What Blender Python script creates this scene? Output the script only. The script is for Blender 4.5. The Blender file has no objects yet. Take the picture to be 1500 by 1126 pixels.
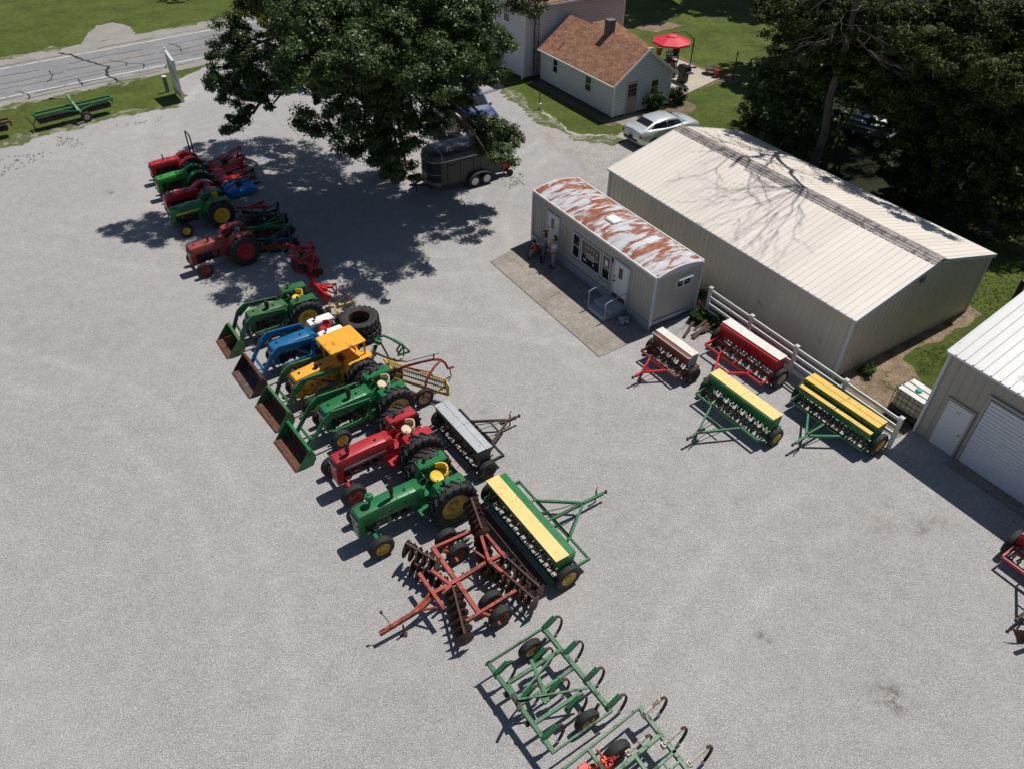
import bpy, bmesh, math, random
import numpy as np
from mathutils import Vector, Matrix
random.seed(11); rng = np.random.default_rng(11)
SC = bpy.context.scene; COL = SC.collection
R = math.radians; PI = math.pi
SITE = R(34.0)                       # the yard's axis: buildings and rows stand on it
VX = (math.cos(SITE), math.sin(SITE)); UX = (-VX[1], VX[0])

# ------------------------------------------------------------------ helpers
def vec(a): return Vector(a)
class MB:
    """collects shapes and links them as ONE mesh object"""
    def __init__(s, off=(0,0,0)): s.v=[]; s.f=[]; s.m=[]; s.off=Vector(off)
    def add(s, vs, fs, m=0):
        b=len(s.v); s.v.extend(Vector(x)-s.off for x in vs)
        for f in fs: s.f.append([b+i for i in f]); s.m.append(m)
        return s
    def box(s, c, size, rot=0, m=0, ch=0.0, tilt=None):
        hx,hy,hz=size[0]/2,size[1]/2,size[2]/2
        ch=min(ch,hx*.8,hy*.8,hz*.8)
        M=Matrix.Rotation(rot,3,'Z')
        if tilt is not None: M=M@Matrix.Rotation(tilt,3,'Y')
        c=Vector(c)
        if ch<=0:
            vs=[(x,y,z) for x in(-hx,hx) for y in(-hy,hy) for z in(-hz,hz)]
            fs=[(0,1,3,2),(4,6,7,5),(0,4,5,1),(2,3,7,6),(0,2,6,4),(1,5,7,3)]
        else:
            def ring(z,d):
                ax,ay=hx-d,hy-d; k=ch
                return [(-ax+k,-ay,z),(ax-k,-ay,z),(ax,-ay+k,z),(ax,ay-k,z),(ax-k,ay,z),(-ax+k,ay,z),(-ax,ay-k,z),(-ax,-ay+k,z)]
            ks=ch*.7
            rings=[ring(-hz,ks),ring(-hz+ks,0),ring(hz-ks,0),ring(hz,ks)]
            vs=sum(rings,[]); fs=[tuple(range(7,-1,-1)),tuple(range(24,32))]
            for r in range(3):
                for i in range(8):
                    j=(i+1)%8; fs.append((r*8+i,r*8+j,r*8+8+j,r*8+8+i))
        return s.add([c+M@Vector(v) for v in vs],fs,m)
    def bar(s,p,q,w,h=None,m=0,up=(0,0,1)):
        p,q=Vector(p),Vector(q); h=h or w; d=(q-p)
        if d.length<1e-6: return s
        d.normalize(); up=Vector(up)
        if abs(d.dot(up))>.98: up=Vector((1,0,0))
        x=d.cross(up).normalized(); z=x.cross(d)
        vs=[]
        for e in(p,q):
            for a,b in((-1,-1),(1,-1),(1,1),(-1,1)): vs.append(e+x*(a*w/2)+z*(b*h/2))
        return s.add(vs,[(3,2,1,0),(4,5,6,7),(0,1,5,4),(1,2,6,5),(2,3,7,6),(3,0,4,7)],m)
    def tube(s,pts,r,n=7,m=0,closed=False):
        pts=[Vector(p) for p in pts]; k=len(pts)
        rs=r if isinstance(r,(list,tuple)) else [r]*k
        rings=[]; prev=None
        for i in range(k):
            if closed: d=pts[(i+1)%k]-pts[i-1]
            else: d=pts[min(i+1,k-1)]-pts[max(i-1,0)]
            d.normalize()
            if prev is None:
                a=Vector((0,0,1)) if abs(d.z)<.9 else Vector((1,0,0))
                x=d.cross(a).normalized()
            else:
                x=prev-d*prev.dot(d)
                x=x.normalized() if x.length>1e-5 else d.orthogonal().normalized()
            prev=x; y=d.cross(x)
            rings.append([pts[i]+(x*math.cos(t)+y*math.sin(t))*rs[i] for t in (2*PI*j/n for j in range(n))])
        vs=sum(rings,[]); fs=[]
        for i in range(k if closed else k-1):
            a=i*n; b=((i+1)%k)*n
            for j in range(n):
                j2=(j+1)%n; fs.append((a+j,a+j2,b+j2,b+j))
        if not closed:
            fs.append(tuple(range(n-1,-1,-1))); fs.append(tuple(range((k-1)*n,k*n)))
        return s.add(vs,fs,m)
    def lathe(s,prof,c=(0,0,0),axis=(0,1,0),n=20,m=0,close=False,a0=0,a1=2*PI):
        """prof: (radius, offset along axis)"""
        c=Vector(c); ax=Vector(axis).normalized()
        x=ax.orthogonal().normalized() if abs(ax.y)<.9 else Vector((1,0,0)); x=(x-ax*x.dot(ax)).normalized(); y=ax.cross(x)
        full=abs(a1-a0-2*PI)<1e-6; cnt=n if full else n+1
        vs=[];k=len(prof)
        for j in range(cnt):
            t=a0+(a1-a0)*j/n; d=x*math.cos(t)+y*math.sin(t)
            for r,o in prof: vs.append(c+d*r+ax*o)
        fs=[]
        for j in range(n):
            j2=(j+1)%cnt
            for i in range(k if close else k-1):
                i2=(i+1)%k; fs.append((j*k+i,j2*k+i,j2*k+i2,j*k+i2))
        return s.add(vs,fs,m)
    def prism(s,poly,lo,hi,ax='y',m=0):
        """poly in the two other axes, extruded along ax from lo to hi"""
        n=len(poly)
        def P3(p,t):
            return {'x':(t,p[0],p[1]),'y':(p[0],t,p[1]),'z':(p[0],p[1],t)}[ax]
        vs=[P3(p,lo) for p in poly]+[P3(p,hi) for p in poly]
        fs=[tuple(range(n-1,-1,-1)),tuple(range(n,2*n))]
        fs+=[(i,(i+1)%n,n+(i+1)%n,n+i) for i in range(n)]
        return s.add(vs,fs,m)
    def loft(s,secs,m=0,caps=True):
        n=len(secs[0]); vs=sum([list(x) for x in secs],[]); fs=[]
        for i in range(len(secs)-1):
            for j in range(n):
                j2=(j+1)%n; fs.append((i*n+j,i*n+j2,(i+1)*n+j2,(i+1)*n+j))
        if caps: fs.append(tuple(range(n-1,-1,-1))); fs.append(tuple(range((len(secs)-1)*n,len(secs)*n)))
        return s.add(vs,fs,m)
    def poly(s,pts,m=0): return s.add(pts,[tuple(range(len(pts)))],m)
    def mesh(s,name,mats,smooth=35):
        me=bpy.data.meshes.new(name)
        me.from_pydata([tuple(v) for v in s.v],[],s.f)
        if not isinstance(mats,(list,tuple)): mats=[mats]
        for mm in mats: me.materials.append(mm)
        if len(mats)>1: me.polygons.foreach_set('material_index',s.m)
        bm=bmesh.new(); bm.from_mesh(me); bmesh.ops.recalc_face_normals(bm,faces=bm.faces); bm.to_mesh(me); bm.free()
        if smooth:
            me.polygons.foreach_set('use_smooth',[True]*len(me.polygons)); me.set_sharp_from_angle(angle=R(smooth))
        return me
    def build(s,name,mats,parent=None,smooth=35,loc=None):
        return link(name,s.mesh(name,mats,smooth),parent,loc)
def link(name,me,parent=None,loc=None,rot=None,scale=None):
    o=bpy.data.objects.new(name,me); COL.objects.link(o)
    if parent: o.parent=parent
    if loc is not None: o.location=loc
    if rot is not None: o.rotation_euler=rot
    if scale is not None: o.scale=scale
    return o
def tag(o,label=None,cat=None,group=None,kind=None):
    if label: o['label']=label
    if cat: o['category']=cat
    if group: o['group']=group
    if kind: o['kind']=kind
    return o
def thing(name,label,cat,loc,rz=0,group=None):
    o=bpy.data.objects.new(name,None); COL.objects.link(o); o.empty_display_size=.3
    o.location=(loc[0],loc[1],loc[2] if len(loc)>2 else 0); o.rotation_euler=(0,0,rz)
    return tag(o,label,cat,group)
def struct(o): o['kind']='structure'; return o
def add2(a,b,k=1): return (a[0]+b[0]*k,a[1]+b[1]*k)
def at(o,x,y,z=0,rz=SITE):
    """point x to the right, y to the back of a spot on the yard's axes"""
    c,s_=math.cos(rz),math.sin(rz)
    return (o[0]+x*c-y*s_, o[1]+x*s_+y*c, z)

# ------------------------------------------------------------------ materials
def nodes(name):
    m=bpy.data.materials.new(name); m.use_nodes=True; nt=m.node_tree
    return m,nt,nt.nodes,nt.links,nt.nodes['Principled BSDF']
def N(ns,t,**kw):
    n=ns.new(t)
    for k,v in kw.items():
        if k.startswith('i_'): n.inputs[k[2:].replace('_',' ')].default_value=v
        else: setattr(n,k,v)
    return n
def ramp(ns,stops,interp='LINEAR'):
    r=ns.new('ShaderNodeValToRGB'); cr=r.color_ramp; cr.interpolation=interp
    while len(cr.elements)>1: cr.elements.remove(cr.elements[-1])
    cr.elements[0].position=stops[0][0]; cr.elements[0].color=(*stops[0][1],1)
    for p,c in stops[1:]:
        e=cr.elements.new(p); e.color=(*c,1)
    return r
def mixc(ns,ls,fac,a,b):
    m=ns.new('ShaderNodeMix'); m.data_type='RGBA'
    for s_,v in((0,fac),(6,a),(7,b)):
        if hasattr(v,'is_output'): ls.new(v,m.inputs[s_])
        elif s_==0: m.inputs[0].default_value=v
        else: m.inputs[s_].default_value=(*v,1)
    return m.outputs[2]
def noise(ns,ls,co,scale,detail=4,rough=.55,dist=0):
    n=N(ns,'ShaderNodeTexNoise'); n.inputs['Scale'].default_value=scale; n.inputs['Detail'].default_value=detail
    n.inputs['Roughness'].default_value=rough; n.inputs['Distortion'].default_value=dist
    ls.new(co,n.inputs['Vector']); return n.outputs['Fac']
def coords(ns,ls,scale=(1,1,1),rand=True,obj=True):
    tc=N(ns,'ShaderNodeTexCoord'); out=tc.outputs['Object'] if obj else tc.outputs['Generated']
    if rand:
        oi=N(ns,'ShaderNodeObjectInfo'); ml=N(ns,'ShaderNodeMath',operation='MULTIPLY'); ml.inputs[1].default_value=37.
        ls.new(oi.outputs['Random'],ml.inputs[0]); va=N(ns,'ShaderNodeVectorMath',operation='ADD')
        ls.new(out,va.inputs[0]); ls.new(ml.outputs[0],va.inputs[1]); out=va.outputs[0]
    if scale!=(1,1,1):
        mp=N(ns,'ShaderNodeMapping'); mp.inputs['Scale'].default_value=scale; ls.new(out,mp.inputs['Vector']); out=mp.outputs[0]
    return out
def bump(ns,ls,b,h,strength=.3,dist=.02):
    n=N(ns,'ShaderNodeBump'); n.inputs['Strength'].default_value=strength; n.inputs['Distance'].default_value=dist
    ls.new(h,n.inputs['Height']); ls.new(n.outputs[0],b.inputs['Normal'])
def scl(c,k): return tuple(min(1,x*k) for x in c)
_mc={}
def paint(name,col,rough=.4,metal=0,var=.18,scale=2.5,wear=None,wear_amt=.0,wear_scale=4,bmp=0,spec=.5,coat=0):
    """painted or plain surface with fading, and worn patches of another colour"""
    if name in _mc: return _mc[name]
    m,nt,ns,ls,b=nodes(name); co=coords(ns,ls)
    n1=noise(ns,ls,co,scale,5)
    r=ramp(ns,[(.25,scl(col,1-var)),(.75,scl(col,1+var))]); ls.new(n1,r.inputs[0]); c=r.outputs[0]
    if wear is not None:
        n2=noise(ns,ls,co,wear_scale,7,.65)
        t=.62-.25*wear_amt
        r2=ramp(ns,[(t,(0,0,0)),(t+.07,(1,1,1))]); ls.new(n2,r2.inputs[0])
        ff=N(ns,'ShaderNodeMath',operation='MULTIPLY'); ff.inputs[1].default_value=.9; ls.new(r2.outputs[0],ff.inputs[0])
        n3=noise(ns,ls,co,wear_scale*5,3); r3=ramp(ns,[(.3,scl(wear,.65)),(.7,scl(wear,1.35))]); ls.new(n3,r3.inputs[0])
        c=mixc(ns,ls,ff.outputs[0],c,r3.outputs[0])
        rr=N(ns,'ShaderNodeMapRange'); rr.inputs['To Min'].default_value=rough; rr.inputs['To Max'].default_value=.85
        ls.new(ff.outputs[0],rr.inputs['Value']); ls.new(rr.outputs[0],b.inputs['Roughness'])
    else: b.inputs['Roughness'].default_value=rough
    ls.new(c,b.inputs['Base Color']); b.inputs['Metallic'].default_value=metal
    b.inputs['Specular IOR Level'].default_value=spec
    if coat: b.inputs['Coat Weight'].default_value=coat; b.inputs['Coat Roughness'].default_value=.06
    if bmp: bump(ns,ls,b,noise(ns,ls,co,scale*14,4),bmp,.01)
    _mc[name]=m; return m
RUST=(.11,.04,.018)
def green(): return paint('green_paint',(.013,.158,.050),.36,var=.2,scale=3,wear=(.035,.085,.04),wear_amt=.3,wear_scale=6)
def dgreen(): return paint('dull_green_paint',(.020,.125,.048),.45,var=.25,wear=(.06,.06,.035),wear_amt=.28)
def fgreen(): return paint('faded_green_paint',(.045,.155,.055),.5,var=.2,wear=(.07,.075,.03),wear_amt=.35)
def yellow(): return paint('yellow_paint',(.66,.42,.045),.4,var=.12,wear=(.25,.16,.04),wear_amt=.1)
def pyellow(): return paint('pale_yellow_paint',(.72,.56,.20),.5,var=.08,wear=(.42,.31,.12),wear_amt=.12,wear_scale=9)
def red(): return paint('red_paint',(.40,.022,.032),.4,var=.25,wear=(.20,.03,.03),wear_amt=.25)
def fred(): return paint('faded_red_paint',(.28,.045,.040),.55,var=.2,wear=(.16,.05,.035),wear_amt=.4)
def bred(): return paint('bright_red_paint',(.50,.022,.028),.3,var=.12)
def orange(): return paint('orange_yellow_paint',(.78,.37,.035),.45,var=.1,wear=(.42,.16,.03),wear_amt=.18,wear_scale=3.5)
def blue(): return paint('blue_paint',(.009,.125,.29),.38,var=.25,wear=(.03,.10,.2),wear_amt=.2)
def white(): return paint('white_paint',(.78,.78,.76),.45,var=.04)
def cream(): return paint('cream_seat',(.62,.53,.36),.55,var=.08)
def rust(): return paint('rusty_steel',(.095,.036,.024),.85,var=.35,scale=6,wear=(.15,.06,.028),wear_amt=.5,wear_scale=7)
def drust(): return paint('dark_rusty_steel',(.050,.022,.016),.7,var=.4,scale=5,wear=(.10,.045,.025),wear_amt=.35)
def rred(): return paint('rusty_red_paint',(.34,.055,.035),.6,var=.25,wear=(.12,.045,.025),wear_amt=.45)
def iron(): return paint('dark_iron',(.030,.029,.028),.55,metal=.3,var=.35,wear=(.07,.045,.03),wear_amt=.35)
def black(): return paint('black_paint',(.014,.014,.015),.4,var=.3)
def rubber(): return paint('tyre_rubber',(.020,.020,.021),.75,var=.35,scale=5,wear=(.055,.05,.045),wear_amt=.22)
def steel(): return paint('bright_steel',(.42,.41,.39),.4,metal=.7,var=.25)
def galv(): return paint('galvanised_steel',(.46,.48,.50),.42,metal=.35,var=.15,wear=(.33,.30,.26),wear_amt=.25,wear_scale=6)
def tan(): return paint('tan_paint',(.42,.30,.13),.6,var=.25,wear=(.12,.07,.03),wear_amt=.35)
def glass(): return paint('dark_glass',(.012,.014,.016),.06,var=.2,spec=.6)
def brown(): return paint('brown_wood',(.11,.05,.03),.7,var=.3)
def terra(): return paint('terracotta',(.34,.085,.035),.7,var=.15)

# ------------------------------------------------------------------ camera, sun and sky
cam=bpy.data.cameras.new('camera'); co_=bpy.data.objects.new('camera',cam); COL.objects.link(co_)
p_,r_=R(40.759),R(1.4374)
fw=Vector((0,math.cos(p_),-math.sin(p_))); up=Vector((0,math.sin(p_),math.cos(p_))); rt=Vector((1,0,0))
rt2=rt*math.cos(r_)+up*math.sin(r_); up2=up*math.cos(r_)-rt*math.sin(r_)
Mx=Matrix((rt2,up2,-fw)).transposed().to_4x4(); Mx.translation=(0,0,20); co_.matrix_world=Mx
cam.sensor_width=36; cam.lens=27.454; cam.clip_start=.5; cam.clip_end=1500; SC.camera=co_
SUN_AZ,SUN_EL=R(42),R(63)
sun=bpy.data.lights.new('sun','SUN'); sun.energy=4.5; sun.angle=R(.53); sun.color=(1,.955,.89)
so=bpy.data.objects.new('sun',sun); COL.objects.link(so)
sd=Vector((math.cos(SUN_AZ)*math.cos(SUN_EL),math.sin(SUN_AZ)*math.cos(SUN_EL),math.sin(SUN_EL)))
so.rotation_euler=sd.to_track_quat('Z','Y').to_euler()
w=bpy.data.worlds.new('World'); SC.world=w; w.use_nodes=True; wn=w.node_tree
sky=wn.nodes.new('ShaderNodeTexSky'); sky.sky_type='NISHITA'; sky.sun_disc=False; sky.sun_elevation=SUN_EL
sky.sun_rotation=PI/2-SUN_AZ; sky.air_density=1.0; sky.dust_density=.6; sky.ozone_density=1.2
wn.links.new(sky.outputs[0],wn.nodes['Background'].inputs[0]); wn.nodes['Background'].inputs[1].default_value=0.055
SC.view_settings.view_transform='Standard'; SC.view_settings.look='None'; SC.view_settings.gamma=1
SC.view_settings.exposure=0.02; SC.view_settings.use_curve_mapping=False
SC.cycles.max_bounces=6; SC.cycles.transparent_max_bounces=8

# ------------------------------------------------------------------ ground, road, lawns
def ground_mat(name,cols,scales,bmp=.5,bd=.03,patch=None,rough=.95):
    m,nt,ns,ls,b=nodes(name); co=coords(ns,ls,rand=False)
    f=noise(ns,ls,co,scales[0],3,.7)
    r=ramp(ns,cols); ls.new(f,r.inputs[0]); c=r.outputs[0]
    for sc_,lo,hi in scales[1:]:
        n2=noise(ns,ls,co,sc_,5,.6); rr=ramp(ns,[(.3,(lo,lo,lo)),(.7,(hi,hi,hi))]); ls.new(n2,rr.inputs[0])
        mm=ns.new('ShaderNodeMix'); mm.data_type='RGBA'; mm.blend_type='MULTIPLY'; mm.inputs[0].default_value=1
        ls.new(c,mm.inputs[6]); ls.new(rr.outputs[0],mm.inputs[7]); c=mm.outputs[2]
    for sc_,t,w_,col,k in (patch or []):
        n3=noise(ns,ls,co,sc_,8,.68,.3); r3=ramp(ns,[(t,(0,0,0)),(t+w_,(k,k,k))]); ls.new(n3,r3.inputs[0])
        n4=noise(ns,ls,co,scales[0]*.7,2); r4=ramp(ns,[(.3,scl(col,.6)),(.7,scl(col,1.4))]); ls.new(n4,r4.inputs[0])
        c=mixc(ns,ls,r3.outputs[0],c,r4.outputs[0])
    ls.new(c,b.inputs['Base Color']); b.inputs['Roughness'].default_value=rough; b.inputs['Specular IOR Level'].default_value=.2
    bump(ns,ls,b,f,bmp,bd); return m
g_gravel=ground_mat('gravel',[(.25,(.085,.082,.081)),(.41,(.278,.270,.267)),(.55,(.358,.347,.343)),(.70,(.63,.62,.617))],
   [29,(7.5,.88,1.12),(1.6,.92,1.07),(.22,.96,1.035),(.055,.96,1.04)],.8,.03,[(.09,.50,.18,(.40,.375,.35),.4),(.12,.52,.2,(.345,.35,.362),.4),(.16,.70,.05,(.22,.18,.14),.35),(.42,.735,.05,(.13,.10,.075),.7)])
def marks(m,stains,tracks):
    nt=m.node_tree;ns=nt.nodes;ls=nt.links;b=ns['Principled BSDF']; c=b.inputs['Base Color'].links[0].from_socket
    g=N(ns,'ShaderNodeNewGeometry'); co=coords(ns,ls,rand=False)
    def dist(x,y):
        d=N(ns,'ShaderNodeVectorMath',operation='DISTANCE'); ls.new(g.outputs['Position'],d.inputs[0]); d.inputs[1].default_value=(x,y,0); return d.outputs['Value']
    def rng_(v,a,b_,lo,hi):
        r=N(ns,'ShaderNodeMapRange'); r.interpolation_type='SMOOTHSTEP'
        for k,q in zip(('From Min','From Max','To Min','To Max'),(a,b_,lo,hi)): r.inputs[k].default_value=q
        ls.new(v,r.inputs['Value']); return r.outputs[0]
    def mul(a,b_):
        q=N(ns,'ShaderNodeMath',operation='MULTIPLY'); ls.new(a,q.inputs[0]); ls.new(b_,q.inputs[1]); return q.outputs[0]
    nz=noise(ns,ls,co,2.6,7,.7); nf=rng_(nz,.42,.62,0,1); nl=rng_(noise(ns,ls,co,.35,4),.35,.65,.15,1)
    for x,y,R_,w_,k in tracks:
        s_=N(ns,'ShaderNodeMath',operation='SUBTRACT'); ls.new(dist(x,y),s_.inputs[0]); s_.inputs[1].default_value=R_
        a=N(ns,'ShaderNodeMath',operation='ABSOLUTE'); ls.new(s_.outputs[0],a.inputs[0])
        mm=ns.new('ShaderNodeMix'); mm.data_type='RGBA'; mm.blend_type='MULTIPLY'; ls.new(mul(rng_(a.outputs[0],.0,w_,k,0),nl),mm.inputs[0]); ls.new(c,mm.inputs[6]); mm.inputs[7].default_value=(1.25,1.24,1.22,1); c=mm.outputs[2]
    for x,y,r,col,k in stains: c=mixc(ns,ls,mul(rng_(dist(x,y),r*.1,r,k,0),nf),c,col)
    ls.new(c,b.inputs['Base Color'])
st_=(.11,.095,.075)
marks(g_gravel,[(*(10.413,10.628),.75,(.12,.10,.075),.95),(*(13.449,16.612),.6,(.14,.12,.09),.7),(*(12.788,17.614),.4,st_,.5),(*(7.400,12.395),.35,st_,.8),(*(7.791,17.450),.4,st_,.45),(*(12.202,16.572),.9,(.25,.22,.18),.5),(*(-21.820,38.158),.5,st_,.7),(*(-1.255,21.505),.5,st_,.5),(*(5.253,17.367),.35,st_,.35),(*(14.187,16.778),.6,(.22,.18,.12),.6),(*(4.132,13.342),.1,(.04,.04,.04),.9),(*(-14.640,37.154),2.5,(.24,.22,.2),.5)],
 [(20,2,17,.5,.5),(20,2,18.9,.5,.45),(-24,6,17,.5,.4),(-24,6,18.8,.5,.4),(2,52,24,.6,.45),(2,52,25.9,.6,.4),(-10,70,38,.5,.4),(-10,70,39.8,.5,.35),(14,36,14.5,.45,.5),(14,36,16.2,.45,.45)])
g_drive=ground_mat('drive_gravel',[(.27,(.10,.095,.088)),(.42,(.29,.277,.26)),(.55,(.375,.358,.335)),(.72,(.62,.60,.57))],[20,(6.5,.82,1.16),(1.4,.85,1.1),(.25,.88,1.08)],.7,.03,[(.16,.56,.1,(.42,.39,.35),.6),(.7,.64,.05,(.10,.105,.045),.6)])
g_edge=ground_mat('worn_lawn_edge',[(.27,(.09,.086,.07)),(.42,(.24,.225,.17)),(.55,(.30,.28,.21)),(.72,(.5,.48,.42))],[20,(1.4,.8,1.1),(.4,.85,1.1)],.8,.04,[(1.1,.44,.07,(.075,.10,.025),.85),(4.5,.55,.06,(.06,.09,.02),.8)])
g_grass=ground_mat('grass',[(.25,(.026,.040,.007)),(.5,(.085,.118,.022)),(.75,(.155,.180,.042))],[26,(3.,.70,1.22),(.5,.74,1.25),(.07,.82,1.18)],1.,.06,
   [(.30,.60,.10,(.15,.125,.055),.5),(1.6,.68,.05,(.17,.13,.08),.55)])
g_dirt=ground_mat('bare_dirt',[(.3,(.10,.07,.045)),(.5,(.23,.17,.115)),(.72,(.36,.285,.20))],[14,(2.,.75,1.2),(.5,.85,1.15)],.9,.05,[(1.3,.56,.05,(.06,.085,.02),.8)])
g_mulch=ground_mat('mulch',[(.3,(.06,.045,.03)),(.5,(.16,.12,.085)),(.72,(.26,.20,.15))],[13,(1.4,.8,1.2)],.8,.04)
g_conc=ground_mat('concrete',[(.3,(.20,.175,.15)),(.5,(.285,.255,.222)),(.72,(.35,.32,.285))],[9,(1.1,.82,1.12),(.3,.85,1.12)],.25,.01,[(.7,.62,.04,(.15,.125,.095),.6)])
g_patio=ground_mat('patio_concrete',[(.3,(.36,.32,.26)),(.7,(.50,.455,.385))],[7,(.8,.9,1.08)],.2,.01)
g_asph=ground_mat('asphalt',[(.3,(.165,.167,.173)),(.5,(.225,.227,.233)),(.72,(.31,.31,.31))],[14,(.5,.88,1.1),(.09,.93,1.06)],.3,.01)
g_shldr=ground_mat('road_shoulder',[(.3,(.21,.195,.18)),(.5,(.29,.27,.25)),(.72,(.37,.35,.33))],[14,(.7,.85,1.1)],.3,.01)
m_tar=paint('crack_tar',(.028,.028,.030),.6); m_line=paint('road_white',(.62,.62,.60),.7,wear=(.3,.3,.3),wear_amt=.3,wear_scale=2)
m_yline=paint('road_yellow',(.45,.27,.05),.7,wear=(.2,.17,.12),wear_amt=.5,wear_scale=2)
def jag(pts,step=.35,amp=.18,closed=True):
    out=[];n=len(pts)
    for i in range(n if closed else n-1):
        a=Vector(pts[i][:2]);b=Vector(pts[(i+1)%n][:2]);L=(b-a).length
        k=max(1,min(200,int(L/step))); nrm=Vector((-(b-a).y,(b-a).x)).normalized() if L>0 else Vector((0,0))
        for j in range(k):
            t=j/k; q=a.lerp(b,t); e=(math.sin(q.x*1.7+q.y*.9)+math.sin(q.x*.6-q.y*1.3+2))*.5*amp+random.uniform(-amp,amp)*.55
            if j==0: e=0
            out.append(q+nrm*e)
    return out
def sheet(name,pts,z,mat,amp=.18,step=.35):
    out=jag(pts,step,amp) if amp else [Vector(p[:2]) for p in pts]
    bm=bmesh.new(); vs=[bm.verts.new((p.x,p.y,z)) for p in out]
    es=[bm.edges.new((vs[i],vs[(i+1)%len(vs)])) for i in range(len(vs))]
    bmesh.ops.triangle_fill(bm,edges=es,use_beauty=True)
    bmesh.ops.recalc_face_normals(bm,faces=bm.faces)
    for f in bm.faces:
        if f.normal.z<0: f.normal_flip()
    me=bpy.data.meshes.new(name); bm.to_mesh(me); bm.free(); me.materials.append(mat)
    return struct(link(name,me))
bg=MB(); bg.poly([(-600,-200,0),(600,-200,0),(600,900,0),(-600,900,0)]); struct(bg.build('ground',g_grass,smooth=0))
SHED=(12.84,24.04); TRL=(5.78,26.92); ANX=(6.06,49.94); HOU=(.27,56.7); SH2=(15.04,21.14)
sheet('gravel_lot',[(-70,14),(-30.440,43.371),(-29.000,45.418),(-25.791,48.262),(-23.295,49.776),(-22.316,50.421),(-22.246,52.109),(-24.041,54.939),(-21.364,60.145),(-12,70),(-5,66),(-1.103,55.338),(-0.410,53.959),(1.430,49.886),(3.681,46.696),(6.157,46.439),
  at(SHED,-.2,14.4),at(SHED,1.5,12),at(SHED,1.5,.6),at(SHED,-.6,-.3),at(SH2,-.5,.9),at(SH2,2,-1),at(SH2,2,-14),(45,-20),(30,-50),(-70,-50)],.004,g_gravel,.22)
sheet('driveway',[(1.446,51.269),(3.715,47.422),(6.228,47.263),(7.446,48.716),(8.968,47.639),at(SHED,4.5,16.2),at(SHED,1.2,14.9),at(SHED,-1.5,13),(3.672,43.126),(1.311,46.860)],.008,g_drive,.25)
S1,S2=Vector((-34.201,50.701)),Vector((-23.229,59.549)); N1,N2=Vector((-36.887,55.935)),Vector((-25.491,65.933))
rd=((S2-S1).normalized()+(N2-N1).normalized()).normalized(); rn=Vector((-rd.y,rd.x)); roadw=((N1-S1).dot(rn)+(N2-S1).dot(rn))/2
def rp(s,o): q=S1+rd*s+rn*o; return (q.x,q.y)
sheet('road_shoulder',[rp(-80,-1.75),rp(100,-1.75),rp(100,roadw+2.3),rp(-80,roadw+2.3)],.008,g_shldr,.16,.5)
sheet('field_pulloff',[(-33.618,61.568),(-30.384,64.316),(-32.107,66.653),(-33.542,67.454),(-34.524,66.454),(-34.145,64.016)],.0105,g_shldr,.2)
road=MB(); z=.0125
def strip(mb,s0,s1,o0,o1,zz,m): mb.poly([(*rp(s0,o0),zz),(*rp(s1,o0),zz),(*rp(s1,o1),zz),(*rp(s0,o1),zz)],m)
strip(road,-80,100,-.25,roadw+.25,z,0)
strip(road,-80,100,-.06,.07,z+.004,1); strip(road,-80,100,roadw-.07,roadw+.06,z+.004,1)
s0=(Vector((-30.943,57.937))-S1).dot(rd); 
for k in (0,12.2,24.4,36.6): strip(road,s0+k,s0+k+3.0,roadw/2+.05,roadw/2+.17,z+.004,2)
def crack(pts,wd=.07):
    pts=[Vector((*rp(*p),z+.008)) for p in pts]; out=[]
    for i in range(len(pts)-1):
        for j in range(5):
            q=pts[i].lerp(pts[i+1],j/5); out.append(q+Vector((random.uniform(-.09,.09),random.uniform(-.09,.09),0)))
    out.append(pts[-1])
    for i in range(len(out)-1):
        d=(out[i+1]-out[i]).normalized(); nn=Vector((-d.y,d.x,0))*wd*random.uniform(.35,.75)
        road.poly([out[i]-nn-d*.02,out[i+1]-nn+d*.02,out[i+1]+nn+d*.02,out[i]+nn-d*.02],3); 
for k,off in enumerate((-.9,-.45,roadw*.15,roadw*.28,roadw*.5-.22,roadw*.72,roadw+.55)):
    s=-8.
    while s<34:
        L=random.uniform(3,9); o=off+random.uniform(-.15,.15); crack([(s,o),(s+L*.5,o+random.uniform(-.2,.2)),(s+L,o)],.05); s+=L+random.uniform(.3,4 if k!=4 else .4)
for s in (-6,-4,-1,1.5,3.4,5.,8.8,9.3,11,13,15.2,17.5,20,22,24,26,28):
    o0=random.uniform(-1.3,2.5); o1=o0+random.uniform(1.,3.2); crack([(s,o0),(s+random.uniform(-.9,.9),(o0+o1)/2),(s+random.uniform(-1,1),o1)],.07)
crack([(7.2,-1.5),(7.0,.6),(7.6,1.9),(7.1,3.2),(6.6,4.4),(6.3,6.2),(5.6,roadw+1.2)],.16)
def edge_strip(pts,w_=.55,z_=.0066):
    out=[Vector(p[:2]) for p in pts]; L=[];Rr=[]
    for i,p in enumerate(out):
        d=(out[min(i+1,len(out)-1)]-out[max(i-1,0)]).normalized(); n_=Vector((-d.y,d.x)); L.append(p+n_*w_); Rr.append(p-n_*w_)
    sheet('worn_edge',[tuple(q) for q in L]+[tuple(q) for q in reversed(Rr)],z_,g_edge,.42,.25)
edge_strip([(-31.412,42.197),(-30.535,43.556),(-29.047,45.517),(-25.834,48.370),(-23.335,49.888),(-22.355,50.536)],.5); edge_strip([(-1.100,55.207),(-0.408,53.832),(1.430,49.886),(3.681,46.696),(6.166,46.541)],.5,.0092)
edge_strip([rp(-30,roadw+2.3),rp(-10,roadw+2.3),rp(6,roadw+2.3)],.35,.0086); edge_strip([rp(14,roadw+2.3),rp(30,roadw+2.3),rp(60,roadw+2.3)],.35,.0086); edge_strip([rp(-30,-1.8),rp(-6,-1.8),rp(9,-1.8)],.35,.0086)
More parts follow.
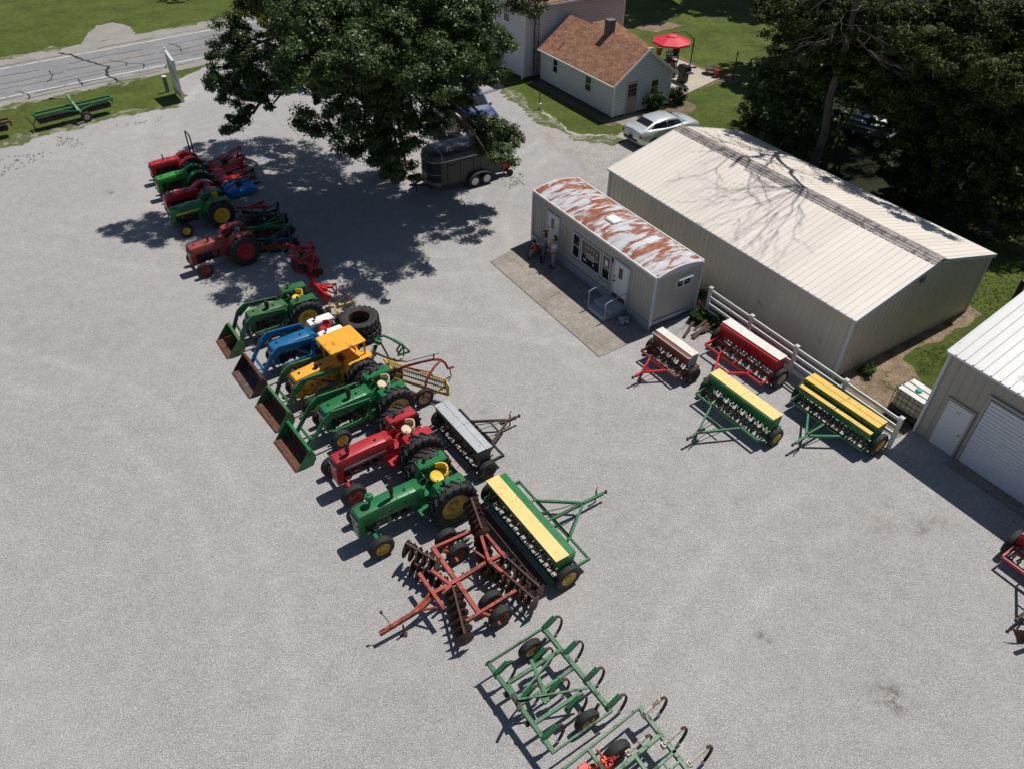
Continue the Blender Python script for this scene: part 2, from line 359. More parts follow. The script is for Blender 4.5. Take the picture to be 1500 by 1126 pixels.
struct(road.build('road',[g_asph,m_line,m_yline,m_tar],smooth=0))
pad=MB(); pads=[(-1.192,32.122),(0.167,33.571),at(TRL,.3,8.2),at(TRL,.3,-.1),(5.345,26.326),(3.553,25.012)]
pc=[Vector((p[0],p[1],0)) for p in pads]; pad.prism([(q.x,q.y) for q in pc],-.05,.035,'z'); struct(pad.build('concrete_pad',g_conc))
sheet('joint',[(1.281,28.866),(1.436,28.980),(2.652,30.242),(2.522,30.124)],.0395,g_mulch,.02)
sheet('walkway',[at(ANX,-.1,-1.25),at(ANX,3.4,-1.25),at(ANX,3.4,-.05),at(ANX,-.1,-.05)],.009,g_conc,0)
sheet('house_bed',[at(ANX,-.95,-.9),at(ANX,-.02,-.9),at(ANX,-.02,8.3),at(ANX,-.95,8.3)],.007,g_mulch,.12)
pt=MB(); pt.prism([(10.045,52.790)[:2],(14.540,57.786)[:2],(13.626,59.429)[:2],(11.941,61.862)[:2],(10.2,61.0),(8.9,55.8)],-.05,.06,'z'); struct(pt.build('patio',g_patio))
sheet('mulch_bed',[(9.058,51.177),(10.767,50.481),(11.549,51.454),(11.927,52.671),(11.233,53.608),(10.623,53.943),(14.487,57.229),(15.427,56.749),(16.024,57.751),(15.543,58.845),(14.601,59.209),(13.542,60.456),(12.215,62.666),(12.286,60.664),(9.984,53.030)],.006,g_mulch,.15)
sheet('bare_patch',[(9.681,69.337),(11.166,68.353),(12.729,69.399),(13.742,70.423),(12.404,71.274),(10.562,70.543)],.006,g_dirt,.2)
sheet('bare_dirt',[at(SHED,-.75,-.1),(13.781,21.199),(14.166,20.707),(15.201,21.250),(15.790,22.326),(15.840,23.441),(16.333,24.466),(16.095,25.334),(17.251,26.296),(18.590,27.113),(19.877,27.856),(20.913,28.716),at(SHED,9.5,.2),at(SHED,6,.3),at(SHED,.4,.3)],.009,g_dirt,.22)
sheet('dirt_edge',[(21.413,27.821),(22.267,28.362),(23.098,29.984),(22.343,29.304),(21.404,28.325)],.007,g_dirt,.2)
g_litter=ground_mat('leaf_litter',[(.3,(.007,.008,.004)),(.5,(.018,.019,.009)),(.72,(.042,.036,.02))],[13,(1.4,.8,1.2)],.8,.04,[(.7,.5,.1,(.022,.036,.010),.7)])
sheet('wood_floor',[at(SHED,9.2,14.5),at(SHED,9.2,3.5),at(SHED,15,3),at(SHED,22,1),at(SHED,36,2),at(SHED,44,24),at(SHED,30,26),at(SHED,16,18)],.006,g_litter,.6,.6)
sheet('trailer_verge',[at(TRL,2.6,-.4),at(TRL,4.0,-1.6),at(TRL,4.1,2),at(TRL,3.1,6),at(TRL,2.5,8.6)],.008,g_dirt,.15)
# grass standing up from the turf where it is near, and weeds along the gravel
def tufts(name,polys,count,h,col,label,smin=.5):
    def inside(p,poly):
        c=False;n=len(poly)
        for i in range(n):
            a,b=poly[i],poly[i-1]
            if (a[1]>p[1])!=(b[1]>p[1]) and p[0]<(b[0]-a[0])*(p[1]-a[1])/(b[1]-a[1])+a[0]: c=not c
        return c
    vs=[];fs=[]
    for poly,cnt in zip(polys,count):
        x0,x1=min(p[0] for p in poly),max(p[0] for p in poly); y0,y1=min(p[1] for p in poly),max(p[1] for p in poly)
        k=0;tr=0
        while k<cnt and tr<cnt*8:
            tr+=1; p=(random.uniform(x0,x1),random.uniform(y0,y1))
            if not inside(p,poly): continue
            k+=1
            for _ in range(5):
                a=random.uniform(0,2*PI); hh=h*random.uniform(smin,1.2); b=len(vs); bx,by=p[0]+random.uniform(-.06,.06),p[1]+random.uniform(-.06,.06)
                dx,dy=math.cos(a),math.sin(a); wv=.012+hh*.06
                vs+= [(bx-dy*wv,by+dx*wv,0),(bx+dy*wv,by-dx*wv,0),(bx+dx*hh*.55,by+dy*hh*.55,hh)]; fs.append((b,b+1,b+2))
    me=bpy.data.meshes.new(name); me.from_pydata(vs,[],fs); me.materials.append(col)
    return tag(link(name,me),label,'grass',kind='stuff')
m_blade=paint('grass_blades',(.060,.105,.020),.6,var=.45,scale=1.2); m_weed=paint('weed_leaves',(.055,.13,.022),.55,var=.4,scale=3)

# ------------------------------------------------------------------ buildings
m_tanwall=paint('tan_steel_wall',(.58,.53,.45),.5,var=.05,scale=.6,wear=(.40,.355,.29),wear_amt=.0,wear_scale=1.2)
m_creamroof=paint('cream_steel_roof',(.73,.67,.60),.42,var=.04,scale=.5,wear=(.58,.53,.46),wear_amt=-.1,wear_scale=1.5)
m_ridge=paint('weathered_ridge_cap',(.26,.235,.22),.6,var=.45,scale=2.2,wear=(.12,.10,.095),wear_amt=.45,wear_scale=3)
m_trim=paint('pale_trim',(.60,.63,.66),.45,var=.06)
m_greyroof=paint('white_steel_roof',(.60,.60,.585),.38,var=.05,wear=(.58,.58,.57),wear_amt=.1,wear_scale=1.6)
m_greywall=paint('grey_tan_steel_wall',(.40,.375,.325),.5,var=.05,wear=(.34,.31,.265),wear_amt=.0,wear_scale=1.5)
m_doorw=paint('white_door',(.66,.68,.72),.4,var=.04); m_block=paint('dark_footing',(.10,.085,.07),.9)
m_logo=paint('green_logo',(.02,.22,.16),.5)
def panelize(m,axis,width,sx):
    nt=m.node_tree;ns=nt.nodes;ls=nt.links;b=ns['Principled BSDF'];c=b.inputs['Base Color'].links[0].from_socket
    tc=N(ns,'ShaderNodeTexCoord'); sp=N(ns,'ShaderNodeSeparateXYZ'); ls.new(tc.outputs['Object'],sp.inputs[0])
    d=N(ns,'ShaderNodeMath',operation='DIVIDE'); ls.new(sp.outputs[axis],d.inputs[0]); d.inputs[1].default_value=width
    f=N(ns,'ShaderNodeMath',operation='FLOOR'); ls.new(d.outputs[0],f.inputs[0]); w=N(ns,'ShaderNodeTexWhiteNoise',noise_dimensions='1D'); ls.new(f.outputs[0],w.inputs['W'])
    mp=N(ns,'ShaderNodeMapping'); mp.inputs['Scale'].default_value=sx; ls.new(tc.outputs['Object'],mp.inputs['Vector']); n=noise(ns,ls,mp.outputs[0],1,6,.6)
    for v,lo,hi in((w.outputs['Value'],.955,1.03),(n,.86,1.10)):
        r=N(ns,'ShaderNodeMapRange'); ls.new(v,r.inputs['Value']); r.inputs['To Min'].default_value=lo; r.inputs['To Max'].default_value=hi
        q=N(ns,'ShaderNodeVectorMath',operation='SCALE'); ls.new(c,q.inputs[0]); ls.new(r.outputs[0],q.inputs['Scale']); c=q.outputs[0]
    ls.new(c,b.inputs['Base Color'])
panelize(m_creamroof,'Y',.91,(.35,9,.35)); panelize(m_greyroof,'Y',.91,(.35,9,.35)); panelize(m_tanwall,'Y',.91,(7,7,.5)); panelize(m_greywall,'Y',.91,(7,7,.5))
def ribpanel(mb,L,z0,z1,place,sp=.3,rw=.06,d=.02,m=0):
    st=[0.]; oo=[0.]; s=sp*.5
    while s+rw<L:
        st+=[s,s+.012,s+rw-.012,s+rw]; oo+=[0,d,d,0]; s+=sp
    st.append(L); oo.append(0)
    vs=[];fs=[]
    for a,o in zip(st,oo): vs+=[place(a,o,z0(a)),place(a,o,z1(a))]
    for i in range(len(st)-1): fs.append((2*i,2*i+2,2*i+3,2*i+1))
    mb.add(vs,fs,m)
def K(v): return lambda s: v
def gable_shed(o,W,L,he,hr,y0=0.,sp=.3,wall=None,roof=None,name='',label='',rd_=.02,ov=.12):
    """steel shed: x across, y along the ridge, from y0 to y0+L"""
    t=thing(name,label,'shed',(*o,0),SITE); e=y0+L
    top=lambda s: he+(hr-he)*(1-abs(s-W/2)/(W/2))
    a=MB(); ribpanel(a,L,K(.0),K(he),lambda s,q,z:(-q,y0+s,z),sp); a.build('side_wall',wall,t,0)
    a=MB(); ribpanel(a,L,K(.0),K(he),lambda s,q,z:(W+q,y0+s,z),sp); a.build('side_wall',wall,t,0)
    for yy,sg in((y0,-1),(e,1)):
        a=MB(); ribpanel(a,W/2,K(.0),top,lambda s,q,z:(s,yy+sg*q,z),sp); ribpanel(a,W/2,K(.0),lambda s:top(W/2+s),lambda s,q,z:(W/2+s,yy+sg*q,z),sp); a.build('gable_wall',wall,t,0)
    sl=(hr-he)/(W/2); ln=math.hypot(1,sl); nx,nz=-sl/ln,1/ln
    for sg in(0,1):
        a=MB(); f=(lambda x:x) if sg==0 else (lambda x:W-x)
        for q,ends in((0.045,1),(0.005,0)):
            pl=lambda s,d,x:(f(x+nx*(d*ends+q)),y0-ov+s,he+sl*x+nz*(d*ends+q)+.03)
            ribpanel(a,L+2*ov,K(-ov),K(W/2-.01),pl,sp,.07,rd_)
        a.build('roof_panel',roof,t,0)
        a=MB()
        for yy in(y0-ov-.02,e+ov+.02):
            a.bar((f(-ov-.02),yy,he-sl*ov+.01),(f(W/2-.012),yy,hr+.01),.045,.16)
        a.bar((f(-ov-.03),y0-ov,he-sl*ov+.035),(f(-ov-.03),e+ov,he-sl*ov+.035),.035,.07)
        a.build('roof_trim',m_trim,t,0)
    for x in(-.028,W+.028):
        for yy in(y0-.028,e+.028): a=MB(); a.bar((x,yy,0),(x,yy,he-.04),.1,.1); a.build('corner_trim',m_trim,t,0)
    return t
shed=gable_shed(SHED,8.84,14.66,2.94,4.1,wall=m_tanwall,roof=m_creamroof,name='metal_shed',label='long tan steel shed with cream roof and weathered grey ridge, behind the white fence')
a=MB(); sl=1.16/4.42
for sg in(-1,1):
    for k,(x0,x1,zz) in enumerate(((.0,.13,.13),(.145,.27,.115),(.285,.42,.10))):
        a.add([(4.42+sg*x0,-.16,4.1+zz-sl*x0),(4.42+sg*x1,-.16,4.1+zz-sl*x1),(4.42+sg*x1,14.82,4.1+zz-sl*x1),(4.42+sg*x0,14.82,4.1+zz-sl*x0)],[(0,1,2,3)])
        a.add([(4.42+sg*x1,-.16,4.1+zz-sl*x1),(4.42+sg*x1,-.16,4.1+zz-sl*x1-.05),(4.42+sg*x1,14.82,4.1+zz-sl*x1-.05),(4.42+sg*x1,14.82,4.1+zz-sl*x1)],[(0,1,2,3)])
a.add([(4.0,-.17,4.07),(4.42,-.17,4.1),(4.84,-.17,4.07),(4.42,-.17,4.23)],[(0,1,2,3)]); a.build('ridge_cap',m_ridge,shed,0)
a=MB(); a.box((4.42,7.33,.06),(8.8,14.6,.12)); a.build('footing',m_block,shed,0)
a=MB()
for x,zz,w_,h_ in((3.72,3.42,.13,.22),(3.92,3.44,.08,.16),(3.85,3.30,.26,.06)): a.box((x,-.035,zz),(w_,.02,h_),0,0,.005)
a.build('wall_emblem',m_logo,shed,0)
sh2=gable_shed(SH2,11,14,3.7,5.3,y0=-14,sp=.32,wall=m_greywall,roof=m_greyroof,name='metal_shed',label='grey tan steel shed with white roof, walk door and white roll-up door',rd_=.035)
a=MB()
for y in(-.56,-1.55): a.bar((-.04,y,0),(-.04,y,2.1),.07,.06)
a.bar((-.04,-.525,2.13),(-.04,-1.585,2.13),.06,.07); fr=a.build('door_frame',m_greywall,sh2)
a=MB(); a.box((-.045,-1.055,1.04),(.04,.92,2.04),0,0,.01); d=a.build('door',m_doorw,sh2)
a=MB(); a.lathe([(.0,-.07),(.035,-.06),(.035,-.03),(.015,-.02),(.015,.0)],(-.065,-1.42,.98),(1,0,0),10); a.build('handle',steel(),d)
a=MB(); a.box((-.07,-1.05,1.78),(.008,.16,.03)); a.build('plaque',steel(),d)
a=MB()
for k in range(19):
    z0=.06+k*.15; a.prism([(-.045,z0),(-.075,z0+.02),(-.075,z0+.115),(-.045,z0+.148)],-5.4,-1.78,'y')
a.build('roll_up_door',m_doorw,sh2,0)
a=MB(); a.bar((-.05,-1.72,0),(-.05,-1.72,3.0),.09,.1); a.bar((-.05,-5.46,0),(-.05,-5.46,3.0),.09,.1); a.bar((-.05,-1.67,3.04),(-.05,-5.5,3.04),.1,.1); a.build('door_frame',m_greywall,sh2)
a=MB(); a.box((-.25,-3.6,.03),(.6,3.9,.06)); a.build('threshold',g_conc,sh2)
# -- mobile office
m_trl=paint('grey_tan_siding',(.42,.395,.365),.5,var=.05,wear=(.31,.285,.26),wear_amt=.0); m_skirt=paint('pale_blue_skirt',(.30,.345,.385),.5,var=.1)
def rusty_roof():
    m,nt,ns,ls,b=nodes('peeling_rusty_roof'); co=coords(ns,ls,rand=False)
    mp=N(ns,'ShaderNodeMapping'); mp.inputs['Scale'].default_value=(.48,1.5,.48); ls.new(co,mp.inputs['Vector'])
    n1=noise(ns,ls,mp.outputs[0],1.7,10,.68,.55)
    r1=ramp(ns,[(.47,(0,0,0)),(.50,(.55,.55,.55)),(.545,(1,1,1))]); ls.new(n1,r1.inputs[0])
    n2=noise(ns,ls,co,6,6); rr=ramp(ns,[(.25,(.10,.032,.018)),(.42,(.20,.055,.026)),(.55,(.27,.082,.036)),(.66,(.36,.14,.075)),(.75,(.46,.34,.29))]); ls.new(n2,rr.inputs[0])
    n3=noise(ns,ls,co,1.2,5); rp_=ramp(ns,[(.3,(.40,.40,.43)),(.55,(.52,.52,.55)),(.75,(.66,.66,.68))]); ls.new(n3,rp_.inputs[0])
    ls.new(mixc(ns,ls,r1.outputs[0],rp_.outputs[0],rr.outputs[0]),b.inputs['Base Color']); b.inputs['Roughness'].default_value=.6
    bump(ns,ls,b,n1,.3,.02); return m
m_rroof=rusty_roof(); m_frame=paint('window_frame',(.52,.55,.59),.45,var=.05)
T=thing('mobile_office','long mobile office with peeling rusty arched roof, two white doors and grey siding','office',(*TRL,0),SITE); W,L,HE=2.52,8.82,2.66
a=MB(); ribpanel(a,L,K(.3),K(HE),lambda s,q,z:(-q,s,z),.19,.035,.022); a.build('front_wall',m_trl,T,0)
a=MB(); ribpanel(a,L,K(.3),K(HE),lambda s,q,z:(W+q,s,z),.19,.035,.012); a.build('back_wall',m_trl,T,0)
arch=lambda s: HE+.20*(1-((s-W/2)/(W/2))**2)
for yy,sg in((0,-1),(L,1)):
    a=MB(); ribpanel(a,W,K(.3),K(HE),lambda s,q,z:(s,yy+sg*q,z),.085,.03,.01); a.build('end_wall',m_trl,T,0)
    a=MB(); n=14
    a.loft([[(W*i/n,yy+sg*q,arch(W*i/n)+.0) for i in range(n+1)]+[(W,yy+sg*q,HE-.10),(0,yy+sg*q,HE-.10)] for q in(-.02,.025)]); a.build('end_cap',m_frame,T,0)
a=MB(); n=16; ys=[-.04]+[k*L/7 for k in range(1,7)]+[L+.04]
for k in range(7):
    y0,y1=ys[k]+.012,ys[k+1]-.012
    a.loft([[(W*i/n*1.03-.038,y,arch(W*i/n)+.035) for i in range(n+1)]+[(W*i/n*1.03-.038,y,arch(W*i/n)+.012) for i in range(n,-1,-1)] for y in(y0,y1)])
for k in range(1,7): a.tube([(W*i/n,ys[k],arch(W*i/n)+.035) for i in range(n+1)],.028,5)
a.build('roof',m_rroof,T)
a=MB()
for x in(-.05,W+.05): a.bar((x,-.05,HE+.02),(x,L+.05,HE+.02),.05,.1)
for y in(-.045,L+.045): a.tube([(W*i/n,y,arch(W*i/n)+.03) for i in range(n+1)],.035,5)
a.build('roof_edge',white(),T)
a=MB(); a.box((W/2-.05,4.35,2.92),(.55,.62,.16),0,0,.06); a.build('roof_vent',white(),T)
for x,y in((-.025,-.025),(W+.025,-.025),(-.025,L+.025),(W+.025,L+.025)): a=MB(); a.bar((x,y,.28),(x,y,HE-.03),.1,.1); a.build('corner_trim',m_frame,T)
a=MB(); a.box((-.03,L/2,.21),(.09,L+.1,.42),0,0,.01); a.box((W+.03,L/2,.21),(.09,L+.1,.42)); a.box((W/2,-.03,.38),(W,.07,.14)); a.box((W/2,.2,.14),(W-.2,.06,.28)); a.build('skirt',m_skirt,T)
for y0,y1,hs in((6.73,7.54,1),(1.62,2.53,1)):
    a=MB(); zb,zt=.42,2.17
    a.bar((-.03,y0-.05,zb-.05),(-.03,y0-.05,zt+.08),.09,.07); a.bar((-.03,y1+.05,zb-.05),(-.03,y1+.05,zt+.08),.09,.07); a.bar((-.03,y0,zt+.045),(-.03,y1,zt+.045),.07,.08)
    a.build('door_frame',m_frame,T)
    a=MB(); a.box((-.035,(y0+y1)/2,(zb+zt)/2),(.05,y1-y0-.02,zt-zb-.01),0,0,.01); dd=a.build('door',m_doorw,T)
    a=MB(); a.box((-.062,(y0+y1)/2+.02,zt-.43),(.012,.24,.52)); a.build('door_window',glass(),dd,0)
    a=MB(); a.lathe([(0,-.08),(.04,-.07),(.04,-.03),(.02,-.02),(.02,.0)],(-.058,y1-.09,1.22),(1,0,0),9); a.lathe([(0,-.06),(.03,-.05),(.03,.0)],(-.058,y1-.09,1.45),(1,0,0),9); a.build('handle',black(),dd)
a=MB(); a.box((-.065,2.07,.53),(.012,.86,.18)); a.build('kick_plate',brown(),dd)
def window(T,x0,x1,z0,z1,place,rails=1,mat=None,fw_=.06,name='window'):
    """double-hung window; place(s,out,z)"""
    a=MB()
    def pb(s0,s1,za,zb,o0,o1):
        vs=[place(s,o,z) for s in(s0,s1) for o in(o0,o1) for z in(za,zb)]
        a.add(vs,[(0,1,3,2),(4,6,7,5),(0,4,5,1),(2,3,7,6),(0,2,6,4),(1,5,7,3)])
    pb(x0-fw_,x0,z0-fw_,z1+fw_,.0,.05); pb(x1,x1+fw_,z0-fw_,z1+fw_,.0,.05); pb(x0,x1,z1,z1+fw_,.0,.05); pb(x0,x1,z0-fw_,z0,.0,.06)
    for k in range(rails): zz=z0+(z1-z0)*(k+1)/(rails+1); pb(x0,x1,zz-.022,zz+.022,.012,.042)
    f=a.build(name,mat or white(),T,0)
    g=MB(); g.add([place(s,.016,z) for s,z in((x0,z0),(x1,z0),(x1,z1),(x0,z1))],[(0,1,2,3)]); g.build('pane',glass(),f,0)
    return f
fx=lambda s,o,z:(-.012-o,s,z)
window(T,5.05,5.52,.95,2.05,fx,1,m_frame); window(T,2.86,3.33,.95,2.05,fx,1,m_frame); wf=window(T,3.55,4.85,.92,2.05,fx,0,m_frame)
a=MB(); a.box((-.05,4.2,.80),(.1,2.9,.08)); a.build('window_sill',m_skirt,T)
a=MB()
for k in range(5):
    t_=(k-2)*.2; a.box((-.032,4.2-t_,1.76+.07*(1-(t_/.4)**2)),(.004,.045,.08),0)
for zz,ww in((1.5,.5),(1.4,.75),(1.3,.62)):
    y=4.25+ww/2
    while y>4.25-ww/2: l=random.uniform(.06,.14); a.box((-.032,y-l/2,zz),(.004,l,.045)); y-=l+.035
a.box((-.032,4.62,1.12),(.004,.2,.07)); a.box((-.032,4.0,1.12),(.004,.07,.09)); a.build('window_lettering',white(),wf,0)
a=MB(); a.box((-.03,3.12,1.72),(.004,.2,.26)); a.build('paper_notice',white(),T,0)
a=MB(); a.box((-.03,6.2,1.72),(.015,.16,.34)); a.build('number_plate',cream(),T,0)
a=MB(); a.box((-.06,2.68,2.08),(.12,.12,.18),0,0,.03); a.build('wall_lamp',black(),T)
fe=lambda s,o,z:(s,-.01-o,z)
window(T,1.22,1.95,1.82,2.22,fe,0,m_frame)
a=MB(); a.bar((1.2,-.10,2.20),(1.98,-.10,2.20),.1,.04); a.bar((1.55,-.05,1.82),(1.55,-.05,2.2),.05,.05); a.build('window_hood',white(),T)
st=thing('entry_steps','pale blue-grey concrete steps with thin pipe handrails below the office door near its right end','steps',at(TRL,-.07,2.05,.035),SITE)
a=MB(); a.box((-.45,0,.2),(.86,1.15,.40),0,0,.02); a.box((-1.05,0,.11),(.36,1.15,.22),0,0,.02); a.build('treads',m_skirt,st)
for y in(-.58,.58):
    a=MB(); a.tube([(-1.18,y,.05),(-1.18,y,.78),(-1.24,y,.88),(-1.12,y,.96),(-.1,y,1.12),(-.06,y,1.1)],.02,6); a.tube([(-.08,y,.3),(-.08,y,1.1)],.018,6); a.build('handrail',galv(),st)
# -- scrap and small things round the office
a=MB(at(TRL,-.55,1.0,.035))
o=at(TRL,-.55,1.0,.035)
for k in range(9): a.box((o[0]+random.uniform(-.3,.3),o[1]+random.uniform(-.28,.28),o[2]+.07+random.uniform(0,.12)),(random.uniform(.12,.26),random.uniform(.1,.2),random.uniform(.08,.14)),random.uniform(0,3),0,.03,random.uniform(-.3,.3))
tag(a.build('stone_pile',paint('pale_stones',(.36,.38,.40),.8,var=.3),loc=o),'small heap of pale stones beside the entry steps','stones')
o=at(TRL,1.9,-1.0,0); sc_=thing('scrap_heap','heap of rusty scrap bars and sheets at the right end of the office','scrap',o,SITE)
for k in range(6):
    a=MB(); x,y=random.uniform(-.7,.6),random.uniform(-.45,.5); an=random.uniform(-.6,.9); l=random.uniform(.6,1.3); zz=.06+k*.035
    a.bar((x-math.cos(an)*l/2,y-math.sin(an)*l/2,zz),(x+math.cos(an)*l/2,y+math.sin(an)*l/2,zz+random.uniform(-.02,.25)),random.uniform(.06,.16),.05); a.build('scrap_bar',drust(),sc_)
a=MB(); a.bar((.75,.2,.02),(.45,.62,.95),.09,.06); a.build('scrap_bar',rust(),sc_)
# -- white house
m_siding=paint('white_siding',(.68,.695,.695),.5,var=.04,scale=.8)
def lap_shade(m,step,off,width,k):  # paints the thin shadow under each lapped board into the colour
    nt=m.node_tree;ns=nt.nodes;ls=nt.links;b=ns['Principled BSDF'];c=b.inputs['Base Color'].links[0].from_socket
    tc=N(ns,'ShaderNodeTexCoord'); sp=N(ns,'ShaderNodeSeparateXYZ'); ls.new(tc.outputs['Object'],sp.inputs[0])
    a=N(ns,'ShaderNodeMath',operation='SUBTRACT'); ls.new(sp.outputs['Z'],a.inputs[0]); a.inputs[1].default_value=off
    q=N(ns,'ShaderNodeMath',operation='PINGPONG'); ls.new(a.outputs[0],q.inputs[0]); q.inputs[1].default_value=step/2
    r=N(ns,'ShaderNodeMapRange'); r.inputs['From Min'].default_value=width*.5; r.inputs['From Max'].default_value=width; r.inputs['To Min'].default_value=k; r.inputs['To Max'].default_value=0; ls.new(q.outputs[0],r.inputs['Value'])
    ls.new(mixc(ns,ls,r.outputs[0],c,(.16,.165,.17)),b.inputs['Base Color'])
lap_shade(m_siding,.17,.12,.03,.55)
def shingles():
    m,nt,ns,ls,b=nodes('brown_shingles'); tc=N(ns,'ShaderNodeUVMap'); co=tc.outputs[0]
    br=N(ns,'ShaderNodeTexBrick'); ls.new(co,br.inputs['Vector']); br.inputs['Scale'].default_value=1
    br.inputs['Brick Width'].default_value=.30; br.inputs['Row Height'].default_value=.15; br.inputs['Mortar Size'].default_value=.010
    br.inputs['Color1'].default_value=(.23,.105,.06,1); br.inputs['Color2'].default_value=(.41,.21,.125,1); br.inputs['Mortar'].default_value=(.09,.035,.02,1)
    br.inputs['Bias'].default_value=.1
    o2=coords(ns,ls,rand=False); n=noise(ns,ls,o2,1.1,6,.6); r=ramp(ns,[(.3,(.8,.8,.8)),(.7,(1.12,1.12,1.12))]); ls.new(n,r.inputs[0])
    mm=ns.new('ShaderNodeMix'); mm.data_type='RGBA'; mm.blend_type='MULTIPLY'; mm.inputs[0].default_value=1
    ls.new(br.outputs['Color'],mm.inputs[6]); ls.new(r.outputs[0],mm.inputs[7]); ls.new(mm.outputs[2],b.inputs['Base Color'])
    b.inputs['Roughness'].default_value=.9; bump(ns,ls,b,br.outputs['Fac'],.4,-.02); return m
m_shing=shingles()
def roofplane(name,pts,parent,th=.06):
    """sloping shingled slab; pts go eave-left, eave-right, then along the ridge"""
    p=[Vector(q) for q in pts]; u=(p[1]-p[0]).normalized(); nrm=(p[1]-p[0]).cross(p[2]-p[0]).normalized()
    if nrm.z<0: nrm=-nrm
    v=nrm.cross(u)
    if v.z<0: v=-v
    n=len(p); vs=p+[q-nrm*th for q in p]; me=bpy.data.meshes.new(name)
    me.from_pydata([tuple(q) for q in vs],[],[tuple(range(n)),tuple(range(2*n-1,n-1,-1))]+[(i,n+i,n+(i+1)%n,(i+1)%n) for i in range(n)])
    me.materials.append(m_shing); uv=me.uv_layers.new(name='UVMap')
    for lp in me.loops: q=vs[lp.vertex_index]-p[0]; uv.data[lp.index].uv=(q.dot(u),q.dot(v))
    return link(name,me,parent)
def lap(mb,s0,s1,z0,top,place,ex=.17):
    """lapped boards between s0 and s1; top(s) gives the wall head"""
    z=z0; n=1 if top(s0)==top((s0+s1)/2) else 24
    while z<max(top(s0),top(s1),top((s0+s1)/2))-.01:
        z1=z+ex; a,b=s0,s1
        if n>1:
            xs=[s0+(s1-s0)*k/200 for k in range(201) if top(s0+(s1-s0)*k/200)>=z+.01]
            if len(xs)<2: break
            a,b=xs[0],xs[-1]; zz=min(z1,max(top(x) for x in xs))
            xt=[x for x in xs if top(x)>=zz-.005] or [(a+b)/2]; a2,b2=xt[0],xt[-1]
        else: zz=min(z1,top(s0)); a2,b2=a,b
        mb.add([place(a,.036,z),place(b,.036,z),place(b2,.002,zz),place(a2,.002,zz),place(a,0,z),place(b,0,z)],[(0,1,2,3),(4,5,1,0)]); z=z1
H=thing('white_house','white sided two storey house with brown shingle roofs and a low gabled wing','house',(*ANX,0),SITE); GW,GL,EA,RI=4.74,8.2,2.32,3.98
slp=(RI-EA)/(GW/2); gt=lambda s: EA+slp*(GW/2-abs(s-GW/2))
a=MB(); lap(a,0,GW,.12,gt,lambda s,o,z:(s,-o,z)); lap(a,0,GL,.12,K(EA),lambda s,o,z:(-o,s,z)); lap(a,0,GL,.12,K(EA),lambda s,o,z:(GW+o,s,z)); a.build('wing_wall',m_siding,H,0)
a=MB(); a.box((GW/2,GL/2,.06),(GW,GL,.12)); a.build('foundation',m_block,H)
ov=.28
for sg in(0,1):
    f=(lambda x:x) if sg==0 else (lambda x:GW-x)
    roofplane('wing_roof',[(f(-ov),-.25,EA-slp*ov+.08),(f(-ov),GL,EA-slp*ov+.08),(f(GW/2),GL,RI+.08),(f(GW/2),-.25,RI+.08)],H)
    a=MB(); a.bar((f(-ov),-.27,EA-slp*ov+.0),(f(GW/2-.015),-.27,RI),.04,.17); a.bar((f(-ov-.04),-.25,EA-slp*ov+.0),(f(-ov-.04),GL,EA-slp*ov+.0),.07,.09); a.build('gutter' if sg==0 else 'bargeboard',white(),H)
for x,y in((-.02,-.02),(GW+.02,-.02)): a=MB(); a.bar((x,y,.1),(x,y,EA-.08),.11,.11); a.build('corner_board',white(),H)
fg=lambda s,o,z:(s,-.02-o,z); fl=lambda s,o,z:(-.02-o,s,z)
window(H,3.05,3.65,1.02,1.92,fg); window(H,2.35,2.95,.98,1.9,fl); window(H,6.15,6.65,1.05,1.9,fl)
a=MB(); a.bar((.98,-.05,.05),(.98,-.05,2.1),.08,.06); a.bar((1.90,-.05,.05),(1.90,-.05,2.1),.08,.06); a.bar((1.02,-.05,2.07),(1.86,-.05,2.07),.06,.07); a.build('door_frame',m_frame,H)
a=MB(); a.box((1.44,-.045,1.05),(.80,.04,1.96),0,0,.01); dd=a.build('door',paint('grey_door',(.33,.29,.27),.5),H)
a=MB()
for i in range(3):
    for j in range(3): a.box((1.22+i*.22,-.068,1.32+j*.27),(.18,.012,.23))
a.build('door_window',glass(),dd,0)
a=MB(); a.box((GW/2,3.86,4.25),(.52,.48,.95)); a.box((GW/2,3.86,4.76),(.6,.56,.1)); ch=a.build('chimney',paint('dark_brick',(.14,.12,.115),.9,var=.3,scale=6),H)
a=MB(); a.lathe([(.0,0),(.05,0),(.05,.7),(.035,.7)],(.75,6.55,2.9),(0,0,1),8); a.build('vent_pipe',white(),H)
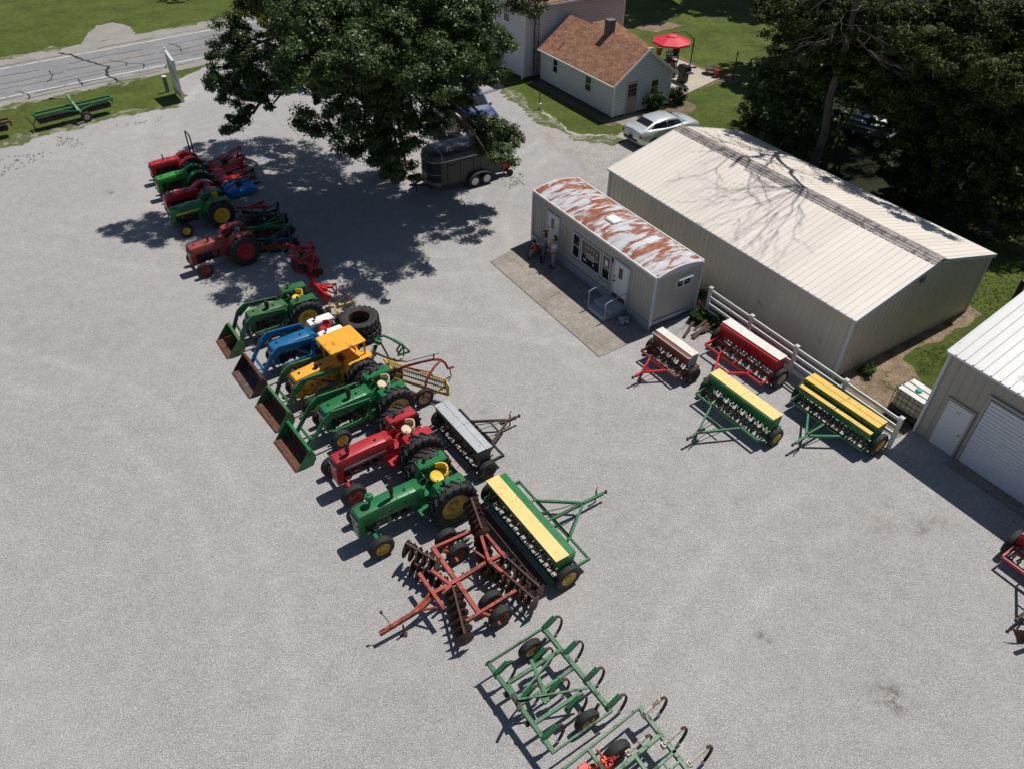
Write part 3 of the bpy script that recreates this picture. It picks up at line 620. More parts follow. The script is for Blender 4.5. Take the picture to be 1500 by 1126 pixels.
# rear hip wing and the tall block
rz=[(2.37+.3,3.9,2.42),(6.4,3.9,2.42),(4.1,5.75,4.15),(2.37,5.75,4.15)]
roofplane('rear_roof',rz,H); roofplane('rear_roof',[(6.4,3.9,2.42),(6.4,7.6,2.42),(4.1,5.75,4.15)],H)
a=MB(); a.bar((4.7,3.86,2.36),(6.44,3.86,2.36),.08,.11); a.build('gutter',white(),H)
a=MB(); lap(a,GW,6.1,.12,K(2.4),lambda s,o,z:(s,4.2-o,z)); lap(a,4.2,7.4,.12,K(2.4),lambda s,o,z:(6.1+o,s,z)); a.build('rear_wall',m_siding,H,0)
hx=(HOU[0]-ANX[0])*VX[0]+(HOU[1]-ANX[1])*VX[1]; hy=(HOU[0]-ANX[0])*UX[0]+(HOU[1]-ANX[1])*UX[1]; BW,BL,BE=8.7,7.5,4.84
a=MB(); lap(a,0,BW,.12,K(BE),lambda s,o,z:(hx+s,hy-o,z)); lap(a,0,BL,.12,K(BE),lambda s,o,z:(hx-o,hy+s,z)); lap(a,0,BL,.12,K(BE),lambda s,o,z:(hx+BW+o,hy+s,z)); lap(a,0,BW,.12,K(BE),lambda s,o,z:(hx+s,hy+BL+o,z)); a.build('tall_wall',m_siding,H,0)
q=.35; e0,e1,e2,e3=(hx-q,hy-q,BE),(hx+BW+q,hy-q,BE),(hx+BW+q,hy+BL+q,BE),(hx-q,hy+BL+q,BE); r0,r1=(hx+3.6,hy+BL/2,7.3),(hx+BW-3.6,hy+BL/2,7.3)
for pl in([e0,e1,r1,r0],[e1,e2,r1],[e2,e3,r0,r1],[e3,e0,r0]): roofplane('tall_roof',[(p[0],p[1],p[2]+.1) for p in pl],H)
a=MB()
for i,(p,qq) in enumerate(((e0,e1),(e1,e2),(e2,e3),(e3,e0))): a.bar((p[0],p[1],BE-.02),(qq[0],qq[1],BE-.02),.1,.12)
a.build('gutter',white(),H)
a=MB()
for x,y in((hx-.03,hy-.03),(hx+BW+.03,hy-.03)): a.bar((x,y,.1),(x,y,BE-.1),.12,.12)
a.tube([(hx-.15,hy-.1,BE-.1),(hx-.1,hy-.06,BE-.3),(hx-.1,hy-.06,.25),(hx-.3,hy-.2,.1)],.045,6); a.build('downpipe',white(),H)
window(H,hy+1.9,hy+2.6,3.4,4.5,lambda s,o,z:(hx-.02-o,s,z)); 
tw=thing('antenna_tower','slim rusty lattice antenna tower rising beside the white house','tower',at(ANX,-.42,hy-.36),SITE)
a=MB()
L3=[(0,0),(.34,0),(.17,.28)]
for x,y in L3: a.tube([(x,y,0),(x,y,13)],.028,5)
for k in range(22):
    for i in range(3):
        p,q2=L3[i],L3[(i+1)%3]; a.tube([(p[0],p[1],k*.6+.1),(q2[0],q2[1],k*.6+.1)],.012,4); a.tube([(p[0],p[1],k*.6+.1),(q2[0],q2[1],k*.6+.7)],.010,4)
a.build('lattice',drust(),tw)
gz=thing('garage','dark red garage with orange brown shingle roof behind the big tree','garage',(-5.2,66.5,0),SITE)
a=MB(); a.box((2.,3.,1.3),(4.4,6,2.6)); lap(a,-.2,4.2,.1,lambda s:2.6+1.4*(1-abs(s-2)/2.2),lambda s,o,z:(s,-o,z)); a.build('wall',paint('dark_red_boards',(.10,.02,.017),.7),gz,0)
for sg in(0,1):
    f=(lambda x:x) if sg==0 else (lambda x:4-x); roofplane('roof',[(f(-.5),-.3,2.5),(f(-.5),6.2,2.5),(f(2),6.2,4.15),(f(2),-.3,4.15)],gz)
# -- white rail fence
F0,F1=Vector((8.424,28.130)),Vector((13.725,20.234)); fd=(F1-F0); fl_=fd.length; fan=math.atan2(fd.y,fd.x)
fe_=thing('rail_fence','white four-rail vinyl fence with capped posts in front of the tan shed','fence',(F0.x,F0.y,0),fan)
for k in range(5):
    x=fl_*k/4; a=MB(); a.box((x,0,.74),(.135,.135,1.48),0,0,.01); po=a.build('post',white(),fe_)
    a=MB(); a.loft([[(x-d,-d,z),(x+d,-d,z),(x+d,d,z),(x-d,d,z)] for d,z in((.085,1.47),(.085,1.50),(.01,1.56))]); a.build('cap',white(),po,0)
    if k<4:
        for zz in(.32,.66,1.0,1.34): a=MB(); a.box((x+fl_/8,0,zz),(fl_/4-.14,.045,.135),0,0,.008); a.build('rail',white(),fe_)
# -- liquid tote
ib=thing('liquid_tote','caged white liquid tote with green lid on a dark pallet by the grey shed corner','tote',((15.095,22.042)[0],(15.095,22.042)[1],0),SITE)
a=MB(); a.box((0,0,.68),(.92,1.10,.92),0,0,.07); a.build('tank',paint('cloudy_plastic',(.50,.46,.33),.4,var=.12),ib)
a=MB(); 
for x in(-.36,0,.36): a.box((x,0,1.165),(.29,1.08,.035),0,0,.01)
a.build('top_boards',paint('pale_top',(.62,.60,.58),.6),ib)
a=MB(); a.lathe([(0,.07),(.1,.07),(.12,.05),(.12,0)],(.0,.0,1.185),(0,0,1),14); a.build('lid',paint('teal_lid',(.03,.33,.27),.4),ib)
a=MB()
for zz in(.26,.5,.74,.98,1.19):
    a.tube([(-.5,-.6,zz),(.5,-.6,zz),(.5,.6,zz),(-.5,.6,zz)],.013,5,closed=True)
for k in range(7):
    y=-.6+k*.2
    for x in(-.5,.5): a.tube([(x,y,.18),(x,y,1.19)],.010,4)
for k in range(5):
    x=-.5+k*.25
    for y in(-.6,.6): a.tube([(x,y,.18),(x,y,1.19)],.010,4)
a.build('cage',paint('cage_wire',(.10,.105,.10),.5,metal=.3),ib)
a=MB()
for y in(-.5,0,.5): a.box((0,y,.06),(1.0,.14,.12))
a.box((0,0,.15),(1.02,1.22,.06)); a.box((0,0,.3),(.98,1.16,.22)); a.build('pallet',black(),ib)
# -- road sign, pedestal, yard posts
S0=(-22.164,50.904)
sg=thing('roadside_sign','tall roadside signboard seen nearly edge-on at the gravel entrance','sign',(*S0[:2],0),SITE)
for y in(0,1.75): a=MB(); a.box((0,y,1.35),(.13,.13,2.7),0,0,.01); a.build('post',galv(),sg)
a=MB(); a.prism([(.07,.25),(1.68,.25),(1.68,2.78),(.07,2.5)],-.05,.05,'x'); bd=a.build('board',paint('grey_sign_board',(.38,.40,.41),.5,var=.15),sg,0)
a=MB(); a.prism([(.12,1.55),(1.6,1.75),(1.6,2.3),(.12,1.95)],-.058,-.052,'x'); a.build('panel',paint('olive_sign_panel',(.34,.36,.10),.5),bd,0)
a=MB(); a.prism([(.12,.55),(1.6,.55),(1.6,1.35),(.12,1.2)],-.058,-.052,'x'); a.prism([(.12,2.1),(1.6,2.45),(1.6,2.66),(.12,2.32)],-.058,-.052,'x'); a.build('panel',white(),bd,0)
a=MB(); a.bar((0,-.05,2.56),(0,1.8,2.84),.16,.08); a.lathe([(.1,0),(.09,.12),(.0,.15)],(0,1.75,2.85),(0,0,1),8); a.build('top_rail',paint('pale_top_rail',(.5,.6,.62),.4),sg)
pd=thing('utility_pedestal','grey utility pedestal with white cap standing beside the roadside sign','pedestal',(*(-23.805,52.625)[:2],0),SITE)
a=MB(); a.box((0,0,.5),(.24,.2,1.0),0,0,.02); a.build('body',paint('grey_green_metal',(.16,.18,.16),.5),pd); a=MB(); a.box((0,0,1.03),(.28,.24,.08),0,0,.02); a.build('cap',white(),pd)
mp_=thing('meter_post','thin post with small white box on the grass by the house wing','post',(*(1.355,51.263)[:2],0),SITE)
a=MB(); a.tube([(0,0,0),(0,0,1.1)],.03,6); a.build('post',iron(),mp_); a=MB(); a.box((.04,-.03,.22),(.16,.12,.32),0,0,.02); a.build('box',white(),mp_)
yp=thing('yard_post','slim black yard lamp post in the mulch at the patio tip','lamp post',(*(15.470,57.712)[:2],0),0)
a=MB(); a.lathe([(.11,0),(.10,.1),(.045,.25),(.035,1.75)],(0,0,0),(0,0,1),10); a.build('pole',black(),yp); a=MB(); a.lathe([(.035,0),(.07,.02),(.06,.14),(.02,.2),(0,.21)],(0,0,1.75),(0,0,1),10); a.build('lamp',black(),yp)
wg=thing('pipe_frame','white pipe frame standing on grass at the right edge beyond the sheds','frame',(*(23.984,31.376)[:2],0),SITE)
a=MB(); a.tube([(0,0,0),(0,0,1.2),(1.6,0,1.2),(1.6,0,0)],.05,8); a.build('outer_pipe',white(),wg); a=MB(); a.tube([(0,0,.5),(1.6,0,.5)],.04,8); a.build('cross_pipe',white(),wg)
dp=MB(); dp.lathe([(.12,0),(.11,2.3),(.0,2.32)],(0,0,0),(0,0,1),9); tag(dp.build('wooden_post',drust(),loc=(*(21.385,28.020)[:2],0)),'dark wooden post on the grass between the two steel sheds','post')

# ------------------------------------------------------------------ wheels
_wc={}
def tyre_mesh(R_,w,rr,lugs):
    k=('t',R_,w,rr,lugs)
    if k in _wc: return _wc[k]
    lug=.045*R_/.8 if lugs else 0; Rt=R_-lug; a=MB()
    half=[(rr,.40*w),(rr+.015,.455*w),((rr+Rt)/2,.5*w),(rr+(Rt-rr)*.82,.475*w),(Rt-.012,.41*w),(Rt,.3*w)]
    prof=half+[(Rt+.006,0)]+[(r,-o) for r,o in reversed(half)]
    n=32 if R_>.5 else 22
    a.lathe(prof,(0,0,0),(0,1,0),n,close=True)
    if lugs:
        for s in(-1,1):
            for i in range(lugs):
                t0=2*PI*(i+(.5 if s>0 else 0))/lugs; da=.20*.8/R_*.8
                vs=[]
                for (off,dt,rb,rtop) in((-.03*s*w,da,Rt-.01,R_),(.25*s*w,da*.45,Rt-.012,R_),(.46*s*w,0,Rt-.06,R_-.012),(.5*s*w,-.01,Rt-.11,Rt-.055)):
                    hw=.034*(1 if off*s<.3*w else 1.15)/R_
                    for tt in(t0+dt-hw,t0+dt+hw):
                        for r in(rb,rtop): vs.append((r*math.cos(tt),off,r*math.sin(tt)))
                fs=[(0,1,3,2),(12,14,15,13)]
                for q in range(3):
                    b=q*4; fs+=[(b,b+4,b+5,b+1),(b+1,b+5,b+7,b+3),(b+3,b+7,b+6,b+2),(b+2,b+6,b+4,b)]
                a.add(vs,fs)
    else:
        for o in(-.2*w,0,.2*w): a.lathe([(Rt-.004,o-.06*w),(Rt+.010,o-.05*w),(Rt+.010,o+.05*w),(Rt-.004,o+.06*w)],(0,0,0),(0,1,0),n)
    _wc[k]=a.mesh('tyre',rubber(),32); return _wc[k]
def rim_mesh(R_,w,rr,mat,s,deep):
    k=('r',R_,w,rr,mat.name,s,deep)
    if k in _wc: return _wc[k]
    a=MB(); d=deep
    prof=[(rr+.022,.43*w),(rr-.012,.435*w),(rr-.03,.36*w),(rr-.055,(.36-d)*w),(rr*.62,(.34-d)*w),(rr*.45,(.24-d)*w),(rr*.26,(.24-d)*w),(rr*.25,(.36-d)*w),(rr*.13,(.40-d)*w),(0,(.40-d)*w)]
    a.lathe([(r,o*s) for r,o in prof],(0,0,0),(0,1,0),24)
    a.lathe([(rr+.02,-.42*w*s),(rr-.03,-.36*w*s),(rr-.05,-.05*w*s),(0,-.05*w*s)],(0,0,0),(0,1,0),18)
    for i in range(8):
        t=2*PI*i/8; a.lathe([(.02*R_/.6,0),(.02*R_/.6,.05*s),(0,.05*s)],(rr*.36*math.cos(t),(.24-d)*w*s,rr*.36*math.sin(t)),(0,1,0),6)
    if R_>.55:
        for i in range(8):
            t=2*PI*(i+.5)/8; a.box((rr*.84*math.cos(t),(.30-d)*w*s,rr*.84*math.sin(t)),(.05,.06*w,.05),0)
    _wc[k]=a.mesh('wheel',mat,35); return _wc[k]
def wheel(parent,c,R_,w,mat,lugs=0,rr=None,s=1,steer=0,deep=.12):
    rr=rr or R_*.56
    o=link('wheel',rim_mesh(R_,w,rr,mat,s,deep),parent,c,(0,random.uniform(0,3),steer))
    link('tyre',tyre_mesh(R_,w,rr,lugs),o); return o
def rrect(w,z0,z1,r):
    k=.3*r; return [(-w,z0),(-w,z1-r),(-w+k,z1-k),(-w+r,z1),(w-r,z1),(w-k,z1-k),(w,z1-r),(w,z0)]
# ------------------------------------------------------------------ tractors
def tractor(label,anchor,kind,ang,wb=2.3,rr=.8,rw=.42,fr=.38,fw_=.20,tr=.80,tf=.78,hw=.29,h0=.85,h1=2.6,ht=1.45,hb=1.0,body=None,chas=None,rimr=None,rimf=None,
            fender='flat',fmat=None,seat=None,stack=(1.75,.55,.04),bowl=False,grille='dark',ss=.88,loader=None,canopy=False,rops=0,stripe=None,sh=1.02,wedge=.04,steer=.0,nose=.06,cluster=False,bucket=None,panel=False,lights=True):
    a_=R(ang); ca,sa=math.cos(a_),math.sin(a_)
    ox,oy={'r':(0,tr+rw*.35),'f':(wb,tf+fw_*.35),'h':(h1,0)}[kind]
    loc=(anchor[0]-(ox*ca-oy*sa),anchor[1]-(ox*sa+oy*ca),0)
    t=thing('tractor',label,'tractor',loc,a_); fmat=fmat or body; chas=chas or body; rimf=rimf or rimr
    for s in(-1,1):
        wheel(t,(0,s*tr,rr),rr,rw,rimr,lugs=20 if rr>.7 else 16,rr=rr*.56,s=s)
        wheel(t,(wb,s*tf,fr),fr,fw_,rimf,rr=fr*.55,s=s,steer=steer,deep=.2)
    # drive train
    a=MB(); a.tube([(0,-tr+rw*.2,rr),(0,-.32,rr)],[.085,.14],10); a.tube([(0,tr-rw*.2,rr),(0,.32,rr)],[.085,.14],10)
    a.box((.05,0,rr*.98),(.7,.62,.62),0,0,.08); a.box((wb*.28,0,.78*rr/.8),(wb*.5,.44,.44),0,0,.05); a.bar((-.3,0,.42),(-.75,0,.40),.09,.05)
    for s in(-1,1): a.bar((-.2,s*.28,.55),(-1.0,s*.36,.42),.06,.08); a.bar((-.25,s*.2,1.0),(-.62,s*.33,.95),.05,.07); a.tube([(-.6,s*.33,.95),(-.75,s*.33,.5)],.02,5)
    a.bar((-.34,0,1.05),(-.85,0,.92),.05,.05); a.build('transmission',chas,t)
    a=MB(); a.box(((h0+wb)/2+.05,0,.74*ht/1.45),(wb-h0+.2,.36,.42),0,0,.03); a.box(((h0+wb)/2,0,hb-.08),(wb-h0-.1,.30,.34),0,0,.03)
    for k in range(4):
        x=h0+.25+k*(wb-h0-.45)/3
        for s in(-1,1): a.box((x,s*.20,hb-.12),(.12,.1,.2),0,0,.02)
    a.tube([(h0+.2,.22,hb-.25),(h0+.9,.24,hb-.22)],.05,7); a.lathe([(.0,-.1),(.05,-.1),(.05,.1),(0,.1)],(h0+.75,.25,hb-.38),(0,0,1),8); a.lathe([(0,-.1),(.07,-.1),(.07,.1),(0,.1)],(h0+.4,-.24,hb-.3),(1,0,0),8)
    for k in range(9):
        for s in(-1,1):
            x=random.uniform(h0+.05,wb-.1); zz=random.uniform(.62,hb-.02); y=s*random.uniform(.17,.22)
            if k%3==0: a.box((x,y,zz),(random.uniform(.1,.24),.10,random.uniform(.08,.2)),0,1,.02)
            elif k%3==1: a.lathe([(0,-.07),(.05,-.07),(.05,.07),(0,.07)],(x,y*.95,zz),(random.choice((0,1)),0,1),8,1)
            else: a.tube([(x,s*.17,zz),(x+.15,s*.21,zz+.08),(x+.4,s*.17,zz-.05)],.018,5)
    a.build('engine',[iron() if not panel else chas,chas],t)
    # front axle
    a=MB(); a.box((wb-.02,0,.56*ht/1.45),(.5,.34,.2),0,0,.03)
    a.bar((wb,-tf+.05,fr+.12),(wb,tf-.05,fr+.12),.10,.11)
    for s in(-1,1): a.tube([(wb,s*(tf-fw_*.5-.03),fr+.28),(wb,s*(tf-fw_*.5-.03),fr-.02)],.04,7); a.tube([(wb,s*(tf-fw_*.5-.03),fr),(wb,s*tf,fr)],.035,6)
    a.tube([(wb-.18,-tf+.1,fr+.05),(wb-.18,tf-.1,fr+.05)],.018,5); a.build('front_axle',chas,t)
    # hood
    a=MB(); secs=[]
    for x,wk,zk in((h0,1.0,wedge*.5),(h0+(h1-h0)*.3,1.0,wedge),(h1-.22,.98,0),(h1-.05,.96,-.025),(h1,.90,-.025-nose)):
        z0=hb-(.0 if x<h1-.3 else .0); secs.append([(x,y,z) for y,z in rrect(hw*wk,z0,ht+zk,.10)])
    a.loft(secs); hood=a.build('hood',body,t,40)
    a=MB(); a.lathe([(.045,0),(.045,.045),(0,.05)],(h1-.3,.0,ht-.01),(0,0,1),9); a.build('radiator_cap',black(),hood); a=MB(); a.lathe([(.05,0),(.05,.035),(0,.04)],(h0+.3,.05,ht+wedge*.8),(0,0,1),9); a.build('fuel_cap',black(),hood)
    if stripe is not None:
        a=MB()
        for s in(-1,1): a.bar((h0+.05,s*(hw+.002),hb+.13),(h1-.26,s*(hw+.001)*.985,hb+.10),.008,.085)
        a.build('side_stripe',stripe,hood,0)
    a=MB(); a.box((h1-.10,0,(hb+.52)/2+.04),(.26,hw*1.72,hb-.52+.12),0,0,.03); a.build('front_shell',body if grille!='rad' else chas,t)
    a=MB(); gz0=.62*ht/1.45; a.box((h1+.005,0,(ht-.16+gz0)/2),(.045,hw*1.35,ht-.2-gz0),0,0,.01)
    gr=a.build('grille',{'dark':black(),'white':galv(),'rad':iron(),'body':body}[grille],t)
    for s in(-1,1): a=MB(); a.lathe([(.075,-.03),(.075,.03),(.05,.045),(0,.05)],(h1+.01,s*hw*.62,ht-.30),(1,0,0),10); a.build('headlight',galv(),gr)
    # cowl, wheel
    a=MB(); a.loft([[(h0+dx,y,z) for y,z in rrect(hw*.98,hb-.12,ht+.0+dz,.1)] for dx,dz in((.0,.02),(-.16,.05),(-.28,-.06))]); a.tube([(h0-.2,0,ht),(h0-.46,0,ht+.14)],.025,6); a.build('dashboard',body,t)
    cx=h0-.47; d=Vector((-.26,0,.14)).normalized(); u=Vector((0,1,0)); v=d.cross(u)
    a=MB(); c0=Vector((cx,0,ht+.145)); a.tube([c0+(u*math.cos(q)+v*math.sin(q))*.205 for q in(2*PI*i/18 for i in range(18))],.016,5,closed=True)
    for i in range(3): q=2*PI*i/3+.5; a.tube([c0,c0+(u*math.cos(q)+v*math.sin(q))*.2],.010,4)
    a.build('steering_wheel',black(),t)
    for x,y,l in((h0-.33,.16,.3),(h0-.36,-.17,.26),(.28,.26,.38),(.30,-.27,.34)): a=MB(); a.tube([(x,y,ht-.35),(x-.08,y,ht-.35+l)],.013,5); a.lathe([(0,-.02),(.025,0),(0,.025)],(x-.08,y,ht-.35+l),(0,0,1),7); a.build('lever',black(),t)
    for s in(-1,1): a=MB(); a.box((h0-.28,s*.42,.62*ht/1.45),(.62,.34,.035)); a.bar((h0-.3,s*.2,.62*ht/1.45),(h0-.3,s*.4,.62*ht/1.45),.08,.04); a.build('footplate',chas,t)
    # fenders
    fi=tr-rw*.62
    for s in(-1,1):
        a=MB()
        if fender=='flat':
            z1=rr*2-.10 if rr>.78 else rr*2+.02
            pr=[(-.56,z1-.06),(-.50,z1),(.34,z1+.01),(.46,z1-.03),(.60,z1-.30),(.62,z1-.44),(.50,z1-.44),(.44,z1-.16),(.32,z1-.03),(-.5,z1-.03)]
            y0,y1=s*(fi-.16),s*(fi+.24); a.prism([p for p in pr],min(y0,y1),max(y0,y1),'y')
            pi_=[(-.5,z1-.02),(.33,z1-.02),(.58,z1-.36),(.45,.78*rr),(-.28,.78*rr)]; yy=s*(fi-.155); a.prism(pi_,min(yy,yy-.03*s),max(yy,yy-.03*s),'y')
        else:
            r1=rr+.07; k=11; pts=[(r1*math.cos(q),rr+r1*math.sin(q)) for q in(R(18+i*(148)/k) for i in range(k+1))]; r2=r1-.03
            inn=[(r2*math.cos(q),rr+r2*math.sin(q)) for q in(R(18+i*148/k) for i in range(k,-1,-1))]
            y0,y1=s*(fi-.08),s*(fi+rw*.75); a.prism(pts+inn,min(y0,y1),max(y0,y1),'y')
            yy=s*(fi-.08); a.prism(pts+[(-.35,rr*.9),(.45,rr*.9)],min(yy,yy-.025*s),max(yy,yy-.025*s),'y')
        f=a.build('fender',fmat,t,30)
        if lights and fender=='flat':
            a=MB(); a.tube([(.18,s*(fi+.05),z1),(.18,s*(fi+.05),z1+.1)],.02,5); a.box((.18,s*(fi+.05),z1+.14),(.09,.12,.1),0,0,.02); a.build('lamp',black(),f)
    # seat
    sx=.02
    a=MB(); a.loft([[(sx+.26*ss*math.cos(q)*k,.27*ss*math.sin(q)*k,sh+dz) for q in(2*PI*i/14 for i in range(14))] for k,dz in((.8,-.05),(1,-.02),(1,.045),(.85,.075))])
    for i in range(8):
        q0,q1=R(100+160*i/8),R(100+160*(i+1)/8); hh=.27-.08*abs(i-3.5)/3.5; c=[(sx+.25*ss*math.cos(q),.26*ss*math.sin(q)) for q in(q0,q1)]; d=[(sx+.295*ss*math.cos(q),.295*ss*math.sin(q)) for q in(q0,q1)]
        a.loft([[(*c[0],z_),(*c[1],z_),(*d[1],z_),(*d[0],z_)] for z_ in(sh+.10,sh+.10+hh*ss)])
    st=a.build('seat',seat or black(),t); a=MB(); a.box((sx,0,sh-.12),(.2,.2,.18)); a.bar((sx+.02,0,sh-.2),(-.02,0,rr+.2),.12,.12); a.build('seat_base',black(),st)
    if stack:
        x,l,r=stack; a=MB(); a.tube([(x,.12,ht-.02),(x,.12,ht+l*.3)],r,8); a.tube([(x,.12,ht+l*.3),(x,.12,ht+l*.85),(x+.015,.12,ht+l)],[r*1.5,r*1.5,r*.9],8); a.build('exhaust_pipe',iron() if not cluster else drust(),t)
    if bowl:
        a=MB(); a.lathe([(.045,0),(.045,.30),(.12,.31),(.14,.34),(.14,.42),(.11,.47),(.05,.48),(.04,.52),(0,.53)],(h1-.55,-.02,ht-.02),(0,0,1),12); a.build('air_cleaner',body,t)
    if rops:
        a=MB(); h=rops; y=.42 if rr<.7 else .52; x=-.34
        a.tube([(x,-y,.9),(x,-y,h-.12),(x,-y+.1,h),(x,y-.1,h),(x,y,h-.12),(x,y,.9)],.04,6); a.build('roll_bar',black(),t)
    if panel:
        a=MB(); a.box((h0-.18,0,hb-.02),(.5,hw*2.5,.8),0,0,.04); a.box((.02,0,1.18),(.62,1.0,.5),0,0,.04)
        for s in(-1,1): a.box((.42,s*.40,.86),(.7,.26,.5),0,0,.04)
        a.build('side_panel',body,t)
    if canopy:
        zc=2.12; a=MB(); a.box((.34,0,zc),(1.46,1.24,.10),0,0,.05); a.build('canopy_roof',body,t)
        for x,y in((-.34,.5),(-.34,-.5),(.88,.46),(.88,-.46)): a=MB(); a.bar((x,y,.95),(x,y,zc-.04),.06,.06); a.build('canopy_post',body,t)
    if loader:
        lm,lipx,bw,ya,zt=loader; inner,outer=bucket
        xp=wb*.42
        for s in(-1,1):
            a=MB(); a.bar((xp,s*ya,.5),(xp-.08,s*ya,zt-.05),.14,.09); a.bar((xp+.3,s*ya,.55),(xp-.05,s*ya,zt-.3),.07,.06)
            a.bar((xp-.2,s*(ya-.05),.52),(wb+.15,s*(ya-.1),.52),.08,.12); a.bar((xp,0,.56),(xp,s*ya,.56),.1,.1); a.build('loader_post',lm,t)
        a=MB(); k1=(wb+.12,zt+.10); k2=(wb+.45,zt-.12); k3=(lipx-.66,.30)
        for s in(-1,1):
            y=s*ya; pts=[(xp-.1,y,zt-.05),(k1[0],y,k1[1]),(k2[0],y,k2[1]),(k3[0],y,k3[1])]
            for i,(w1,h1_) in enumerate(((.07,.15),(.07,.16),(.07,.14))): a.bar(pts[i],pts[i+1],w1,h1_)
            a.bar((k1[0]-.1,y,k1[1]-.02),(k2[0]+.02,y,k2[1]-.18),.05,.2)
        a.tube([(k3[0]-.22,-ya,.62),(k3[0]-.22,ya,.62)],.05,7)
        ar=a.build('loader_arm',lm,t)
        for s in(-1,1):
            a=MB(); y=s*(ya-.02); a.tube([(xp+.12,y,.72),(xp+.62,y,(.72+zt)/2+.05)],.05,8); a.tube([(xp+.55,y,(.72+zt)/2),(k1[0]-.35,y,zt-.02)],.024,6); a.build('lift_cylinder',lm if lm.name.startswith('blue') else black(),ar)
            a=MB(); y=s*(ya-.09); a.tube([(k2[0]-.02,y,k2[1]+.06),(k2[0]+.22,y,k2[1]*.72)],.042,8); a.tube([(k2[0]+.15,y,k2[1]*.78),(lipx-.68,y,.56)],.022,6); a.build('bucket_cylinder',lm if lm.name.startswith('blue') else black(),ar)
        prof=[(0,0.01),(-.50,0.01),(-.66,.08),(-.74,.24),(-.72,.48),(-.60,.66)]; th=.028; H2=bw/2
        off=[]
        for i,(x,z) in enumerate(prof):
            p0=Vector(prof[max(i-1,0)]); p1=Vector(prof[min(i+1,len(prof)-1)]); d=(p1-p0).normalized(); off.append((x+d.y*th,z-d.x*th))
        off=[(x,max(z,.012)) if i<2 else (x,z) for i,(x,z) in enumerate(off)]
        a=MB(); n=len(prof)
        vs=[(lipx+x,s*H2,z+.02) for s in(-1,1) for x,z in off]; fs=[(i,i+1,n+i+1,n+i) for i in range(n-1)]; a.add(vs,fs,0)
        vs=[(lipx+x-(.03 if 0<i else 0),s*H2,z-(.008 if i<3 else 0)) for s in(-1,1) for i,(x,z) in enumerate(prof)]; a.add(vs,fs,1)
        side=[(0,.0),(-.50,.0),(-.66,.06),(-.77,.24),(-.75,.48),(-.62,.69),(-.52,.66),(-.14,.20)]
        for s in(-1,1):
            y0,y1=s*H2,s*(H2+.02); a.prism([(lipx+x,z+.005) for x,z in side],min(y0,y1),max(y0,y1),'y',1)
        a.box((lipx-.62,0,.685),(.10,bw,.05),0,1); a.box((lipx-.02,0,.02),(.12,bw+.02,.03),0,0)
        a.box((lipx-.45,0,.3),(.5,.02,.5),0,0) if bw<1.5 else None
        a.build('bucket',[inner,outer],t,30)
    return t
def lipx(anchor,kind,ang,wb,tf,fwid,pa,pb,h1=2.6,tr=.8,rw=.4):
    a_=R(ang); m=((pa[0]+pb[0])/2,(pa[1]+pb[1])/2); ca,sa=math.cos(a_),math.sin(a_)
    ox,oy={'r':(0,tr+rw*.35),'f':(wb,tf+fwid*.35),'h':(h1,0)}[kind]
    return (m[0]-anchor[0])*ca+(m[1]-anchor[1])*sa+ox
A0=-142.5
tractor('large green tractor with yellow seat, tall black stack and green mushroom air cleaner',(-1.701,16.230,.86),'r',-145,wb=2.55,rr=.86,rw=.44,fr=.41,fw_=.25,tr=.82,tf=.80,hw=.28,h0=.98,h1=2.98,ht=1.52,hb=1.02,
   body=green(),rimr=yellow(),seat=paint('seat_yellow',(.74,.50,.05),.45,var=.05),stack=(1.75,.95,.05),bowl=True,stripe=None,sh=1.38,ss=1.1)
tractor('red tractor with cream seat, white side stripe and narrow high hood, without loader',(-5.035,16.903,.42),'f',-144,wb=2.55,rr=.86,rw=.44,fr=.42,fw_=.25,tr=.82,tf=.80,hw=.27,h0=.98,h1=2.80,ht=1.60,hb=1.08,
   body=red(),rimr=red(),seat=cream(),stack=(2.3,.55,.055),cluster=True,stripe=galv(),sh=1.40,lights=True)
rb=(rust(),green())
tractor('green loader tractor with cream seat and chrome-topped stack',(-5.931,19.516,.38),'f',-142,wb=2.22,rr=.80,rw=.42,fr=.38,fw_=.22,tr=.78,tf=.74,h0=.84,h1=2.5,ht=1.46,hb=1.0,body=green(),rimr=yellow(),seat=cream(),sh=1.30,
   stack=(1.45,.50,.06),loader=(green(),lipx((-5.931,19.516,.38),'f',-142,2.22,.74,.22,(-8.367,19.732),(-7.361,18.210)),1.82,.50,1.42),bucket=(rust(),green()))
tractor('orange yellow tractor with flat sunshade canopy and green loader',(-7.337,21.264,.36),'f',-141,wb=2.15,rr=.72,rw=.40,fr=.36,fw_=.22,tr=.74,tf=.72,h0=1.0,h1=2.45,ht=1.40,hb=.95,body=orange(),rimr=orange(),chas=orange(),seat=orange(),
   sh=1.2,stack=(1.5,.25,.06),canopy=True,panel=True,loader=(fgreen(),lipx((-7.337,21.264,.36),'f',-141,2.15,.72,.22,(-9.608,21.651),(-8.551,20.180)),1.80,.52,1.36),bucket=(rust(),fgreen()),lights=False)
tractor('blue loader tractor with white fenders and red seat',(-8.663,23.156,.35),'f',-143,wb=2.0,rr=.66,rw=.36,fr=.35,fw_=.22,tr=.68,tf=.68,h0=.78,h1=2.32,ht=1.32,hb=.95,body=blue(),chas=iron(),rimr=white(),rimf=galv(),fmat=white(),seat=bred(),sh=1.14,
   stack=None,loader=(blue(),lipx((-8.663,23.156,.35),'f',-143,2.0,.68,.22,(-11.215,23.729),(-10.160,22.252)),1.80,.55,1.38),bucket=(paint('grey_rust',(.085,.05,.045),.8,var=.3,wear=(.13,.10,.09),wear_amt=.3),drust()))
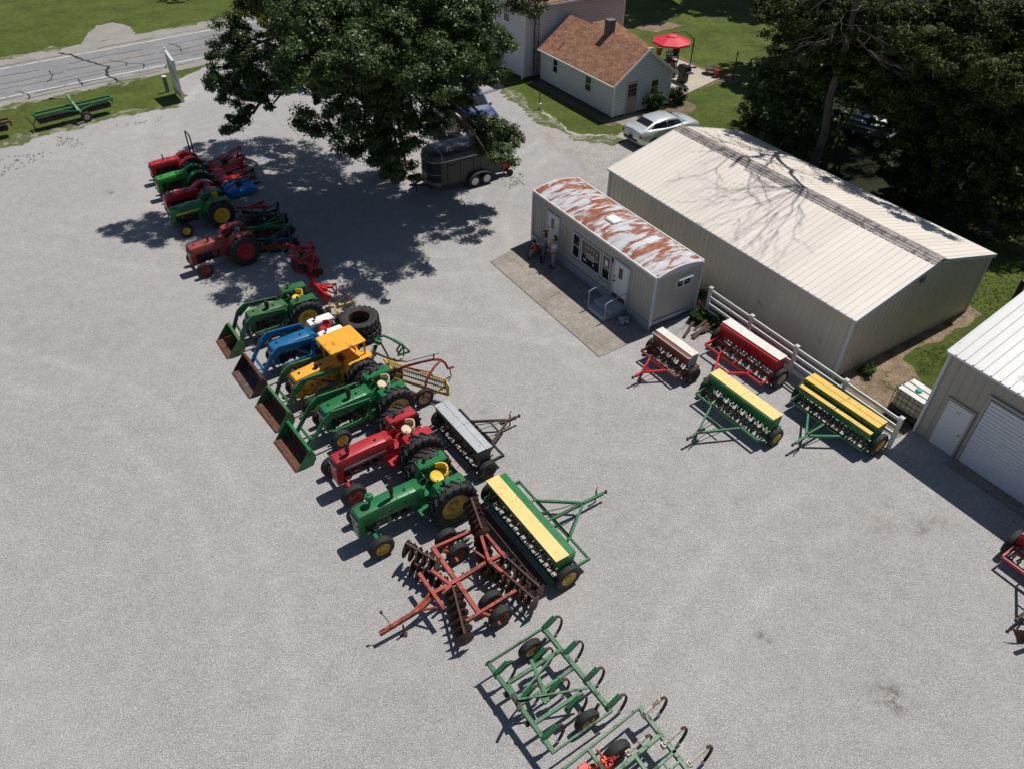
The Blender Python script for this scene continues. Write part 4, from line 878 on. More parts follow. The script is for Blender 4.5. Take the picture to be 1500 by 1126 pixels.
tractor('faded green loader tractor with yellow seat, farthest of the loader tractors',(-10.183,25.138,.35),'f',-145,wb=1.95,rr=.76,rw=.38,fr=.35,fw_=.2,tr=.72,tf=.68,h0=.80,h1=2.2,ht=1.32,hb=.98,body=fgreen(),rimr=yellow(),chas=dgreen(),fmat=dgreen(),seat=paint('seat_yellow',(.7,.5,.05),.5),
   stack=(1.35,.40,.065),loader=(dgreen(),lipx((-10.183,25.138,.35),'f',-145,1.95,.68,.2,(-12.200,25.372),(-11.418,24.238)),1.38,.50,1.32),bucket=(rust(),fgreen()),sh=1.30)
tractor('faded red tractor with red wheel discs at the edge of the tree shade',(-12.518,31.290,.74),'r',-142,wb=1.95,rr=.74,rw=.36,fr=.36,fw_=.24,tr=.72,tf=.68,h0=.78,h1=2.3,ht=1.36,hb=.98,body=fred(),rimr=red(),seat=galv(),sh=1.26,ss=.75,stack=(1.35,.35,.04),cluster=True)
tractor('green tractor with yellow wheels and yellow hood stripe in tree shade',(-14.656,34.711,.7),'r',-143,wb=1.82,rr=.70,rw=.36,fr=.33,fw_=.2,tr=.70,tf=.66,h0=.75,h1=2.25,ht=1.32,hb=.95,body=green(),rimr=yellow(),seat=yellow(),stack=None,stripe=yellow(),nose=.12,rops=0,sh=1.2)
tractor('red compact tractor with grey seat and round red fenders',(-17.708,35.529,1.3),'h',-143,wb=1.8,rr=.62,rw=.32,fr=.30,fw_=.18,tr=.62,tf=.58,hw=.26,h0=.7,h1=2.1,ht=1.28,hb=.95,body=bred(),rimr=galv(),chas=iron(),fender='round',seat=paint('blue_grey_seat',(.3,.34,.4),.5),stack=None,grille='white',sh=.95)
tractor('light green compact tractor with round fenders and folded black roll bar',(-18.846,37.497,1.25),'h',-144,wb=1.75,rr=.60,rw=.32,fr=.28,fw_=.18,tr=.60,tf=.56,hw=.26,h0=.68,h1=2.05,ht=1.24,hb=.92,body=paint('light_green_paint',(.035,.23,.035),.42),rimr=yellow(),chas=green(),fender='round',seat=black(),stack=None,rops=1.75,sh=.92)
tractor('red compact tractor with tall black roll bar at far end of the row',(-19.837,39.249,1.2),'h',-144,wb=1.7,rr=.58,rw=.32,fr=.28,fw_=.18,tr=.58,tf=.54,hw=.26,h0=.68,h1=2.0,ht=1.2,hb=.9,body=red(),rimr=red(),chas=iron(),fender='round',seat=red(),stack=(1.25,.36,.025),rops=2.35,sh=.9)

# ------------------------------------------------------------------ seed drills
def disc_mesh(r,mat,name='disc_blade',cup=.05):
    k=(r,mat.name,name)
    if k in _wc: return _wc[k]
    a=MB(); a.lathe([(0,cup),(r*.35,cup*.8),(r*.7,cup*.45),(r,0),(r*.995,-.008),(r*.7,cup*.45-.012),(0,cup-.014)],(0,0,0),(0,1,0),16); a.lathe([(.05,-.06),(.05,.10),(0,.10)],(0,0,0),(0,1,0),8)
    _wc[k]=a.mesh(name,mat,40); return _wc[k]
m_feed=paint('feed_tube',(.060,.055,.05),.5,var=.5,wear=(.30,.27,.22),wear_amt=.12,wear_scale=16)
m_cup=paint('seed_cup_metal',(.21,.195,.17),.45,var=.5,wear=(.03,.025,.02),wear_amt=.6,wear_scale=16)
def drill(label,anchor,ang,L,lids,body,frame,rimm,tong,n=14,side=1,R_=.40,kick=None,tl=2.2,front_box=None,step=None,zt=1.18,z0=.62,hw=.27,hx=0.,vis=1,splits=1,endpl=None,axle=None,deckx=.78,hitchz=.42,apex=None):
    """anchor: ground under the near wheel, side +1/-1 says which end that is; x points along the tongue"""
    a_=R(ang); yo=side*(L/2+.16); loc=(anchor[0]+math.sin(a_)*yo,anchor[1]-math.cos(a_)*yo,0)
    t=thing('grain_drill',label,'grain drill',loc,a_)
    for s in(-1,1): wheel(t,(.0,s*(L/2+.16),R_),R_,.20,rimm,rr=R_*.55,s=s,deep=.15)
    a=MB(); a.prism([(hx-hw,zt),(hx+hw,zt),(hx+hw,zt-.12),(hx+hw*.35,z0),(hx-hw*.35,z0),(hx-hw,zt-.12)],-L/2,L/2,'y'); h=a.build('hopper',body,t,0)
    for i,(x0,x1,dz,mat) in enumerate(lids):
        for k in range(splits):
            y0=-L/2-.02+(L+.04)*k/splits+(.004 if k else 0); y1=-L/2-.02+(L+.04)*(k+1)/splits-(.004 if k<splits-1 else 0)
            a=MB(); a.box((hx+(x0+x1)/2,(y0+y1)/2,zt+.022+dz),(x1-x0,y1-y0,.035),0,0,.008); a.build('lid',mat,t)
    if front_box:
        x,w_,z,hh,mat,lm=front_box
        a=MB(); a.box((x,0,z-hh/2),(w_,L-.04,hh),0,0,.01); a.build('seed_box',mat,t)
        for k in range(2):
            a=MB(); a.box((x,(-.5+k)*(L/2),z+.015),(w_+.02,L/2-.03,.025),0,0,.006); a.build('lid',lm,t)
    a=MB()
    a.bar((deckx,-L/2-.02,.46),(deckx,L/2+.02,.46),.06,.09); a.bar((-.42,-L/2,.5),(-.42,L/2,.5),.06,.07); a.bar((.3,-L/2,.5),(.3,L/2,.5),.05,.05)
    for s in(-1,1): a.bar((-.45,s*L/2,.48),(deckx,s*L/2,.48),.06,.12); a.bar((0,s*(L/2-.02),.45),(hx,s*(L/2-.02),z0+.1),.10,.12); a.tube([(0,s*(L/2-.2),R_),(0,s*(L/2+.12),R_)],.035,7)
    for y in(-L/4,0,L/4): a.bar((-.4,y,.52),(deckx,y,.48),.05,.05); a.bar((-.1,y,.5),(hx,y,z0+.02),.06,.06)
    a.build('frame',frame,t,0)
    for s in(-1,1):
        a=MB(); q=s*(L/2+.03); a.prism([(hx-hw+.02,zt-.04),(hx+hw-.02,zt-.04),(hx+.16,.42),(hx-.16,.42)],min(q,q-.03*s),max(q,q-.03*s),'y'); a.build('end_plate',endpl or body,t,0)
    key=('op',frame.name,L>3)
    if key not in _wc:
        a=MB(); a.tube([(0,0,z0+.02),(.05,.02,.46),(.10,0,.28)],.026,6); a.bar((.55,0,.40),(.08,0,.22),.03,.05)
        _wc[key]=a.mesh('opener',m_feed,30)
        b=MB(); b.lathe([(0,.02),(.10,.014),(.17,.0),(.10,-.014),(0,-.02)],(.14,.01,.18),(.12,1,0),14); _wc[key+('d',)]=b.mesh('disc',paint('worn_disc_steel',(.06,.05,.043),.4,metal=.5,var=.5,wear=(.10,.05,.03),wear_amt=.45),40)
        b=MB(); b.tube([(-.28,0,z0-.05),(-.2,.0,.40),(-.02,0,.22)],.018,5); _wc[key+('s',)]=b.mesh('pressure_rod',iron(),30)
        b=MB(); b.box((hx+.12,.0,z0-.03),(.08,.07,.09),0,0,.02); _wc[key+('c',)]=b.mesh('seed_cup',m_cup,30)
    for i in range(n):
        y=-L/2+.1+(L-.2)*i/(n-1); x=.0 if i%2 else -.10
        o=link('opener',_wc[key],t,(x,y,0)); link('disc',_wc[key+('d',)],o); link('pressure_rod',_wc[key+('s',)],o); link('seed_cup',_wc[key+('c',)],o,(-x,0,0))
        o2=None
    if step is not None:
        x,mat=step; a=MB()
        for k in range(3): a.box((x,-L/2+L*(k+.5)/3,.40),(.24,L/3-.015,.035),0,0,.006)
        a.build('step_board',mat,t)
        a=MB()
        for y in(-L/2+.1,0,L/2-.1): a.bar((x,y,.38),(-.4,y,.5),.04,.05)
        a.build('step_bracket',frame,t)
    if tong is not None:
        a=MB(); ax=apex or tl-.45; sp=L*.24
        for s in(-1,1): a.bar((deckx,s*sp,.46),(ax,s*.06,hitchz+.03),.07,.09)
        a.bar((ax-.25,0,hitchz+.03),(tl,0,hitchz-.02),.09,.10); a.bar((deckx,-sp,.455),(deckx,sp,.455),.08,.1)
        if apex: a.bar((deckx,0,.47),(ax,0,hitchz+.03),.09,.1)
        else: a.bar((deckx+.55,-sp*.52,.45),(deckx+.55,sp*.52,.45),.05,.05)
        tg=a.build('tongue',tong,t,0)
        a=MB(); a.box((tl+.07,0,hitchz-.02),(.16,.06,.07),0,0,.015); a.lathe([(.05,-.05),(.05,.05),(.02,.05),(.02,-.05)],(tl+.14,0,hitchz-.02),(0,0,1),10,close=True); a.tube([(tl-.2,.1,hitchz+.15),(tl-.2,.1,.02)],.028,7); a.tube([(tl-.24,.1,hitchz+.2),(tl-.10,.16,hitchz+.22)],.014,5); a.build('hitch',drust(),tg)
        a=MB(); a.tube([(ax,.03,hitchz+.1),(deckx+.4,.1,.62),(hx+.1,.18,zt-.25)],.018,5); a.tube([(ax+.1,-.03,hitchz+.1),(deckx+.2,-.12,.7),(hx+.1,-.1,zt-.3)],.014,5); a.build('control_rod',iron(),tg)
    return t
rustw=paint('rust_brown_paint',(.20,.06,.035),.7,var=.25,wear=(.10,.04,.025),wear_amt=.4)
m_cream=paint('cream_white_lid',(.66,.64,.58),.55,var=.06,wear=(.45,.42,.36),wear_amt=.18,wear_scale=8)
drill('long green grain drill with pale yellow lid and A-frame tongue, behind the nearest green tractor',(1.804,13.941),35,3.75,[(-.38,.10,0,pyellow())],green(),green(),yellow(),green(),n=18,side=-1,R_=.46,hw=.36,tl=3.0,zt=1.28,apex=2.1,step=(-.74,drust()),deckx=.95)
drill('grey grain drill with galvanised lids and a long step board behind the red tractor',(-0.767,18.306),36,2.8,[(-.29,.04,0,galv()),(.06,.30,-.02,galv())],paint('dark_slate_paint',(.030,.036,.045),.5,var=.3),iron(),drust(),drust(),n=14,side=-1,R_=.36,tl=2.3,zt=1.2,step=(-.78,paint('pinkish_board',(.36,.29,.27),.7,var=.15,wear=(.2,.15,.13),wear_amt=.3)),splits=2)
drill('small rusty grain drill with white lid and red tongue beside the office corner',(7.114,23.643),216,2.0,[(-.26,.12,0,m_cream),(.15,.30,-.05,m_cream)],rustw,rustw,drust(),bred(),n=10,side=1,R_=.34,tl=2.0,zt=1.2,step=None,endpl=paint('grey_end_plate',(.30,.29,.27),.6))
drill('red grain drill with plain white lid parked against the white fence',(10.488,23.483),216,2.95,[(-.28,.18,.02,m_cream)],bred(),bred(),cream(),bred(),n=14,side=1,R_=.42,tl=2.35,zt=1.25,deckx=.95)
drill('green grain drill with one faded speckled yellow lid, in front of the red drill',(9.536,20.260),216,3.05,[(-.30,.22,0,pyellow())],green(),green(),yellow(),dgreen(),n=15,side=1,R_=.36,tl=2.6,zt=1.17,splits=2)
byel=paint('strong_yellow_lid',(.68,.43,.07),.45,var=.08,wear=(.4,.25,.06),wear_amt=.12)
drill('green grain drill with double yellow lids and narrow yellow front box, by the fence end',(13.129,19.937),216,3.15,[(-.30,-.02,0,byel),(.0,.26,0,byel)],green(),green(),yellow(),green(),n=16,side=1,R_=.44,tl=2.4,zt=1.25,front_box=(.46,.17,1.06,.25,green(),byel),splits=2,apex=1.75)
drill('dark red grain drill cut off by the right edge of the yard',(15.917,15.696),214,3.0,[(-.30,-.05,0,m_cream)],red(),red(),drust(),iron(),n=14,side=-1,R_=.46,tl=2.4,zt=1.2,deckx=.85)

# ------------------------------------------------------------------ disc harrow
def c3(*pts): n=len(pts); return (sum(p[0] for p in pts)/n,sum(p[1] for p in pts)/n,0)
ho=(*(-1.507,14.039)[:2],0)
hw_=thing('disc_harrow','large rusty red folding disc harrow with four gangs of dark discs','disc harrow',ho)
def rel(p,o=ho): return (p[0]-o[0],p[1]-o[1],p[2])
def frame(parts,name,mat,root,o):
    a=MB(o)
    for p,q,w,h in parts: a.bar(p,q,w,h)
    return a.build(name,mat,root,0)
frame([((-2.297,14.715,.72),(-0.749,12.436,.72),.13,.13),((-2.227,14.684,.73),(-1.137,15.354,.73),.09,.12),((-0.771,12.451,.73),(0.268,13.226,.73),.09,.12),((-1.124,12.183,.73),(-0.771,12.451,.73),.09,.12)],'wing_frame',rred(),hw_,ho)
frame([((-2.161,13.019,.76),(-1.458,13.505,.76),.12,.12),((-1.458,13.505,.76),(-0.551,14.227,.76),.12,.12),((-0.551,14.227,.76),(-0.101,14.523,.76),.12,.12),((-0.772,15.310,.80),(-0.053,14.294,.80),.09,.12),((-0.855,15.148,.86),(-0.548,14.136,.86),.09,.12),((-0.549,14.165,.82),(-0.142,13.788,.82),.10,.12),((-2.587,13.710,.78),(-1.738,12.507,.78),.10,.12),((-2.234,13.812,.80),(-1.613,13.308,.80),.09,.11),((-1.845,13.001,.8),(-1.613,13.308,.8),.08,.1),((-1.071,14.612,.82),(-0.560,14.190,.82),.05,.05)],'main_frame',rred(),hw_,ho)
tg=frame([((-3.523,11.918,.42),(-2.432,12.684,.55),.11,.13),((-2.432,12.684,.55),(-2.015,13.110,.70),.11,.13),((-2.743,12.486,.52),(-2.135,13.139,.72),.06,.08),((-2.433,12.663,.5),(-1.951,12.623,.72),.05,.06),((-2.454,12.732,.6),(-2.207,13.077,.74),.06,.08)],'tongue',rred(),hw_,ho)
a=MB(ho); b0=(-3.215,12.058,.45); a.tube([b0,(b0[0]-.05,b0[1]+.05,.75),(b0[0]-.22,b0[1]+.1,1.05)],.012,5); a.lathe([(0,0),(.04,.03),(.04,.1),(0,.12)],(b0[0]-.22,b0[1]+.1,1.05),(-.3,.1,1),7); b1=(-2.945,12.229,.5); a.tube([(b1[0]+.05,b1[1]-.06,.5),(b1[0]+.05,b1[1]-.06,.06)],.03,7); a.bar((b1[0]-.05,b1[1]-.06,.05),(b1[0]+.15,b1[1]-.06,.05),.12,.03); a.build('hose_and_jack',drust(),tg)
def gang(p,q,n,r,beam=.28,tilt=1):
    p,q=Vector(p),Vector(q); d=q-p; an=math.atan2(d.y,d.x)-PI/2; mid=(p+q)/2
    a=MB(ho); a.bar(p+Vector((0,0,beam)),q+Vector((0,0,beam)),.06,.07)
    side=Vector((-d.y,d.x,0)).normalized()
    for f in(.12,.5,.88): m=p.lerp(q,f); a.bar(m+Vector((0,0,beam)),m+side*.05+Vector((0,0,.02)),.05,.09)
    g=a.build('gang_beam',drust(),hw_,0)
    a=MB(ho); a.tube([p,q],.03,7)
    for i in range(n): m=p.lerp(q,(i+.5)/n); a.bar(m+Vector((0,0,beam-.02))+side*.12,m+side*.2+Vector((0,0,.05)),.02,.05)
    a.build('scraper_bar',drust(),g)
    for i in range(n):
        m=p.lerp(q,i/(n-1)); link('disc_blade',disc_mesh(r*1.1,drust(),cup=.09),g,rel(m),(0,random.uniform(0,3),an+.22))
gang((-1.198,16.197,1.05),(-0.807,15.153,.85),7,.27); gang((-0.813,15.227,.42),(-0.552,13.980,.40),6,.26)
gang((-0.393,14.109,.50),(0.789,12.937,.50),8,.28); gang((-0.136,14.465,.5),(0.951,13.334,.5),6,.26)
gang((-3.078,14.616,.75),(-2.096,14.010,.70),6,.27); gang((-2.865,14.181,.40),(-1.828,13.580,.40),6,.26)
gang((-1.555,13.226,.55),(-1.128,11.767,.50),7,.28)
for px in ((-1.535,14.742,0),(-1.938,15.278,0),(-0.161,12.557,0),(-0.476,13.046,0)): wheel(hw_,(px[0]-ho[0],px[1]-ho[1]+.05,.38),.38,.24,rred(),rr=.2,s=-1).rotation_euler[2]=R(36)
frame([((-1.899,14.972,.4),(-1.504,14.447,.4),.07,.09),((-1.690,14.720,.4),(-1.940,14.598,.72),.08,.1)],'wheel_arm',rred(),hw_,ho)
frame([((-0.466,12.785,.4),(-0.158,12.306,.4),.07,.09),((-0.301,12.544,.4),(-0.685,12.460,.72),.08,.1)],'wheel_arm',rred(),hw_,ho)

# ------------------------------------------------------------------ field cultivators
def shank(root,p,q,mat,springmat,o,L=.44,back=VX,lean=1.0,tube=False):
    """spring box rises backwards from p; a curved shank drops behind it"""
    p=Vector(p); bk=Vector((back[0],back[1],0)); tip=p+bk*L*.80+Vector((0,0,L*.62*lean))
    a=MB(o)
    if tube:
        a.tube([p+Vector((0,0,.05)),tip],.05,8); a.tube([p+bk*.05+Vector((0,0,-.02)),p+bk*.32+Vector((0,0,.03))],.02,6)
    else: a.bar(p+Vector((0,0,.03)),tip,.11,.15)
    a.box(p+Vector((0,0,-.03)),(.14,.14,.16),SITE,0,.01); s=a.build('spring_box' if not tube else 'spring_tube',springmat,root,0)
    a=MB(o); c=p+bk*(L*.95)+Vector((0,0,.0)); pts=[]
    for k in range(9):
        th=R(150-k*27); pts.append(c+bk*math.cos(th)*.20+Vector((0,0,math.sin(th)*.26-(.012*k*k*.5))))
    for i in range(8): a.bar(pts[i],pts[i+1],.032,.075,0,(-back[1],back[0],0))
    e=pts[-1]; a.build('shank',mat,s,0)
    a=MB(o); a.prism([(-.05,0),(.05,0),(0,.16)],-.01,.01,'z'); 
    a=MB(o); a.loft([[e+Vector((x,y,0)) for x,y in((-.04,-.03),(.04,-.03),(.04,.03),(-.04,.03))],[e-bk*.10+Vector((x,y,-.10)) for x,y in((-.02,-.02),(.02,-.02),(.02,.02),(-.02,.02))]]); a.build('point',steel(),s,0)
co1=(*(1.221,10.618)[:2],0)
c1=thing('field_cultivator','green field cultivator frame with green spring boxes, nearer the disc harrow','cultivator',co1); z=.72
frame([((-0.460,10.970,0.720),(1.226,8.653,0.720),.11,.11),((1.039,12.049,0.720),(2.717,9.732,0.720),.12,.12),((-0.523,10.896,0.730),(1.100,12.091,0.730),.05,.09),((1.194,8.595,0.730),(2.771,9.721,0.730),.05,.09)],'frame',dgreen(),c1,co1)
frame([((0.089,10.377,0.740),(1.495,11.366,0.740),.09,.10),((0.780,9.328,0.740),(2.027,10.191,0.740),.09,.10),((0.697,11.050,0.760),(1.133,9.899,0.760),.09,.09),((0.342,9.887,0.850),(1.414,11.325,0.840),.05,.05),((0.342,9.887,0.850),(2.175,10.255,0.840),.05,.05),((0.416,9.805,0.730),(1.863,10.882,0.730),.07,.08),((0.090,10.339,0.720),(0.415,9.846,0.720),.11,.12),((0.908,10.133,0.760),(1.080,9.843,0.760),.08,.08)],'inner_frame',dgreen(),c1,co1)
hb_=frame([((0.005,10.180,0.660),(0.079,10.093,0.580),.09,.10),((0.559,9.414,0.660),(0.631,9.331,0.580),.09,.10),((0.327,9.870,0.740),(0.318,9.598,1.270),.06,.06),((0.236,10.083,0.750),(0.416,9.650,0.750),.1,.12)],'hitch',iron(),c1,co1)
for q in ((1.061,12.032,0.720),(1.623,11.279,0.720),(2.145,10.526,0.720),(2.673,9.796,0.720),(0.790,11.056,0.720),(1.194,10.180,0.720),(1.638,9.733,0.720),(-0.223,10.636,0.720),(0.450,9.975,0.720),(1.016,8.964,0.720)): shank(c1,q,None,drust(),dgreen(),co1)
for q in ((0.687,11.611,0),(2.144,9.630,0)):
    wheel(c1,(q[0]-co1[0],q[1]-co1[1],.36),.36,.22,yellow(),rr=.19,s=-1).rotation_euler[2]=R(34)
frame([((0.806,11.508,.36),(1.112,11.726,.74),.07,.09)],'wheel_arm',iron(),c1,co1)
frame([((2.219,9.602,.36),(2.432,9.888,.74),.07,.09)],'wheel_arm',iron(),c1,co1)
co2=(*(3.501,8.688)[:2],0)
c2=thing('field_cultivator','green field cultivator with white spring tubes and red wheel bracket, cut by the bottom edge','cultivator',co2)
frame([((3.485,9.817,0.720),(5.048,7.389,0.720),.12,.12),((3.537,9.868,0.730),(0.885,7.772,0.730),.06,.09),((0.885,7.776,0.720),(2.505,5.875,0.720),.11,.11)],'frame',dgreen(),c2,co2)
frame([((3.960,9.148,0.740),(2.005,7.611,0.740),.10,.11),((4.242,8.732,0.740),(2.631,7.414,0.740),.07,.08),((2.118,8.701,0.730),(3.165,7.193,0.730),.09,.09),((4.391,8.554,0.740),(3.117,7.501,0.740),.06,.06),((3.229,8.591,0.740),(3.511,8.145,0.740),.09,.09),((3.884,8.493,0.740),(4.060,8.206,0.740),.06,.06)],'inner_frame',dgreen(),c2,co2)
whitew=paint('chalky_white_paint',(.58,.52,.46),.6,var=.15,wear=(.22,.10,.06),wear_amt=.35,wear_scale=7)
for q in ((3.585,9.657,0.720),(3.988,8.886,0.720),(4.543,8.436,0.720),(3.080,8.663,0.720),(2.497,7.722,0.720),(4.920,7.749,0.720)): shank(c2,q,None,drust(),whitew,co2,L=.60,lean=.75,tube=True)
q=(2.824,8.806); wheel(c2,(q[0]-co2[0],q[1]-co2[1],.40),.40,.26,drust(),rr=.2,s=-1).rotation_euler[2]=R(34)
q=(2.546,8.515,.5); a=MB(co2); a.box(q,(.22,.3,.2),SITE,0,.03); q2=(1.966,8.337,.5); a.box(q2,(.3,.2,.22),SITE,0,.04); a.bar(q,q2,.09,.11); a.tube([q,(q[0]+.3,q[1]+.2,.55)],.07,8)
for k in range(4): a.tube([(q[0]+random.uniform(-.1,.1),q[1]+random.uniform(-.1,.1),.55),(q[0]+random.uniform(-.25,.25),q[1]+random.uniform(-.2,.2),.78)],.03,6)
a.build('wheel_bracket',paint('orange_red_paint',(.55,.055,.03),.45,var=.2),c2)

# ------------------------------------------------------------------ hay rake
ro=(*(-3.629,22.580)[:2],0)
rk=thing('hay_rake','yellow side-delivery hay rake on a curved red tube frame behind the loader tractors','hay rake',ro)
ry=paint('rake_yellow',(.60,.38,.06),.5,var=.15,wear=(.3,.17,.05),wear_amt=.3)
La=[(-4.954,23.406,.95),(-4.905,23.482,.72),(-4.619,22.943,.42),(-4.630,22.633,.75)]; Ra=[(-2.515,22.280,.95),(-2.468,22.218,.70),(-2.393,22.100,.36),(-2.548,21.962,.75)]
a=MB(ro)
for pp in(La,Ra): a.tube([pp[0],pp[1],pp[2]],.055,6); a.tube([pp[0],(pp[2][0],pp[2][1],pp[0][2]-.1),pp[2]],.045,6)
a.build('end_frame',ry,rk)
a=MB(ro); a.tube([La[2],Ra[2]],.06,7); a.build('lower_bar',ry,rk)
for k,(f,zz) in enumerate(((0,.95),(.35,.80),(.7,.62),(.5,1.0))):
    p=Vector(La[0]).lerp(Vector(La[2]),f); q=Vector(Ra[0]).lerp(Vector(Ra[2]),f); p.z=q.z=zz
    a=MB(ro); a.tube([p,q],.034,6); b=a.build('tine_bar',ry,rk); a=MB(ro)
    for i in range(26): m=p.lerp(q,(i+.5)/26); a.tube([m,m+Vector((.03,-.02,-.16)),m+Vector((.0,.05,-.36))],.008,4)
    a.build('tines',paint('tine_steel',(.14,.11,.08),.5,var=.3),b)
a=MB(ro); a.tube([(-4.611,22.727,.5),(-4.439,22.685,.95),(-4.036,22.561,1.3),(-3.491,22.764,1.35),(-3.041,22.909,1.38),(-2.732,22.921,1.38),(-2.560,22.944,1.2),(-2.476,23.045,.85),(-2.289,23.293,.72)],.05,8)
a.tube([(-3.280,21.775,.55),(-3.206,22.037,1.0),(-3.088,22.239,1.2),(-2.905,22.545,1.35),(-2.725,22.839,1.38)],.05,8); a.tube([(-4.237,22.284,.55),(-3.420,21.864,.5)],.05,7); a.tube([(-3.981,22.523,1.3),(-3.082,22.418,1.15)],.03,6); a.build('tube_frame',paint('dull_red_tube',(.22,.02,.022),.5,var=.3,wear=(.12,.03,.02),wear_amt=.4),rk)
a=MB(ro); a.tube([(-3.976,22.601,1.5),(-2.980,22.925,1.6),(-2.767,22.890,1.7)],.016,5); a.tube([(-2.976,22.904,1.65),(-2.968,22.949,1.35)],.03,6); a.tube([(-2.407,23.128,.75),(-2.402,23.490,.1)],.025,6); a.tube([(-2.409,23.549,.05),(-2.640,23.397,.03)],.02,5); a.build('crank_and_stand',iron(),rk)
for q,s in(((-3.296,21.886),-1),((-4.579,22.987),1)): wheel(rk,(q[0]-ro[0],q[1]-ro[1],.40),.40,.17,tan(),rr=.24,s=s*-1 if False else -1).rotation_euler[2]=R(36)

# ------------------------------------------------------------------ stacked tyres
tc=(-6.417,26.206,.72)
for k,(dx,dy,zz,lb) in enumerate(((.05,-.04,.23,'lower of two big lugged tractor tyres stacked flat, mostly hidden under the other'),(0,0,.69,'upper of two big lugged tractor tyres stacked flat behind the yellow canopy tractor'))):
    o=link('tractor_tyre',tyre_mesh(.84,.46,.50,22),None,(tc[0]+dx,tc[1]+dy,zz),(PI/2,0,k*.7)); tag(o,lb,'tyre',group='big tyres stacked flat')
    if k: a=MB(); a.lathe([(.515,.2),(.475,.19),(.455,.05),(.475,-.18),(.515,-.19),(.465,-.16),(.44,.05),(.455,.17)],(0,0,0),(0,1,0),24,close=True); a.build('rim',drust(),o)
# ------------------------------------------------------------------ three-point implements
def mower(label,pa,ang,col,W=1.5,L=1.7):
    t=thing('rotary_mower',label,'mower',(pa[0],pa[1],0),R(ang)); m=col
    a=MB(); ol=[(-L*.5,-W*.32),(-L*.38,-W*.5),(L*.42,-W*.5),(L*.5,-W*.3),(L*.5,W*.3),(L*.42,W*.5),(-L*.38,W*.5),(-L*.5,W*.32)]
    a.loft([[(x,y,.12) for x,y in ol],[(x,y,.36) for x,y in ol],[(x*.9,y*.9,.40) for x,y in ol]]); d=a.build('deck',m,t,20)
    a=MB(); a.box((0,0,.48),(.3,.28,.2),0,0,.04); a.tube([(.1,0,.5),(L*.62,0,.55)],.045,8); a.build('gearbox',iron(),t)
    a=MB(); 
    for s in(-1,1): a.bar((L*.45,s*.36,.4),(L*.56,s*.06,1.12),.05,.07); a.bar((L*.56,s*.05,1.1),(-L*.45,s*.25,.42),.04,.05); a.bar((L*.42,s*.36,.42),(L*.62,s*.38,.45),.06,.09)
    a.build('hitch_frame',iron() if col.name.startswith('blue') else m,t,0)
    wt=link('tail_wheel',rim_mesh(.2,.12,.1,iron(),1,.1),t,(-L*.62,0,.2)); link('tyre',tyre_mesh(.2,.12,.1,0),wt)
    a=MB()
    for s in(-1,1): a.bar((-L*.62,s*.09,.2),(-L*.48,s*.09,.42),.03,.06)
    a.build('tail_bracket',m,t,0)
    a=MB()
    for s in(-1,1): a.bar((-L*.4,s*W*.36,.405),(L*.42,s*W*.36,.405),.05,.04)
    a.bar((L*.3,-W*.45,.405),(L*.3,W*.45,.405),.05,.04); a.build('stiffener',m,d)
    return t
mower('dark red rotary mower in tree shade, farthest of the three mowers',(-16.531,41.278,.2),36,red(),1.5,1.9)
mower('bright red rotary mower deck between the dark red mower and the blue one',(-15.874,39.945,.2),36,bred(),1.6,1.8)
mower('blue rotary mower deck lying behind the red compact tractor',(-14.970,38.607,.2),34,paint('blue_mower_paint',(.015,.20,.52),.3,var=.15),1.4,1.7)
def plow(label,pa,ang,beam,board,n=3,L=2.2,cutter=True,tall=.95):
    t=thing('plow',label,'plow',(pa[0],pa[1],0),R(ang))
    a=MB(); a.bar((L*.5,-.25,.72),(-L*.5,.45,.72),.11,.13); a.bar((L*.35,.45,.72),(-L*.1,.25,.72),.09,.10); a.bar((L*.3,-.4,.6),(L*.3,.55,.6),.08,.08)
    for s in(-1,1): a.bar((L*.3,s*.38+.05,.6),(L*.38,.08+s*.05,tall+.35),.05,.07)
    a.bar((L*.38,.08,tall+.35),(-L*.15,.22,.76),.05,.05); a.build('beam',beam,t,0)
    for i in range(n):
        f=(i+.5)/n; x=L*.42-L*.9*f; y=-.2+.6*f
        a=MB(); a.bar((x,y,.70),(x-.05,y,.25),.10,.05); a.bar((x-.25,y,.12),(x+.25,y,.12),.04,.14); st=a.build('leg',beam,t,0)
        a=MB(); secs=[]
        for k in range(7):
            u=k/6; xx=x+.34-.78*u; yy=y+.02+.32*u*u; lean=.34*u
            secs.append([(xx,yy-.02,.03),(xx-.03,yy+.05*u,.20),(xx-.05,yy+.10*u+lean*.5,.40+.05*u),(xx-.05,yy+.075*u+lean*.5,.40+.05*u),(xx-.03,yy+.025*u,.20),(xx,yy-.045,.03)])
        a.loft(secs); a.build('moldboard',board,st,50)
        if cutter:
            a=MB(); a.lathe([(0,.012),(.2,.004),(.22,0),(.2,-.004),(0,-.012)],(x+.36,y+.1,.32),(0,1,0),16); a.build('coulter',drust(),st); a=MB(); a.bar((x+.36,y+.13,.32),(x+.28,y+.1,.70),.03,.05); a.build('coulter_arm',beam,st,0)
    return t
bs=paint('grey_moldboard',(.22,.215,.21),.45,metal=.3,var=.3,wear=(.15,.08,.04),wear_amt=.4)
dkblue=paint('dark_blue_paint',(.010,.022,.06),.4,var=.3)
plow('small red one-bottom plow lying in tree shade beyond the green plow',(-13.276,35.495,.3),30,red(),iron(),1,1.5,False,.6)
plow('black multi-bottom plow in tree shade between the small red plow and the green plow',(-12.554,34.651,.4),25,iron(),iron(),3,2.2)
plow('green plow with several moldboards behind the faded red tractor',(-12.067,33.530,.4),28,green(),rust(),4,2.3)
plow('dark blue plow with rusty orange moldboards next to the green plow',(-11.422,32.362,.35),25,dkblue,paint('orange_rust',(.30,.10,.03),.6,var=.3),3,2.0)
